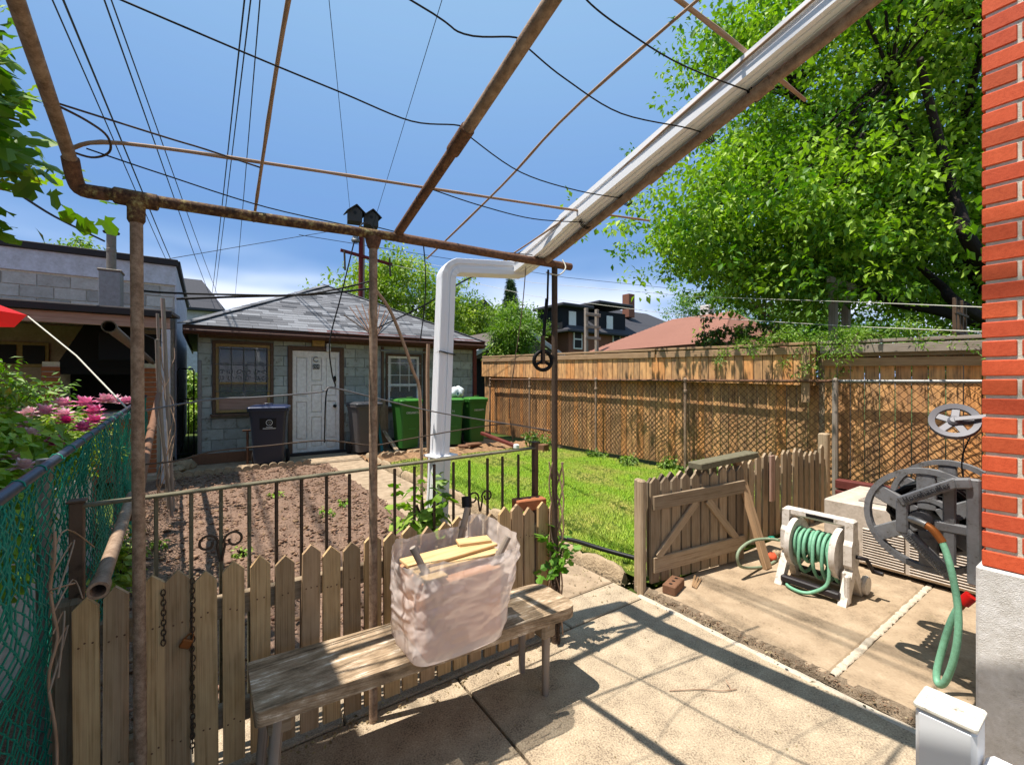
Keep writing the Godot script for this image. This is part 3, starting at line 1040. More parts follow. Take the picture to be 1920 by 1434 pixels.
	put(m, "threshold", M.dark_flash, g)
	m = MB.new()
	m.cube(V(1.92, 2.31, 9.85), Vector3(0.24, 0.12, 0.1), 0.006)
	put(m, "sensor_box", M.ochre, g)
	m = MB.new()
	m.lathe(at(V(2.12, 2.2, 9.82)), [Vector2(0.0, -0.06), Vector2(0.035, -0.055), Vector2(0.045, -0.02), Vector2(0.042, 0.03), Vector2(0.03, 0.05), Vector2(0.05, 0.055), Vector2(0.05, 0.11), Vector2(0, 0.12)], 12)
	put(m, "porch_lamp", M.bag_white, g)
	# corner trim and dark frieze under the eave
	m = MB.new()
	m.cube(V(5.66, 1.25, 9.86), Vector3(0.09, 2.3, 0.07), 0.006)
	put(m, "downpipe", M.drip_red, g)
	m = MB.new()
	m.cube(V(-0.09, 1.0, 9.87), Vector3(0.06, 1.8, 0.05), 0.006)
	put(m, "corner_board", M.galv, g)
	m = MB.new()
	m.cube(V(2.8, 2.38, 9.875), Vector3(5.8, 0.12, 0.02), 0.003)
	put(m, "frieze", M.brown_trim, g)
	m = MB.new()
	m.cube(V(2.72, 2.425, 9.73), Vector3(6.0, 0.02, 0.34), 0.002)
	m.cube(V(-0.21, 2.425, 12.9), Vector3(0.19, 0.02, 6.6), 0.002)
	put(m, "soffit", M.fascia, g)
	m = MB.new()
	m.cube(V(2.72, 2.43, 9.545), Vector3(6.1, 0.16, 0.03), 0.004)
	m.cube(V(-0.318, 2.43, 12.9), Vector3(0.03, 0.16, 6.68), 0.004)
	m.cube(V(5.758, 2.43, 12.9), Vector3(0.03, 0.16, 6.68), 0.004)
	put(m, "fascia", M.fascia, g)
	m = MB.new()
	m.box(at(V(3.72, 2.53, 9.55), Basis(Vector3.RIGHT, 0.46)), Vector3(4.1, 0.012, 0.14), 0.002)
	put(m, "drip_edge", M.drip_red, g)
	m = MB.new()
	m.box(at(V(2.72, 2.405, 9.49)), Vector3(6.1, 0.05, 0.07), 0.012)
	put(m, "gutter", M.fascia, g)
	# roof
	var apex := V(2.72, 4.15, 12.9)
	var e := [V(-0.33, 2.5, 9.52), V(5.77, 2.5, 9.52), V(5.77, 2.5, 16.28), V(-0.33, 2.5, 16.28)]
	m = MB.new()
	for i in 4:
		m.flat3(e[i], e[(i + 1) % 4], apex, Vector3.UP, Vector2(0, 0), Vector2(6, 0), Vector2(3, 3.7))
	m.quad(e[0] - Vector3.UP * 0.02, e[1] - Vector3.UP * 0.02, e[2] - Vector3.UP * 0.02, e[3] - Vector3.UP * 0.02, Vector3.DOWN)
	var roof := put(m, "roof", M.shingle2, g)
	var sl := (V(2.72, 4.15, 12.9) - V(2.72, 2.5, 9.52))
	var ln := sl.length()
	var up := sl / ln
	var nrm := Vector3.RIGHT.cross(up).normalized()
	if nrm.y < 0: nrm = -nrm
	var courses := 26
	var tilt := Basis(Vector3.RIGHT, up, nrm).rotated(Vector3.RIGHT, deg_to_rad(-2.4))
	var sm := MB.new()
	sm.box(Transform3D(), Vector3(1, 0.19, 0.012), 0.002)
	var shing := sm.mesh()
	for k in courses:
		var s := (k + 0.0) / courses
		var half := 3.05 * (1.0 - (k + 0.35) / courses)
		if half < 0.05: continue
		var x := -half
		var off := rf(0.1, 0.33)
		while x < half - 0.01:
			var w := minf(off, half - x)
			off = rf(0.24, 0.42)
			if half - x - w < 0.08: w = half - x
			var mid := V(2.72, 2.5, 9.52) + up * (ln * s + 0.075) + Vector3.RIGHT * (x + w / 2) + nrm * (0.012 + rf(0, 0.003))
			var o := part(shing, "shingle", M["shingle%d" % [0, 1, 1, 2, 3, 0][rng.randi_range(0, 5)]], roof, mid, tilt.scaled_local(Vector3(w - 0.004, 1, 1)))
			x += w
	for side in [0, 1]:
		var a: Vector3 = e[side]
		for i in 18:
			var p: Vector3 = a.lerp(apex, i / 18.0) + Vector3.UP * 0.03
			var q: Vector3 = a.lerp(apex, (i + 1.25) / 18.0) + Vector3.UP * 0.022
			m = MB.new()
			m.bar(p, q, 0.012, 0.22, Vector3.UP, 0.003)
			part(m, "hip_cap", M["shingle%d" % rng.randi_range(0, 3)], roof)
	# rod hung under the eave and a short awning pole
	m = MB.new()
	m.tube([V(3.15, 2.2, 9.62), V(4.7, 2.2, 9.62)], 0.02, 8)
	put(m, "eave_pole", M.galv, g)
	m = MB.new()
	m.cube(V(4.28, 1.2, 9.84), Vector3(0.05, 2.2, 0.06), 0.004)
	m.cube(V(3.27, 1.2, 9.84), Vector3(0.05, 2.2, 0.06), 0.004)
	put(m, "window_post", M.brown_trim, g)

func left_building() -> void:
	var b := thing("block_outbuilding", "grey block outbuilding with flat roof and lean-to outdoor kitchen", "building")
	var m := MB.new()
	m.cube(V(-4.45, 1.9, 13.3), Vector3(7.94, 3.6, 5.56), 0.0)
	put(m, "wall", M.mortar, b)
	for q in bond(-4.5, -0.47, 2.5, 3.32, 0.4, 0.2, 0.01, []):
		var k := MB.new()
		k.box(Transform3D(), Vector3(q[1] - q[0], q[3] - q[2], 0.03), 0.005)
		part(k, "block", M["grey_block%d" % rng.randi_range(0, 3)], b, V((q[0] + q[1]) / 2, (q[2] + q[3]) / 2, 10.515))
	m = MB.new()
	m.cube(V(-4.45, 3.51, 10.5), Vector3(7.98, 0.36, 0.05), 0.004)
	put(m, "parapet_band", M.white_band, b)
	m = MB.new()
	m.cube(V(-0.468, 1.85, 13.3), Vector3(0.03, 3.62, 5.62), 0.004)
	put(m, "side_render", M.white_band, b)
	m = MB.new()
	m.cube(V(-4.45, 3.75, 10.49), Vector3(8.04, 0.12, 0.12), 0.01)
	m.cube(V(-0.45, 3.75, 13.3), Vector3(0.1, 0.12, 5.5), 0.01)
	put(m, "roof_flashing", M.dark_flash, b)
	# lean-to
	m = MB.new()
	m.bar(V(-3.4, 2.72, 10.45), V(-3.4, 2.5, 7.95), 0.05, 6.0, Vector3.UP, 0.004)
	put(m, "lean_to_roof", M.brown_roof, b)
	m = MB.new()
	m.cube(V(-3.4, 2.465, 7.92), Vector3(6.0, 0.09, 0.03), 0.004)
	put(m, "eave_trim", M.dark_flash, b)
	m = MB.new()
	m.cube(V(-3.4, 2.34, 8.0), Vector3(5.96, 0.15, 0.05), 0.005)
	put(m, "beam", M.plank_pink, b)
	m = MB.new()
	m.cube(V(-0.47, 1.16, 8.03), Vector3(0.1, 2.2, 0.1), 0.008)
	put(m, "post", M.white_band, b)
	m = MB.new()
	m.cube(V(-0.9, 2.02, 8.5), Vector3(0.7, 0.4, 0.04), 0.005)
	put(m, "gable_board", M.soot, b)
	m = MB.new()
	m.cube(V(-4.0, 1.2, 10.38), Vector3(6.8, 2.5, 0.06), 0.0)
	put(m, "inner_wall", M.tan_wall, b)
	# barbecue
	m = MB.new()
	var rows := []
	for r in [[-1.3, 0.5, 1.62, 9.05, 0.6], [-1.3, 0.5, 1.72, 9.05, 0.6], [-1.2, 0.2, 2.6, 9.15, 0.3]]:
		rows.append([V(r[0] - r[1], r[2], r[3] + 0.0), V(r[0] + r[1], r[2], r[3]), V(r[0] + r[1], r[2], r[3] + 1.0), V(r[0] - r[1], r[2], r[3] + 1.0)])
	m.skin(rows, true, false)
	put(m, "hood", M.soot, b)
	for sx in [-1.84, -0.74]:
		m = MB.new()
		m.cube(V(sx, 0.9, 9.45), Vector3(0.18, 1.8, 0.8), 0.0)
		var pier := put(m, "brick_pier", M.mortar, b)
		for q in 22:
			var k := MB.new()
			k.box(Transform3D(), Vector3(0.19, 0.062, 0.03), 0.004)
			part(k, "brick", M.fire_brick, pier, V(sx, 0.1 + q * 0.076, 9.04))
	m = MB.new()
	m.cube(V(-1.29, 1.35, 9.7), Vector3(0.92, 0.6, 0.05), 0.0)
	put(m, "fireback", M.soot, b)
	m = MB.new()
	m.cube(V(-1.3, 0.98, 9.3), Vector3(0.9, 0.1, 0.7), 0.006)
	put(m, "hearth", M.counter, b)
	m = MB.new()
	m.cube(V(-1.3, 0.45, 9.32), Vector3(0.9, 0.95, 0.6), 0.0)
	put(m, "base", M.fire_brick, b)
	m = MB.new()
	m.cube(V(-1.22, 2.86, 9.3), Vector3(0.26, 0.72, 0.3), 0.008)
	put(m, "chimney_box", M.galv, b)
	m = MB.new()
	m.cube(V(-1.22, 3.235, 9.3), Vector3(0.29, 0.03, 0.33), 0.006)
	m.lathe(at(V(-1.22, 3.24, 9.3)), [Vector2(0.075, 0), Vector2(0.06, 0.02), Vector2(0.06, 0.3), Vector2(0.064, 0.31), Vector2(0.064, 0.35), Vector2(0.06, 0.36), Vector2(0.06, 0.6), Vector2(0.03, 0.61)], 16)
	put(m, "flue_pipe", M.pipe_grey, b)
	m = MB.new()
	m.lathe(at(V(-1.22, 3.86, 9.3)), [Vector2(0.0, 0.05), Vector2(0.05, 0.04), Vector2(0.105, 0.0), Vector2(0.1, -0.02), Vector2(0.0, -0.01)], 16)
	put(m, "flue_cap", M.dark_flash, b)
	m = MB.new()
	m.cube(V(-2.45, 1.95, 10.33), Vector3(0.66, 0.4, 0.05), 0.004)
	var win := put(m, "window", M.ochre, b)
	for sx in [-2.61, -2.29]:
		m = MB.new()
		m.cube(V(sx, 1.95, 10.3), Vector3(0.25, 0.3, 0.02), 0.0)
		part(m, "pane", M.print_dark, win)
	# iron gate between the two garages
	var gt := thing("iron_gate", "narrow black iron gate in the gap beside the garage", "gate")
	m = MB.new()
	m.tube([V(-0.42, 0, 10.0), V(-0.42, 1.7, 10.0), V(-0.4, 1.75, 10.0), V(-0.2, 1.75, 10.0), V(-0.18, 1.7, 10.0), V(-0.18, 0, 10.0)], 0.014, 6)
	put(m, "frame", M.black_iron, gt)
	for x in [-0.34, -0.26]:
		m = MB.new()
		m.tube([V(x, 0.2, 10.0), V(x, 1.2, 10.0)], 0.008, 5)
		put(m, "bar", M.black_iron, gt)
	for y in [0.2, 1.2]:
		m = MB.new()
		m.tube([V(-0.42, y, 10.0), V(-0.18, y, 10.0)], 0.01, 5)
		put(m, "rail", M.black_iron, gt)
	m = MB.new()
	m.cube(V(-0.3, 0.65, 19.5), Vector3(0.5, 1.5, 0.05), 0.004)
	tag(put(m, "lane_fence", M.plank_pink), "brown board fence at the far end of the gap", "fence")

func gable(b: Node3D, x0: float, x1: float, d0: float, d1: float, eave: float, ridge: float, wall: Material, roof: Material, along_x := true, over := 0.3) -> void:
	var m := MB.new()
	m.cube(V((x0 + x1) / 2, eave / 2, (d0 + d1) / 2), Vector3(x1 - x0, eave, d1 - d0), 0.0)
	put(m, "wall", wall, b)
	var a := V(x0 - over, eave, d0 - over)
	var c := V(x1 + over, eave, d0 - over)
	var d := V(x1 + over, eave, d1 + over)
	var e := V(x0 - over, eave, d1 + over)
	var inset := 0.0 if along_x else 0.0
	m = MB.new()
	if along_x:
		var w := (d1 - d0) * 0.5
		var r0 := V(x0 - over + minf(w, (x1 - x0) * 0.3), ridge, (d0 + d1) / 2)
		var r1 := V(x1 + over - minf(w, (x1 - x0) * 0.3), ridge, (d0 + d1) / 2)
		m.quad(a, c, r1, r0, Vector3.UP)
		m.quad(e, d, r1, r0, Vector3.UP)
		m.flat3(a, e, r0, Vector3.UP)
		m.flat3(c, d, r1, Vector3.UP)
	else:
		var r0 := V((x0 + x1) / 2, ridge, d0 - over)
		var r1 := V((x0 + x1) / 2, ridge, d1 + over)
		m.quad(a, e, r1, r0, Vector3.UP)
		m.quad(c, d, r1, r0, Vector3.UP)
		m.flat3(a, c, r0, V(0, 0, -1))
		m.flat3(e, d, r1, V(0, 0, 1))
	m.quad(a - Vector3.UP * 0.15, c - Vector3.UP * 0.15, c, a, V(0, 0, -1))
	m.quad(a - Vector3.UP * 0.15, e - Vector3.UP * 0.15, e, a, Vector3.LEFT)
	m.quad(a - Vector3.UP * 0.15, c - Vector3.UP * 0.15, d - Vector3.UP * 0.15, e - Vector3.UP * 0.15, Vector3.DOWN)
	put(m, "roof", roof, b)

func hip(b: Node3D, x0: float, x1: float, d0: float, d1: float, eave: float, ridge: float, wall: Material, roof: Material, over: float) -> void:
	var m := MB.new()
	m.cube(V((x0 + x1) / 2, eave / 2, (d0 + d1) / 2), Vector3(x1 - x0, eave, d1 - d0), 0.0)
	put(m, "wall", wall, b)
	var a := V(x0 - over, eave, d0 - over)
	var c := V(x1 + over, eave, d0 - over)
	var d := V(x1 + over, eave, d1 + over)
	var e := V(x0 - over, eave, d1 + over)
	var r0 := V((x0 + x1) / 2, ridge, d0 + 1.2)
	var r1 := V((x0 + x1) / 2, ridge, d1 - 1.2)
	m = MB.new()
	m.quad(a, e, r1, r0, Vector3.UP)
	m.quad(c, d, r1, r0, Vector3.UP)
	m.flat3(a, c, r0, Vector3.UP)
	m.flat3(e, d, r1, Vector3.UP)
	m.quad(a - Vector3.UP * 0.15, e - Vector3.UP * 0.15, e, a, Vector3.LEFT)
	m.quad(a - Vector3.UP * 0.15, c - Vector3.UP * 0.15, c, a, V(0, 0, -1))
	m.quad(a - Vector3.UP * 0.15, c - Vector3.UP * 0.15, d - Vector3.UP * 0.15, e - Vector3.UP * 0.15, Vector3.DOWN)
	var rf_ := put(m, "roof", roof, b)
	# overlapping courses on the slope towards the yard
	var up := (r0 - a)
	up.z = 0
	var n := 22
	for i in n:
		var t := float(i) / n
		var p := a.lerp(r0, t)
		var q := e.lerp(r1, t)
		var k := MB.new()
		k.bar(p + Vector3.UP * 0.02, q + Vector3.UP * 0.02, 0.012, 0.2, up.cross(Vector3.BACK) * (1.0 if up.cross(Vector3.BACK).y > 0 else -1.0), 0.003, Vector2(i * 0.3, 0))
		part(k, "shingle_course", roof, rf_)

func sash(b: Node3D, x: float, y: float, d: float, w: float, h: float) -> void:
	var m := MB.new()
	m.cube(V(x, y, d), Vector3(w, h, 0.12), 0.01)
	var o := put(m, "window", M.white_paint, b)
	for s in [-0.25, 0.25]:
		m = MB.new()
		m.cube(V(x, y + h * s * 0.94, d - 0.06), Vector3(w * 0.78, h * 0.4, 0.03), 0.0)
		part(m, "pane", M.print_dark, o)

func far_buildings() -> void:
	var h := thing("brick_house", "dark roofed brick house with dormers far beyond the fence", "house")
	gable(h, 25.2, 46.0, 28.0, 38.0, 5.9, 9.4, M.far_brick, M.far_roof, true, 0.7)
	for q in [[24.6, 2.7, 8.0], [28.8, 3.6, 8.6]]:
		var m := MB.new()
		m.cube(V(q[0] + q[1] / 2, 6.9, 29.8), Vector3(q[1], 2.0, 3.4), 0.0)
		var dm := put(m, "dormer", M.far_dark, h)
		m = MB.new()
		m.cube(V(q[0] + q[1] / 2, q[2], 29.6), Vector3(q[1] + 0.9, 0.25, 4.2), 0.05)
		part(m, "dormer_roof", M.far_roof, dm)
		m = MB.new()
		m.cube(V(q[0] + q[1] * 0.4, 6.95, 28.05), Vector3(0.8, 1.2, 0.1), 0.02)
		part(m, "window", M.white_paint, dm)
	sash(h, 26.2, 5.2, 27.95, 1.0, 1.7)
	sash(h, 31.0, 5.2, 27.95, 1.0, 1.7)
	sash(h, 37.5, 5.6, 27.95, 1.2, 1.6)
	var m := MB.new()
	m.cube(V(36.0, 9.4, 30.8), Vector3(0.9, 2.4, 0.9), 0.03)
	put(m, "chimney", M.far_brick, h)
	h = thing("red_roof_house", "low house with faded red shingle roof behind the wooden fence", "house")
	hip(h, 13.9, 20.2, 8.2, 13.2, 2.8, 4.3, M.tan_wall, M.red_roof, 0.45)
	m = MB.new()
	m.cube(V(17.3, 4.35, 10.6), Vector3(0.4, 0.75, 0.4), 0.02)
	put(m, "chimney", M.stucco, h)
	h = thing("dark_shed", "dark gabled shed with white trim beyond the fence end", "shed")
	gable(h, 7.4, 11.2, 13.0, 18.0, 2.45, 3.5, M.far_dark, M.brown_roof, false, 0.25)
	for s in [-1, 1]:
		m = MB.new()
		m.bar(V(9.3 + s * 2.15, 2.36, 12.72), V(9.3, 3.46, 12.72), 0.16, 0.04, Vector3.UP, 0.01)
		put(m, "barge_board", M.white_band, h)
	h = thing("slate_house", "brick house with steep slate roof left of the conifer", "house")
	gable(h, 14.5, 20.0, 29.0, 38.0, 5.4, 7.8, M.far_brick, M.far_roof, false, 0.4)
	h = thing("grey_house", "pale house far off in the gap left of the garage", "house")
	gable(h, -3.5, 0.6, 33.0, 42.0, 6.0, 8.6, M.white_band, M.far_roof, true, 0.4)
	# tall wooden ladder frame standing behind the fence
	var lf := thing("ladder_frame", "grey wooden ladder frame rising behind the wooden fence", "frame")
	for x in [12.65, 13.25]:
		m = MB.new()
		m.cube(V(x, 2.25, 13.0), Vector3(0.13, 4.5, 0.13), 0.01)
		put(m, "post", M.grey_rail, lf)
	for y in [4.25, 3.75, 3.3]:
		m = MB.new()
		m.cube(V(12.95, y, 12.91), Vector3(0.85, 0.12, 0.05), 0.008)
		put(m, "rung", M.grey_rail, lf)

	var pf := thing("pergola_frame", "weathered grey post frame behind the fence under the big tree", "frame")
	for x in [7.85, 8.35]:
		m = MB.new()
		m.cube(V(x, 1.5, 2.75), Vector3(0.1, 3.0, 0.1), 0.008)
		put(m, "post", M.grey_rail, pf)
	m = MB.new()
	m.bar(V(7.6, 3.03, 2.72), V(8.6, 3.03, 2.72), 0.09, 0.06, Vector3.UP, 0.006)
	put(m, "beam", M.grey_rail, pf)
	var lt := thing("trellis", "dark slatted trellis behind the fence near the house corner", "trellis")
	for i in 4:
		m = MB.new()
		m.cube(V(8.0 + i * 0.18, 1.4, 1.45), Vector3(0.04, 2.4 - 0.05 * (i % 2), 0.04), 0.004)
		put(m, "upright", M.brown_trim, lt)
	for y in [2.15, 2.4]:
		m = MB.new()
		m.cube(V(8.27, y, 1.43), Vector3(0.7, 0.03, 0.02), 0.003)
		put(m, "slat", M.brown_trim, lt)

func ftop(d: float) -> float: return 2.0 + 0.026 * (d - 2.4)

func wooden_fence() -> void:
	var f := thing("wooden_fence", "tall cedar board fence along the right side of the yard", "fence")
	var d := 2.46
	while d < 10.75:
		var t := ftop(d)
		var w := rf(0.128, 0.142)
		var m := MB.new()
		m.box(Transform3D(), Vector3(0.018, 0.46, w - 0.01), 0.002, Vector2(rf(0, 9), rf(0, 9)))
		part(m, "short_board", M["cedar%d" % [0, 2, 0, 1, 3][rng.randi_range(0, 4)]], f, V(6.475 + rf(-0.002, 0.002), t - 0.31, d + w / 2))
		m = MB.new()
		m.box(Transform3D(), Vector3(0.018, t - 0.53, w - 0.011), 0.002, Vector2(rf(0, 9), rf(0, 9)))
		part(m, "board", M["cedar%d" % [1, 2, 3, 0, 3][rng.randi_range(0, 4)]], f, V(6.575 + rf(-0.003, 0.003), 0.1 + (t - 0.53) / 2, d + w / 2))
		d += w
	d = 2.4
	while d > -0.9:
		var t := ftop(d)
		var w := rf(0.136, 0.148)
		var m := MB.new()
		m.box(Transform3D(), Vector3(0.018, t - 0.12, w - 0.011), 0.002, Vector2(rf(0, 9), rf(0, 9)))
		part(m, "board", M["cedar%d" % [0, 2, 3, 0, 1][rng.randi_range(0, 4)]], f, V(6.575 + rf(-0.003, 0.003), 0.06 + (t - 0.12) / 2, d - w / 2))
		d -= w
	for seg in [[2.45, 4.9], [4.93, 7.6], [7.63, 10.8], [-0.95, 2.4]]:
		var near: bool = seg[0] < 0
		var m := MB.new()
		m.bar(V(6.53, ftop(seg[0]) + 0.005, seg[0]), V(6.53, ftop(seg[1]) + 0.005, seg[1]), 0.036, 0.17, Vector3.UP, 0.004, Vector2(rf(0, 9), rf(0, 9)))
		put(m, "cap_board", M.grey_rail if near else M.cap_wood, f)
		m = MB.new()
		m.bar(V(6.452, ftop(seg[0]) - 0.085, seg[0]), V(6.452, ftop(seg[1]) - 0.085, seg[1]), 0.1, 0.025, Vector3.UP, 0.004, Vector2(rf(0, 9), rf(0, 9)))
		put(m, "trim_board", M.grey_rail if near else M.cap_wood, f)
		m = MB.new()
		m.bar(V(6.53, ftop(seg[0]) - 0.13, seg[0]), V(6.53, ftop(seg[1]) - 0.13, seg[1]), 0.09, 0.06, Vector3.UP, 0.004, Vector2(rf(0, 9), rf(0, 9)))
		put(m, "top_rail", M.greywood1, f)
		if near:
			m = MB.new()
			m.bar(V(6.535, ftop(seg[0]) - 0.24, seg[0]), V(6.535, ftop(seg[1]) - 0.24, seg[1]), 0.1, 0.06, Vector3.UP, 0.004, Vector2(rf(0, 9), rf(0, 9)))
			put(m, "middle_rail", M.cap_wood, f)
		else:
			m = MB.new()
			m.bar(V(6.53, ftop(seg[0]) - 0.5, seg[0]), V(6.53, ftop(seg[1]) - 0.5, seg[1]), 0.09, 0.06, Vector3.UP, 0.004, Vector2(rf(0, 9), rf(0, 9)))
			put(m, "middle_rail", M.greywood1, f)
	for dd in [2.43, 4.92, 7.62, 10.8]:
		var m := MB.new()
		m.cube(V(6.62, 0.95, dd), Vector3(0.09, 1.9, 0.09), 0.006)
		put(m, "post", M.greywood2, f)
	var m := MB.new()
	m.box(at(V(6.437, 1.58, 2.56)), Vector3(0.03, 0.68, 0.1), 0.004)
	put(m, "cleat", M.cap_wood, f)

func chain_wires(p0: Vector3, p1: Vector3, y0a: float, y1a: float, y1b: float, half: float, r: float, sag := 0.0, sd := 3) -> MB:
	var m := MB.new()
	var dir := p1 - p0
	var ln := dir.length()
	dir /= ln
	var out := dir.cross(Vector3.UP).normalized()
	var nw := int(ln / half)
	var f := FastNoiseLite.new()
	f.seed = sd
	f.frequency = 0.9
	for i in nw:
		var s := i * half
		var top := lerpf(y1a, y1b, s / ln)
		var nk := int((top - y0a) / half)
		var ps := []
		for k in nk + 1:
			var on := (k + i) % 2 == 0
			var ss := s if on else s + half
			var y := top - k * half
			var q := f.get_noise_2d(ss * 1.5, y * 1.5)
			ps.append(p0 + dir * (ss + q * half * 0.35) + Vector3.UP * (y + f.get_noise_2d(y, ss * 2.0 + 50.0) * half * 0.3) + out * ((0.0 if on else r * 1.2) + sag * q))
		m.tube(ps, r, 3, false)
	return m

func chain_fences() -> void:
	# rusty one in front of the boards
	var f := thing("chain_link_fence", "rusty chain-link fence standing in front of the cedar boards", "fence")
	put(chain_wires(V(6.43, 0, 0.1), V(6.43, 0, 10.3), 0.06, 1.49, 1.57, 0.046, 0.0042, 0.03), "mesh", M.rust_wire, f)
	var m := MB.new()
	m.tube([V(6.41, 1.515, 2.2), V(6.43, 1.545, 6.0), V(6.43, 1.585, 10.35)], 0.019, 8)
	put(m, "top_rail", M.rusty, f)
	m = MB.new()
	m.tube([V(6.43, 1.5, -0.6), V(6.43, 1.515, 2.2)], 0.021, 8)
	put(m, "top_rail", M.galv, f)
	for d in [8.5, 6.3, 4.3, 2.22, 10.3]:
		m = MB.new()
		var t: float = 1.5 + (d - 2.2) * 0.009
		m.tube([V(6.4, -0.05, d), V(6.4, t, d)], 0.024 if d != 2.22 else 0.035, 8)
		m.lathe(at(V(6.4, t, d)), [Vector2(0.03, 0), Vector2(0.034, 0.03), Vector2(0.02, 0.055), Vector2(0, 0.06)], 10)
		m.lathe(at(V(6.4, t - 0.16, d)), [Vector2(0.026, -0.02), Vector2(0.036, -0.015), Vector2(0.036, 0.015), Vector2(0.026, 0.02)], 10)
		put(m, "post", M.pipe if d != 2.22 else M.grey_rail, f)
	# red timber lying at its foot behind the air conditioner
	m = MB.new()
	m.bar(V(6.1, 0.32, 2.1), V(6.1, 0.32, 0.2), 0.1, 0.12, Vector3.UP, 0.008)
	m.bar(V(6.1, 0.2, 2.1), V(6.1, 0.2, 0.2), 0.1, 0.12, Vector3.UP, 0.008)
	m.bar(V(6.1, 0.09, 2.1), V(6.1, 0.09, 0.2), 0.09, 0.12, Vector3.UP, 0.008)
	tag(put(m, "timber_edging", M.red_sill), "stacked dark red timbers along the foot of the fence", "timber")
	# green one on the left
	f = thing("green_chain_link_fence", "green coated chain-link fence along the left side", "fence")
	var a := V(-0.41, 0, 1.15)
	var b := V(-0.74, 0, 8.6)
	put(chain_wires(a, b, 0.02, 1.17, 1.28, 0.029, 0.0031, 0.05, 8), "mesh", M.green_vinyl, f)
	m = MB.new()
	m.tube([a + Vector3.UP * 1.195, a.lerp(b, 0.5) + Vector3.UP * 1.25, b + Vector3.UP * 1.3], 0.0165, 10)
	put(m, "top_rail", M.blue_rail, f)
	for t in [0.16, 0.5, 0.99]:
		m = MB.new()
		var p := a.lerp(b, t) + Vector3.LEFT * 0.03
		m.tube([p, p + Vector3.UP * (1.2 + 0.1 * t)], 0.024, 8)
		put(m, "post", M.galv, f)
	# wire ties round the rail
	for i in 14:
		m = MB.new()
		var p := a.lerp(b, 0.02 + i * 0.035) + Vector3.UP * (1.196 + 0.004 * i)
		var ps := []
		for k in 10: ps.append(p + Vector3(cos(k * 0.7) * 0.019, sin(k * 0.7) * 0.019, -k * 0.004))
		m.tube(ps, 0.0028, 4)
		put(m, "tie", M.green_vinyl, f)

func py(d: float) -> float: return 2.18 + 0.30 * (1.961 - d)

func wire_thing(called: String, label: String, pts: Array, r: float, mt: Material, group := "", sides := 5) -> MeshInstance3D:
	var m := MB.new()
	m.tube(pts, r, sides)
	var o := put(m, called, mt)
	tag(o, label, "wire", group)
	return o

func soft(pts: Array, n := 6) -> Array:
	var c := Curve3D.new()
	for i in pts.size():
		var t: Vector3 = (pts[mini(i + 1, pts.size() - 1)] - pts[maxi(i - 1, 0)]) / 6.0
		c.add_point(pts[i], -t, t)
	var out := []
	for i in (pts.size() - 1) * n + 1:
		out.append(c.samplef(float(i) / n))
	return out

func coil_round(m: MB, p: Vector3, axis: Vector3, r: float, turns: float, th := 0.0025) -> void:
	var x := axis.cross(Vector3(0.3, 0.8, 0.5)).normalized()
	var y := axis.cross(x).normalized()
	var ps := []
	for i in int(turns * 12) + 1:
		var a := TAU * i / 12.0
		ps.append(p + (x * cos(a) + y * sin(a)) * (r + th) + axis * (i * 0.0006 - turns * 0.0036))
	m.tube(ps, th, 4)

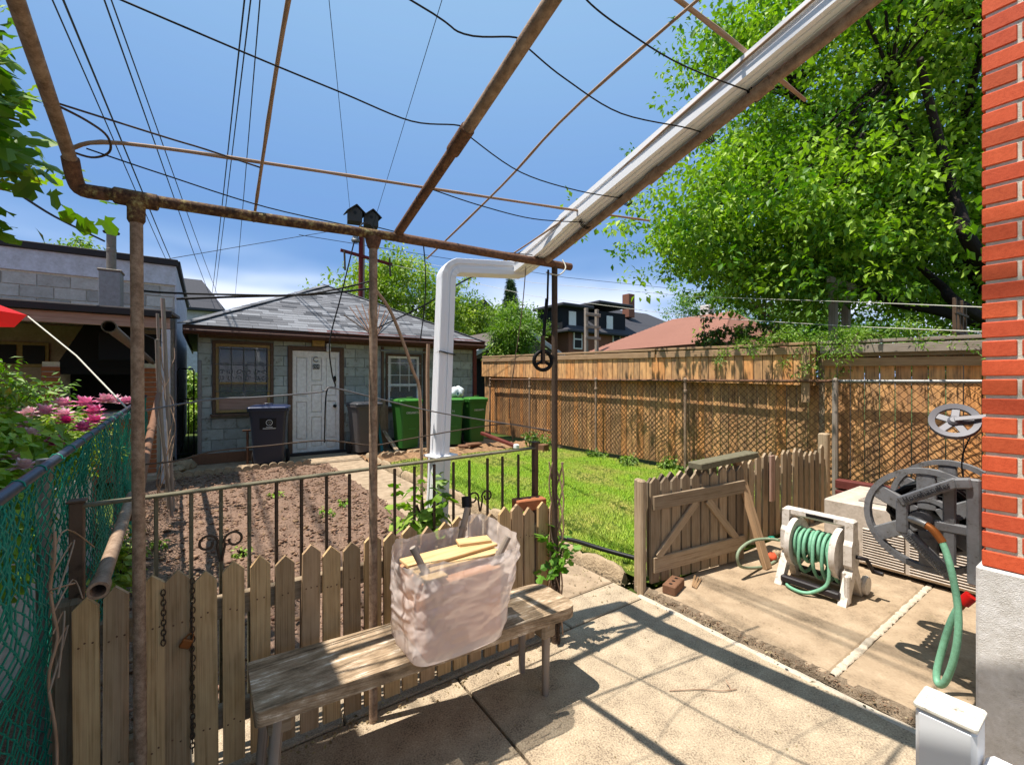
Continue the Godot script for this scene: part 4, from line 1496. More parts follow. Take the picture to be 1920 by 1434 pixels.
func pergola() -> void:
	var g := thing("pipe_pergola", "rusty pipe pergola frame over the patio", "pergola")
	var m := MB.new()
	m.tube([V(-0.335, 2.125, 1.975), V(0.2, 2.138, 1.961), V(0.72, 2.163, 1.961)], 0.0205, 12)
	put(m, "front_bar", M.lichen, g)
	m = MB.new()
	m.tube([V(0.72, 2.163, 1.961), V(1.2, 2.172, 1.961), V(1.78, 2.185, 1.961)], 0.0215, 12)
	put(m, "front_bar", M.rusty, g)
	for q in [[-0.194, 2.12, M.pipe, 0.018], [0.61, 2.15, M.pipe, 0.0185], [1.657, 2.17, M.iron, 0.0175]]:
		m = MB.new()
		m.tube([V(q[0] + (0.012 if q[0] < 0 else 0.0), -0.02, 1.961), V(q[0], q[1], 1.961)], q[3], 12)
		put(m, "post", q[2], g)
	m = MB.new()
	m.lathe(at(V(-0.194, 2.04, 1.961)), [Vector2(0.02, -0.0), Vector2(0.025, 0.01), Vector2(0.025, 0.05), Vector2(0.029, 0.06), Vector2(0.029, 0.07)], 14)
	m.lathe(at(V(-0.194, 2.122, 1.961), Basis(Vector3.BACK, PI / 2)), [Vector2(0.022, -0.06), Vector2(0.0275, -0.055), Vector2(0.0275, 0.055), Vector2(0.022, 0.06)], 14)
	put(m, "tee_fitting", M.lichen, g)
	m = MB.new()
	m.lathe(at(V(0.61, 2.12, 1.961)), [Vector2(0.019, -0.03), Vector2(0.024, -0.025), Vector2(0.032, 0.0), Vector2(0.036, 0.02)], 14)
	put(m, "tee_fitting", M.rusty, g)
	# rafters climb towards the house
	m = MB.new()
	m.tube([V(-0.335, py(-0.8), -0.8), V(-0.342, py(1.0), 1.0), V(-0.346, py(1.93), 1.93)], 0.0175, 12)
	put(m, "rafter", M.pipe, g)
	m = MB.new()
	m.tube(soft([V(-0.346, py(1.91), 1.91), V(-0.345, 2.15, 1.965), V(-0.33, 2.128, 1.985), V(-0.27, 2.125, 1.972)], 4), 0.0225, 12)
	put(m, "elbow", M.rusty, g)
	m = MB.new()
	m.tube([V(0.775, py(-0.8), -0.8), V(0.737, py(1.38), 1.38)], 0.0215, 12)
	put(m, "rafter", M.pipe, g)
	m = MB.new()
	m.tube([V(0.7375, py(1.36), 1.36), V(0.722, py(1.955), 1.955)], 0.02, 12)
	put(m, "rafter", M.rusty, g)
	m = MB.new()
	m.tube([V(0.7378, py(1.33), 1.33), V(0.7358, py(1.44), 1.44)], 0.0255, 12)
	put(m, "coupling", M.rusty, g)
	m = MB.new()
	m.tube([V(1.65, py(-0.8), -0.8), V(1.588, py(1.84), 1.84), V(1.585, py(1.93), 1.95)], 0.019, 12)
	put(m, "rafter", M.pipe, g)
	for d in [0.75, 1.2]:
		m = MB.new()
		var x := lerpf(1.65, 1.588, (d + 0.8) / 2.64)
		m.tube([V(x, py(d), d), V(x, py(d + 0.06), d + 0.06)], 0.024, 12)
		put(m, "coupling", M.pipe, g)
	# white downspout on the right-hand rafter
	var dn := thing("downspout", "white ribbed downspout running down the pergola to the ground", "downspout")
	var prof := PackedVector2Array()
	var half := PackedVector2Array()
	for i in 4:
		var x := -0.058 + i * 0.029
		half.append(Vector2(x + 0.001, 0.041)); half.append(Vector2(x + 0.02, 0.041)); half.append(Vector2(x + 0.0225, 0.034)); half.append(Vector2(x + 0.0275, 0.034))
	for p in half: prof.append(p)
	prof.append(Vector2(0.058, 0.037))
	for y in [0.012, 0.008, -0.008, -0.012]: prof.append(Vector2(0.058 if absf(y) > 0.01 else 0.052, y))
	for p in half: prof.append(-p)
	prof.append(Vector2(-0.058, -0.037))
	for y in [-0.012, -0.008, 0.008, 0.012]: prof.append(Vector2(-0.058 if absf(y) > 0.01 else -0.052, y))
	var up := V(0, 1, 0.3).normalized()
	m = MB.new()
	m.sweep(prof, [V(1.655, py(-0.8) + 0.075, -0.8), V(1.59, py(0.8) + 0.07, 0.8), V(1.545, py(1.72) + 0.065, 1.72)], up)
	put(m, "sloping_run", M.white_alu, dn)
	m = MB.new()
	m.sweep(prof, [V(1.549, py(1.66) + 0.066, 1.66), V(1.55, py(1.9) + 0.055, 1.9), V(1.565, 2.215, 2.1), V(1.575, 2.19, 2.24)], up)
	m.sweep(prof, [V(1.6, 2.188, 2.205), V(1.35, 2.175, 2.26), V(1.2, 2.165, 2.285)], Vector3.UP)
	put(m, "crossover", M.white_alu, dn)
	m = MB.new()
	var side := V(0.36, 0, -0.24).normalized()
	var pr2 := PackedVector2Array()
	for p in prof: pr2.append(p)
	var arc := []
	var hd := V(-0.4, 0, 0.07).normalized()
	var ce := V(1.205, 2.165, 2.284)
	for i in 7:
		var a := PI / 2 * i / 6.0
		arc.append(ce + hd * sin(a) * 0.075 - Vector3.UP * (1.0 - cos(a)) * 0.075)
	var rows := []
	for i in 7:
		var a := PI / 2 * i / 6.0
		var dirv := hd * cos(a) - Vector3.UP * sin(a)
		var y := hd * sin(a) + Vector3.UP * cos(a)
		var x := y.cross(dirv).normalized()
		var row := []
		var bulge := 1.02 + (0.03 if i % 2 else 0.0)
		for p in prof: row.append(arc[i] + x * p.x * bulge + y * p.y * bulge)
		rows.append(row)
	m.skin(rows, true, false)
	put(m, "elbow", M.white_alu, dn)
	m = MB.new()
	m.sweep(prof, [arc[6] + Vector3.UP * 0.01, V(1.085, 1.05, 2.29)], hd)
	put(m, "standing_run", M.white_alu, dn)
	m = MB.new()
	var pr3 := PackedVector2Array()
	for p in prof: pr3.append(p * 1.13)
	m.sweep(pr3, [V(1.087, 1.085, 2.29), V(1.035, 0.0, 2.3)], hd)
	put(m, "lower_run", M.white_alu, dn)
	m = MB.new()
	m.box(at(V(1.09, 1.09, 2.28), Basis(Vector3.UP, 0.18)), Vector3(0.15, 0.012, 0.13), 0.005)
	put(m, "collar", M.white_alu, dn)
	m = MB.new()
	m.sweep(pr3, [V(1.117, 1.665, 2.288), V(1.116, 1.66, 2.288)], hd)
	put(m, "strap", M.wire, dn)
	# rods laid across the frame
	var rods := [
		["wooden_rod", "knobbly brown stick laid along the pergola between left and centre rafters", [V(0.19, py(0.6) + 0.06, 0.6), V(0.168, py(1.3) + 0.055, 1.3), V(0.162, py(1.78) + 0.03, 1.78), V(0.165, 2.175, 2.143)], 0.0058, M.bamboo],
		["wooden_rod", "thin brown rod along the pergola right of the centre rafter", [V(1.24, py(0.4) + 0.05, 0.4), V(1.077, py(1.13) + 0.05, 1.13), V(1.044, py(1.58) + 0.05, 1.58), V(0.976, 2.164, 2.214)], 0.0048, M.bamboo],
		["wooden_rod", "thin brown rod running close beside the white downspout", [V(1.545, py(0.2) + 0.08, 0.2), V(1.516, py(1.1) + 0.08, 1.1), V(1.506, py(1.62) + 0.07, 1.62), V(1.427, 2.222, 2.088)], 0.0048, M.bamboo],
		["bamboo_cane", "long bamboo cane tied crosswise over all three rafters", [V(-0.345, 2.235, 1.926), V(-0.216, 2.26, 1.86), V(0.281, 2.285, 1.777), V(0.753, 2.306, 1.708), V(1.395, 2.335, 1.611), V(1.945, 2.362, 1.522)], 0.006, M.bamboo],
		["wooden_stick", "short brown stick lying across the downspout near the house", [V(1.0, 2.66, 0.82), V(1.5, 2.66, 0.81), V(2.007, 2.648, 0.801)], 0.0075, M.bamboo]]
	for r in rods:
		m = MB.new()
		var ps := soft(r[2], 5)
		var rad := []
		for i in ps.size(): rad.append(r[3] * (1.0 + (0.22 if i % 4 == 0 else 0.0)) * (1.05 - 0.2 * i / ps.size()))
		m.tube(ps, rad, 8)
		tag(put(m, r[0], r[4]), r[1], "rod")
	var ws := [
		["black wire strung across the rafters nearest the bar", [V(-0.3, 2.214, 1.85), V(-0.125, 2.201, 1.892), V(0.196, 2.18, 1.955), V(0.593, 2.182, 1.99)]],
		["black wire tied across the rafters at the rusty coupling", [V(-0.34, 2.375, 1.32), V(0.074, 2.363, 1.35), V(0.329, 2.355, 1.36), V(0.55, 2.35, 1.37), V(0.71, 2.375, 1.342), V(0.76, 2.37, 1.37), V(1.035, 2.337, 1.43), V(1.345, 2.34, 1.429), V(1.62, 2.36, 1.4)]],
		["black wire tied across the rafters above the coupling", [V(-0.33, 2.47, 1.03), V(0.42, 2.453, 1.051), V(0.576, 2.445, 1.061), V(0.72, 2.475, 1.023), V(0.77, 2.47, 1.03), V(0.926, 2.45, 1.044), V(1.201, 2.445, 1.06), V(1.521, 2.475, 1.011), V(1.64, 2.48, 1.0)]],
		["black wire tied across the rafters nearest the house", [V(-0.33, 2.54, 0.83), V(0.2, 2.52, 0.85), V(0.76, 2.54, 0.84), V(0.83, 2.513, 0.851), V(0.979, 2.505, 0.854), V(1.249, 2.51, 0.849), V(1.63, 2.545, 0.816)]],
		["black wire running from the bamboo cane to the downspout", [V(0.728, 2.28, 1.651), V(0.981, 2.27, 1.662), V(1.27, 2.271, 1.657), V(1.56, 2.3, 1.609)]],
		["black wire along the top of the front bar", [V(0.62, 2.2, 1.985), V(0.95, 2.19, 1.99), V(1.3, 2.2, 1.98), V(1.55, 2.215, 1.96)]]]
	for w in ws:
		var o := wire_thing("tie_wire", w[0], soft(w[1]), 0.0025, M.wire, "wires of the pergola")
		m = MB.new()
		coil_round(m, w[1][-1], Vector3(0.02, 0.28, 0.96).normalized(), 0.03, 2.5)
		part(m, "twist", M.wire, o)
	wire_thing("cable_loop", "loop of brown cable dangling from the left rafter", soft([V(-0.345, 2.26, 1.7), V(-0.282, 2.249, 1.732), V(-0.243, 2.236, 1.775), V(-0.246, 2.216, 1.842), V(-0.295, 2.203, 1.885), V(-0.36, 2.215, 1.89)]), 0.0035, M.iron)
	wire_thing("cable", "dark cable from the left rafter to the brown stick", soft([V(-0.33, 2.262, 1.7), V(-0.1, 2.26, 1.74), V(0.0, 2.262, 1.76), V(0.165, 2.262, 1.8)]), 0.003, M.iron)
	# wires strung between the posts
	var d := 1.985
	wire_thing("post_wire", "doubled black wire strung between left and centre posts high up", soft([V(-0.196, 1.819, 1.985), V(-0.132, 1.817, 1.985), V(0.057, 1.831, 1.985), V(0.313, 1.858, 1.985), V(0.481, 1.906, 1.985), V(0.607, 1.953, 1.985)]), 0.004, M.wire, "wires between the pergola posts")
	wire_thing("post_wire", "pale wire with a knot by the garage door strung between posts", soft([V(-0.196, 1.399, 1.985), V(0.016, 1.437, 1.985), V(0.162, 1.442, 1.985), V(0.395, 1.46, 1.985), V(0.442, 1.477, 1.985), V(0.619, 1.433, 1.985), V(0.96, 1.348, 1.985), V(1.67, 1.217, 1.985)]), 0.0033, M.wire_grey, "wires between the pergola posts")
	wire_thing("post_wire", "thin dark wire sagging low between all three posts", soft([V(-0.196, 1.216, 1.985), V(-0.087, 1.22, 1.985), V(0.024, 1.244, 1.985), V(0.198, 1.25, 1.985), V(0.416, 1.255, 1.985), V(0.611, 1.219, 1.985), V(0.768, 1.233, 1.985), V(1.078, 1.262, 1.985), V(1.374, 1.273, 1.985), V(1.67, 1.204, 1.985)]), 0.003, M.iron, "wires between the pergola posts")
	wire_thing("hanging_wire", "thin wire hanging from the bar in front of the garage door", soft([V(0.535, 2.118, 1.985), V(0.514, 2.026, 1.985), V(0.476, 1.86, 1.985), V(0.433, 1.674, 1.985), V(0.442, 1.539, 1.985), V(0.455, 1.482, 1.985), V(0.42, 1.459, 1.985), V(0.412, 1.246, 1.985)]), 0.003, M.wire)
	wire_thing("hanging_wire", "thin wire hanging from the bar left of the downspout", soft([V(0.859, 2.152, 1.985), V(0.867, 2.056, 1.985), V(0.867, 1.902, 1.985), V(0.842, 1.696, 1.985)]), 0.003, M.wire)
	wire_thing("hanging_wire", "thin wire hanging by the tree from the bar right of the downspout", soft([V(1.469, 2.145, 1.985), V(1.439, 1.875, 1.985), V(1.392, 1.608, 1.985), V(1.357, 1.375, 1.985), V(1.382, 1.171, 1.985)]), 0.0028, M.iron)
	wire_thing("rope", "white cord tied round the right end of the front bar", soft([V(1.6, 2.13, 1.97), V(1.66, 2.115, 1.93), V(1.71, 2.16, 1.925), V(1.712, 2.215, 1.955)]), 0.004, M.wire_white)
	# pulley hung by the right post
	var p := thing("hanging_pulley", "dark iron pulley hanging by a rope beside the right post", "pulley")
	var pc := V(1.554, 1.622, 1.94)
	m = MB.new()
	m.tube(soft([V(1.601, 2.139, 1.95), V(1.589, 2.033, 1.94), V(1.585, 1.942, 1.94), pc + Vector3(0.01, 0.14, 0)]), 0.006, 6)
	m.tube([V(1.577, 1.972, 1.94), V(1.566, 1.88, 1.94), pc + Vector3(0.0, 0.14, 0)], 0.005, 6)
	put(m, "rope", M.wire, p)
	m = MB.new()
	var tor := []
	for i in 25: tor.append(pc + (Vector3(1, 0, 0.35).normalized() * cos(TAU * i / 24) + Vector3.UP * sin(TAU * i / 24)) * 0.052)
	m.tube(tor, 0.011, 8, false)
	for i in 3:
		var a := TAU * i / 3 + PI / 2
		m.tube([pc, pc + (Vector3(1, 0, 0.35).normalized() * cos(a) + Vector3.UP * sin(a)) * 0.052], 0.009, 6)
	put(m, "wheel", M.black_iron, p)
	m = MB.new()
	for s in [-1, 1]:
		var o: Vector3 = Vector3(-0.35, 0, 1).normalized() * 0.016 * s
		m.bar(pc + o + Vector3(0.0, -0.02, 0), pc + o * 0.5 + Vector3(0, 0.14, 0), 0.02, 0.005, Vector3.RIGHT)
	put(m, "bracket", M.iron, p)

func picket(w: float, h: float, th := 0.019) -> MB:
	var m := MB.new()
	var tip := rf(0.032, 0.042)
	m.prism(Transform3D(), PackedVector2Array([Vector2(-w / 2, 0), Vector2(w / 2, 0), Vector2(w / 2, h - tip), Vector2(rf(-0.003, 0.003), h), Vector2(-w / 2, h - tip)]), -th / 2, th / 2, Vector2(rf(0, 9), rf(0, 9)))
	return m

func nails(p: MeshInstance3D, w: float, front: float) -> void:
	for y in [0.16, 0.6]:
		var n := rng.randi_range(2, 3)
		for i in n:
			var m := MB.new()
			m.lathe(Transform3D(Basis(Vector3.RIGHT, PI / 2), Vector3((i - (n - 1) / 2.0) * w * 0.3 + rf(-0.004, 0.004), y + rf(-0.012, 0.012), front)), [Vector2(0, 0.0015), Vector2(0.0032, 0.001), Vector2(0.0036, -0.001)], 6)
			part(m, "nail", M.rusty, p)

func picket_fences() -> void:
	var f := thing("picket_fence", "unpainted low picket fence behind the wooden bench", "fence")
	var xs := [[-0.328, 0.066], [-0.258, 0.066], [-0.158, 0.07], [-0.085, 0.076], [0.003, 0.076]]
	var x := 0.092
	while x < 1.75:
		xs.append([x, rf(0.07, 0.078)])
		x += 0.0905
	for i in xs.size():
		var h := rf(0.755, 0.79)
		var pk := part(picket(xs[i][1], h), "picket", M["picket%d" % [0, 2, 0, 1, 2][rng.randi_range(0, 4)]], f, V(xs[i][0], 0.02, 2.05 + rf(-0.003, 0.003)), Basis(Vector3.BACK, rf(-0.012, 0.012)))
		nails(pk, xs[i][1], 0.01)
	for y in [0.19, 0.62]:
		var m := MB.new()
		m.bar(V(-0.37, y, 2.082), V(1.74, y, 2.082), 0.085, 0.036, Vector3.UP, 0.004)
		put(m, "rail", M.greywood1, f)
	for xx in [-0.39, 1.68]:
		var m := MB.new()
		m.cube(V(xx, 0.37, 2.13), Vector3(0.07, 0.76, 0.07), 0.01)
		put(m, "post", M.greywood3, f)
	# iron railing just behind it
	var r := thing("iron_railing", "rusty iron railing with pale flaking top rail behind pickets", "railing")
	var m := MB.new()
	m.bar(V(-0.39, 1.065, 2.15), V(1.66, 1.1, 2.15), 0.012, 0.034, Vector3.UP, 0.003)
	put(m, "top_rail", M.rail_top, r)
	m = MB.new()
	m.bar(V(-0.39, 0.13, 2.15), V(1.66, 0.13, 2.15), 0.012, 0.03, Vector3.UP, 0.003)
	put(m, "bottom_rail", M.iron, r)
	for bx in [-0.155, -0.047, 0.051, 0.15, 0.251, 0.35, 0.455, 0.557, 0.665, 0.776, 0.88, 0.99, 1.103, 1.201, 1.319, 1.421, 1.535]:
		m = MB.new()
		m.box(at(V(bx, 0.6, 2.15), ry(rf(-12, 12))), Vector3(0.013, 0.94, 0.013), 0.002)
		put(m, "baluster", M.iron if bx > 0.2 else M.rail_top, r)
	for q in [[-0.372, 1.08, 0.038], [1.66, 1.13, 0.032]]:
		m = MB.new()
		m.cube(V(q[0], q[1] / 2, 2.15), Vector3(q[2], q[1], q[2]), 0.003)
		m.cube(V(q[0], q[1] + 0.004, 2.15), Vector3(q[2] + 0.012, 0.008, q[2] + 0.012), 0.002)
		put(m, "end_post", M.brown_trim, r)
	for cx in [0.0505, 1.262]:
		m = MB.new()
		for s in [-1.0, 1.0]:
			var ps := []
			for i in 22:
				var t := i / 21.0
				var a := lerpf(-0.5, PI * 2.1, t)
				var rr := 0.036 * (1.0 - 0.55 * t)
				ps.append(V(cx + s * (0.045 - cos(a) * rr), 0.86 + sin(a) * rr - (0.0), 2.135))
			ps.push_front(V(cx + s * 0.002, 0.78, 2.135))
			m.tube(soft(ps, 2), 0.005, 5)
		put(m, "scroll", M.iron, r)
	# chains and padlock hanging on the pickets
	for q in [[-0.125, 0.74, 0.2], [-0.04, 0.76, 0.62]]:
		var ch := thing("hanging_chain", "short rusty chain hanging between pickets left of the padlock" if q[0] < -0.1 else "long rusty chain with a padlock hanging between the pickets", "chain")
		var n := int(q[2] / 0.017)
		for i in n:
			m = MB.new()
			var ps := []
			for k in 9:
				var a := TAU * k / 8
				var o := Vector3(cos(a) * 0.0065, sin(a) * 0.0125, 0)
				if i % 2: o = Vector3(0, o.y, o.x)
				ps.append(o)
			m.tube(ps, 0.0022, 4, false)
			part(m, "link", M.iron, ch, V(q[0] + rf(-0.002, 0.002), q[1] - i * 0.018, 2.033))
		if q[0] > -0.1:
			m = MB.new()
			m.box(at(V(-0.06, 0.535, 2.03), Basis(Vector3.BACK, -0.5)), Vector3(0.036, 0.032, 0.014), 0.004)
			var ps := []
			for k in 9: ps.append(V(-0.06, 0.535, 2.03) + Basis(Vector3.BACK, -0.5) * Vector3(cos(PI * k / 8) * 0.012, 0.015 + sin(PI * k / 8) * 0.022, 0))
			m.tube(ps, 0.003, 5)
			put(m, "padlock", M.brass, ch)
	# bricks
	brick_thing("brick", "orange brick lying on top of the picket fence rail", V(1.585, 0.78, 2.11), ry(-10), M.fire_brick)
	# open gate and the fence it is folded against
	var g := thing("picket_gate", "grey picket gate with slanting braces standing open on the slab", "gate")
	var p0 := V(2.62, 0.05, 2.035)
	var p1 := V(3.6, 0.05, 1.9)
	var dir := (p1 - p0).normalized()
	var bas := Basis(dir, Vector3.UP, dir.cross(Vector3.UP))
	for i in 10:
		var p := p0.lerp(p1, (i + 0.3) / 9.6)
		part(picket(0.082, rf(0.74, 0.77)), "picket", M["greywood%d" % rng.randi_range(0, 3)], g, p + Vector3.UP * 0.015, bas)
	var nrm := dir.cross(Vector3.UP) * 0.022
	for y in [[0.2, 0.11], [0.64, 0.1]]:
		m = MB.new()
		var tip := V(0, 0.045 if y[0] > 0.5 else 0.03, 0)
		m.bar(p0 + nrm + Vector3.UP * (y[0] - 0.05), p1 + nrm + Vector3.UP * (y[0] - 0.05) + tip * 0.4, y[1], 0.022, Vector3.UP, 0.003, Vector2(rf(0, 5), rf(0, 5)))
		put(m, "rail", M["greywood%d" % (0 if y[0] < 0.5 else 1)], g)
	for q in [[0.04, 0.22, 0.44, 0.57], [0.56, 0.57, 0.9, 0.22]]:
		m = MB.new()
		m.bar(p0.lerp(p1, q[0]) + nrm + Vector3.UP * (q[1] - 0.02), p0.lerp(p1, q[2]) + nrm + Vector3.UP * (q[3] - 0.02), 0.06, 0.02, Vector3.UP, 0.003, Vector2(rf(0, 5), rf(0, 5)))
		put(m, "brace", M.greywood0, g)
	f = thing("picket_fence", "row of grey pickets behind the open gate and hose cart", "fence")
	x = 2.74
	while x < 5.45:
		var d := lerpf(2.13, 1.98, (x - 2.7) / 2.7)
		part(picket(rf(0.078, 0.088), rf(0.76, 0.82)), "picket", M["greywood%d" % rng.randi_range(0, 3)], f, V(x, 0.03, d), Basis(Vector3.BACK, rf(-0.02, 0.02)))
		x += rf(0.105, 0.112)
	for y in [0.2, 0.64]:
		m = MB.new()
		m.bar(V(2.66, y, 2.165), V(5.5, y, 2.01), 0.085, 0.036, Vector3.UP, 0.004)
		put(m, "rail", M.greywood1, f)
	for q in [[2.545, 2.06, 0.84, 0.055], [2.595, 2.13, 0.83, 0.05], [5.52, 2.02, 0.98, 0.09]]:
		m = MB.new()
		m.cube(V(q[0], q[2] / 2 - 0.03, q[1]), Vector3(q[3], q[2], q[3]), 0.012)
		put(m, "post", M["greywood%d" % rng.randi_range(0, 2)], f)
	m = MB.new()
	m.cube(V(4.28, 0.62, 1.98), Vector3(0.075, 0.42, 0.02), 0.003)
	put(m, "batten", M.plank_pink, f)
	m = MB.new()
	m.bar(V(3.6, 0.05, 1.7), V(3.625, 0.87, 1.965), 0.035, 0.085, V(0, 0.3, -1), 0.004)
	tag(put(m, "leaning_plank", M.cap_wood), "rough plank leaning on the open picket gate", "plank")
	m = MB.new()
	m.bar(V(3.08, 0.86, 1.99), V(3.86, 0.885, 1.95), 0.05, 0.12, Vector3.UP, 0.006)
	tag(put(m, "timber", M.rail_top), "mossy timber offcut resting on the gate tops", "timber")

func brick_thing(called: String, label: String, p: Vector3, b: Basis, mt: Material) -> void:
	var k := thing(called, label, "brick")
	var m := MB.new()
	m.box(Transform3D(b, p), Vector3(0.19, 0.062, 0.09), 0.005)
	put(m, "body", mt, k)
	for i in 3:
		m = MB.new()
		var c := p + b * Vector3(-0.055 + i * 0.055, 0.0305, 0)
		m.lathe(Transform3D(b, c), [Vector2(0.0, 0.0012), Vector2(0.0125, 0.0012)], 12)
		put(m, "core_hole", M.print_dark, k)

func bench_and_bag() -> void:
	var b := thing("bench", "weathered plank bench with flaking paint against the picket fence", "bench")
	var X := Transform3D(Basis(Vector3(0, 0, 1), Vector3(1, 0, 0), Vector3.UP), Vector3.ZERO)
	var cor := [Vector2(-1.645, 0.13), Vector2(-1.565, 1.475), Vector2(-1.865, 1.475), Vector2(-1.965, 0.13)]
	var poly := PackedVector2Array()
	for i in 4:
		var p: Vector2 = cor[i]
		var a: Vector2 = (cor[(i + 3) % 4] - p).normalized()
		var c: Vector2 = (cor[(i + 1) % 4] - p).normalized()
		var r := 0.075 if i in [1, 2] else 0.02
		for k in 6:
			var t := k / 5.0
			poly.append((p + a * r).lerp(p, t).lerp(p.lerp(p + c * r, t), t))
	var m := MB.new()
	m.prism(X, poly, 0.38, 0.432, Vector2(0.3, 0.1))
	put(m, "seat", M.bench, b)
	for q in [[1.3, 1.6, 1.345, 1.66], [1.33, 1.83, 1.35, 1.86], [0.2, 1.68, 0.17, 1.67], [0.2, 1.93, 0.17, 1.95]]:
		m = MB.new()
		m.tube([V(q[0], 0.39, q[1]), V(q[2], 0.0, q[3])], [0.022, 0.017], 10)
		put(m, "leg", M.grey_rail, b)
		m = MB.new()
		m.box(at(V(q[0] + 0.01, 0.35, q[1] + (0.02 if q[1] < 1.75 else -0.02))), Vector3(0.08, 0.075, 0.075), 0.012)
		put(m, "leg_block", M.greywood1, b)
	# plastic sack of wood
	var bag := thing("plastic_sack", "cloudy plastic sack full of scrap wood standing on the bench", "sack")
	var f := FastNoiseLite.new()
	f.seed = 14
	f.frequency = 5.0
	f.fractal_octaves = 4
	# creases: straight folds across the unrolled side (around 0..1.5 m, up 0..0.4 m)
	var folds := []
	for i in 34:
		var p := Vector2(rf(0, 1.5), rf(0.02, 0.38))
		var ang := rf(-0.5, 0.5) if i % 3 else rf(0.8, 2.3)
		folds.append([p, Vector2(cos(ang), sin(ang)), rf(0.05, 0.16), rf(0.003, 0.009), rf(0.005, 0.011)])
	var rows := []
	var n := 220
	for i in 73:
		var t := i / 72.0
		var row := []
		for k in n:
			var a := TAU * k / n
			var cx := cos(a)
			var cz := sin(a)
			var pw := lerpf(0.34, 0.52, t)
			var hx := lerpf(0.195, 0.245, pow(t, 0.8))
			var hz := lerpf(0.165, 0.185, t)
			var e := Vector2(signf(cx) * pow(absf(cx), pw) * hx, signf(cz) * pow(absf(cz), pw) * hz)
			var q := Vector3(e.x, t * 0.4, e.y)
			var w := absf(f.get_noise_3dv(q * 0.8)) * (0.016 + 0.022 * t)
			var s := Vector2(1.5 * k / n, t * 0.38)
			for fo in folds:
				var dv: Vector2 = s - fo[0]
				if dv.x > 0.75: dv.x -= 1.5
				elif dv.x < -0.75: dv.x += 1.5
				var al: float = dv.dot(fo[1]) / fo[2]
				var ac: float = absf(dv.cross(fo[1])) / fo[4]
				if absf(al) < 1.0 and ac < 2.5:
					w += fo[3] * (1.0 - al * al) * maxf(0.0, 1.0 - ac * 0.4)
			var nr := Vector2(cx, cz)
			var y := 0.436 + t * 0.36
			if t > 0.85: y += f.get_noise_2d(cos(a) * 0.12, sin(a) * 0.12) * 0.05 * (t - 0.85) / 0.15 + 0.012 * (t - 0.85) / 0.15
			y += (0.06 if cx > 0.2 and cz < 0.0 else 0.0) * maxf(0.0, t - 0.7) / 0.3 * absf(cx * cz) * 2.0
			w += 0.003
			row.append(Vector3(0.845 + 0.045 * t + e.x + nr.x * w, y, -1.705 + e.y + nr.y * w))
		rows.append(row)
	m = MB.new()
	m.skin(rows, true, true)
	m.fan(rows[0], Vector3.DOWN)
	put(m, "film", M.film, bag)
	var X2 := Basis(Vector3.UP, 0.02)
	m = MB.new()
	m.box(at(V(0.855, 0.585, 1.705), X2), Vector3(0.345, 0.28, 0.285), 0.006)
	tag(put(m, "carton", M.carton), "pinkish carton inside the plastic sack", "carton")
	var bd := [[0.87, 0.752, 1.66, 0.4, 0.085, 3.0], [0.87, 0.754, 1.76, 0.4, 0.09, 2.0], [0.9, 0.768, 1.70, 0.36, 0.08, 5.0], [1.0, 0.782, 1.75, 0.15, 0.07, -14.0], [0.72, 0.752, 1.57, 0.1, 0.05, 1.0]]
	var lb := ["yellow board at the front of the sack", "yellow board at the back of the sack", "yellow board on top in the sack", "short yellow offcut on the boards in the sack", "small yellow chip at the front corner of the sack"]
	for i in bd.size():
		var q: Array = bd[i]
		m = MB.new()
		m.box(at(V(q[0], q[1], q[2]), ry(q[5])), Vector3(q[3], 0.013, q[4]), 0.002, Vector2(i * 0.7, i))
		tag(put(m, "scrap_board", M.new_wood), lb[i], "board", "scrap boards in the sack")
	var st := [[V(0.75, 0.66, 1.6), V(0.655, 0.865, 1.62), 0.014, "dark cane stub leaning left out of the sack", M.grey_rail],
		[V(1.0, 0.7, 1.6), V(1.075, 0.835, 1.58), 0.016, "grey cane stub at the right rim of the sack", M.grey_rail],
		[V(0.97, 0.72, 1.84), V(1.035, 0.9, 1.87), 0.016, "grey cane stub at the back of the sack", M.grey_rail],
		[V(1.02, 0.74, 1.8), V(0.985, 0.79, 1.79), 0.01, "tiny cane end among the boards in the sack", M.grey_rail]]
	for q in st:
		m = MB.new()
		var dv: Vector3 = (q[1] - q[0])
		m.tube([q[0], q[0] + dv * 0.45, q[0] + dv * 0.48, q[0] + dv * 0.52, q[0] + dv * 0.55, q[1]], [q[2], q[2], q[2] * 1.25, q[2] * 1.25, q[2] * 0.95, q[2] * 0.9], 10)
		tag(put(m, "cane_stub", q[4]), q[3], "cane", "cane stubs in the sack")
	m = MB.new()
	m.tube([V(1.04, 0.895, 1.885), V(1.045, 0.945, 1.9)], 0.024, 12)
	tag(put(m, "rubber_cap", M.hose_black), "black rubber cap behind the sack at the fence top", "cap")

func d_ring(ce: Vector3, r: float, n: int) -> Array:
	var out := []
	for i in n + 1:
		var a := TAU * i / n
		out.append(ce + Vector3(cos(a) * r, sin(a) * r, 0))
	return out

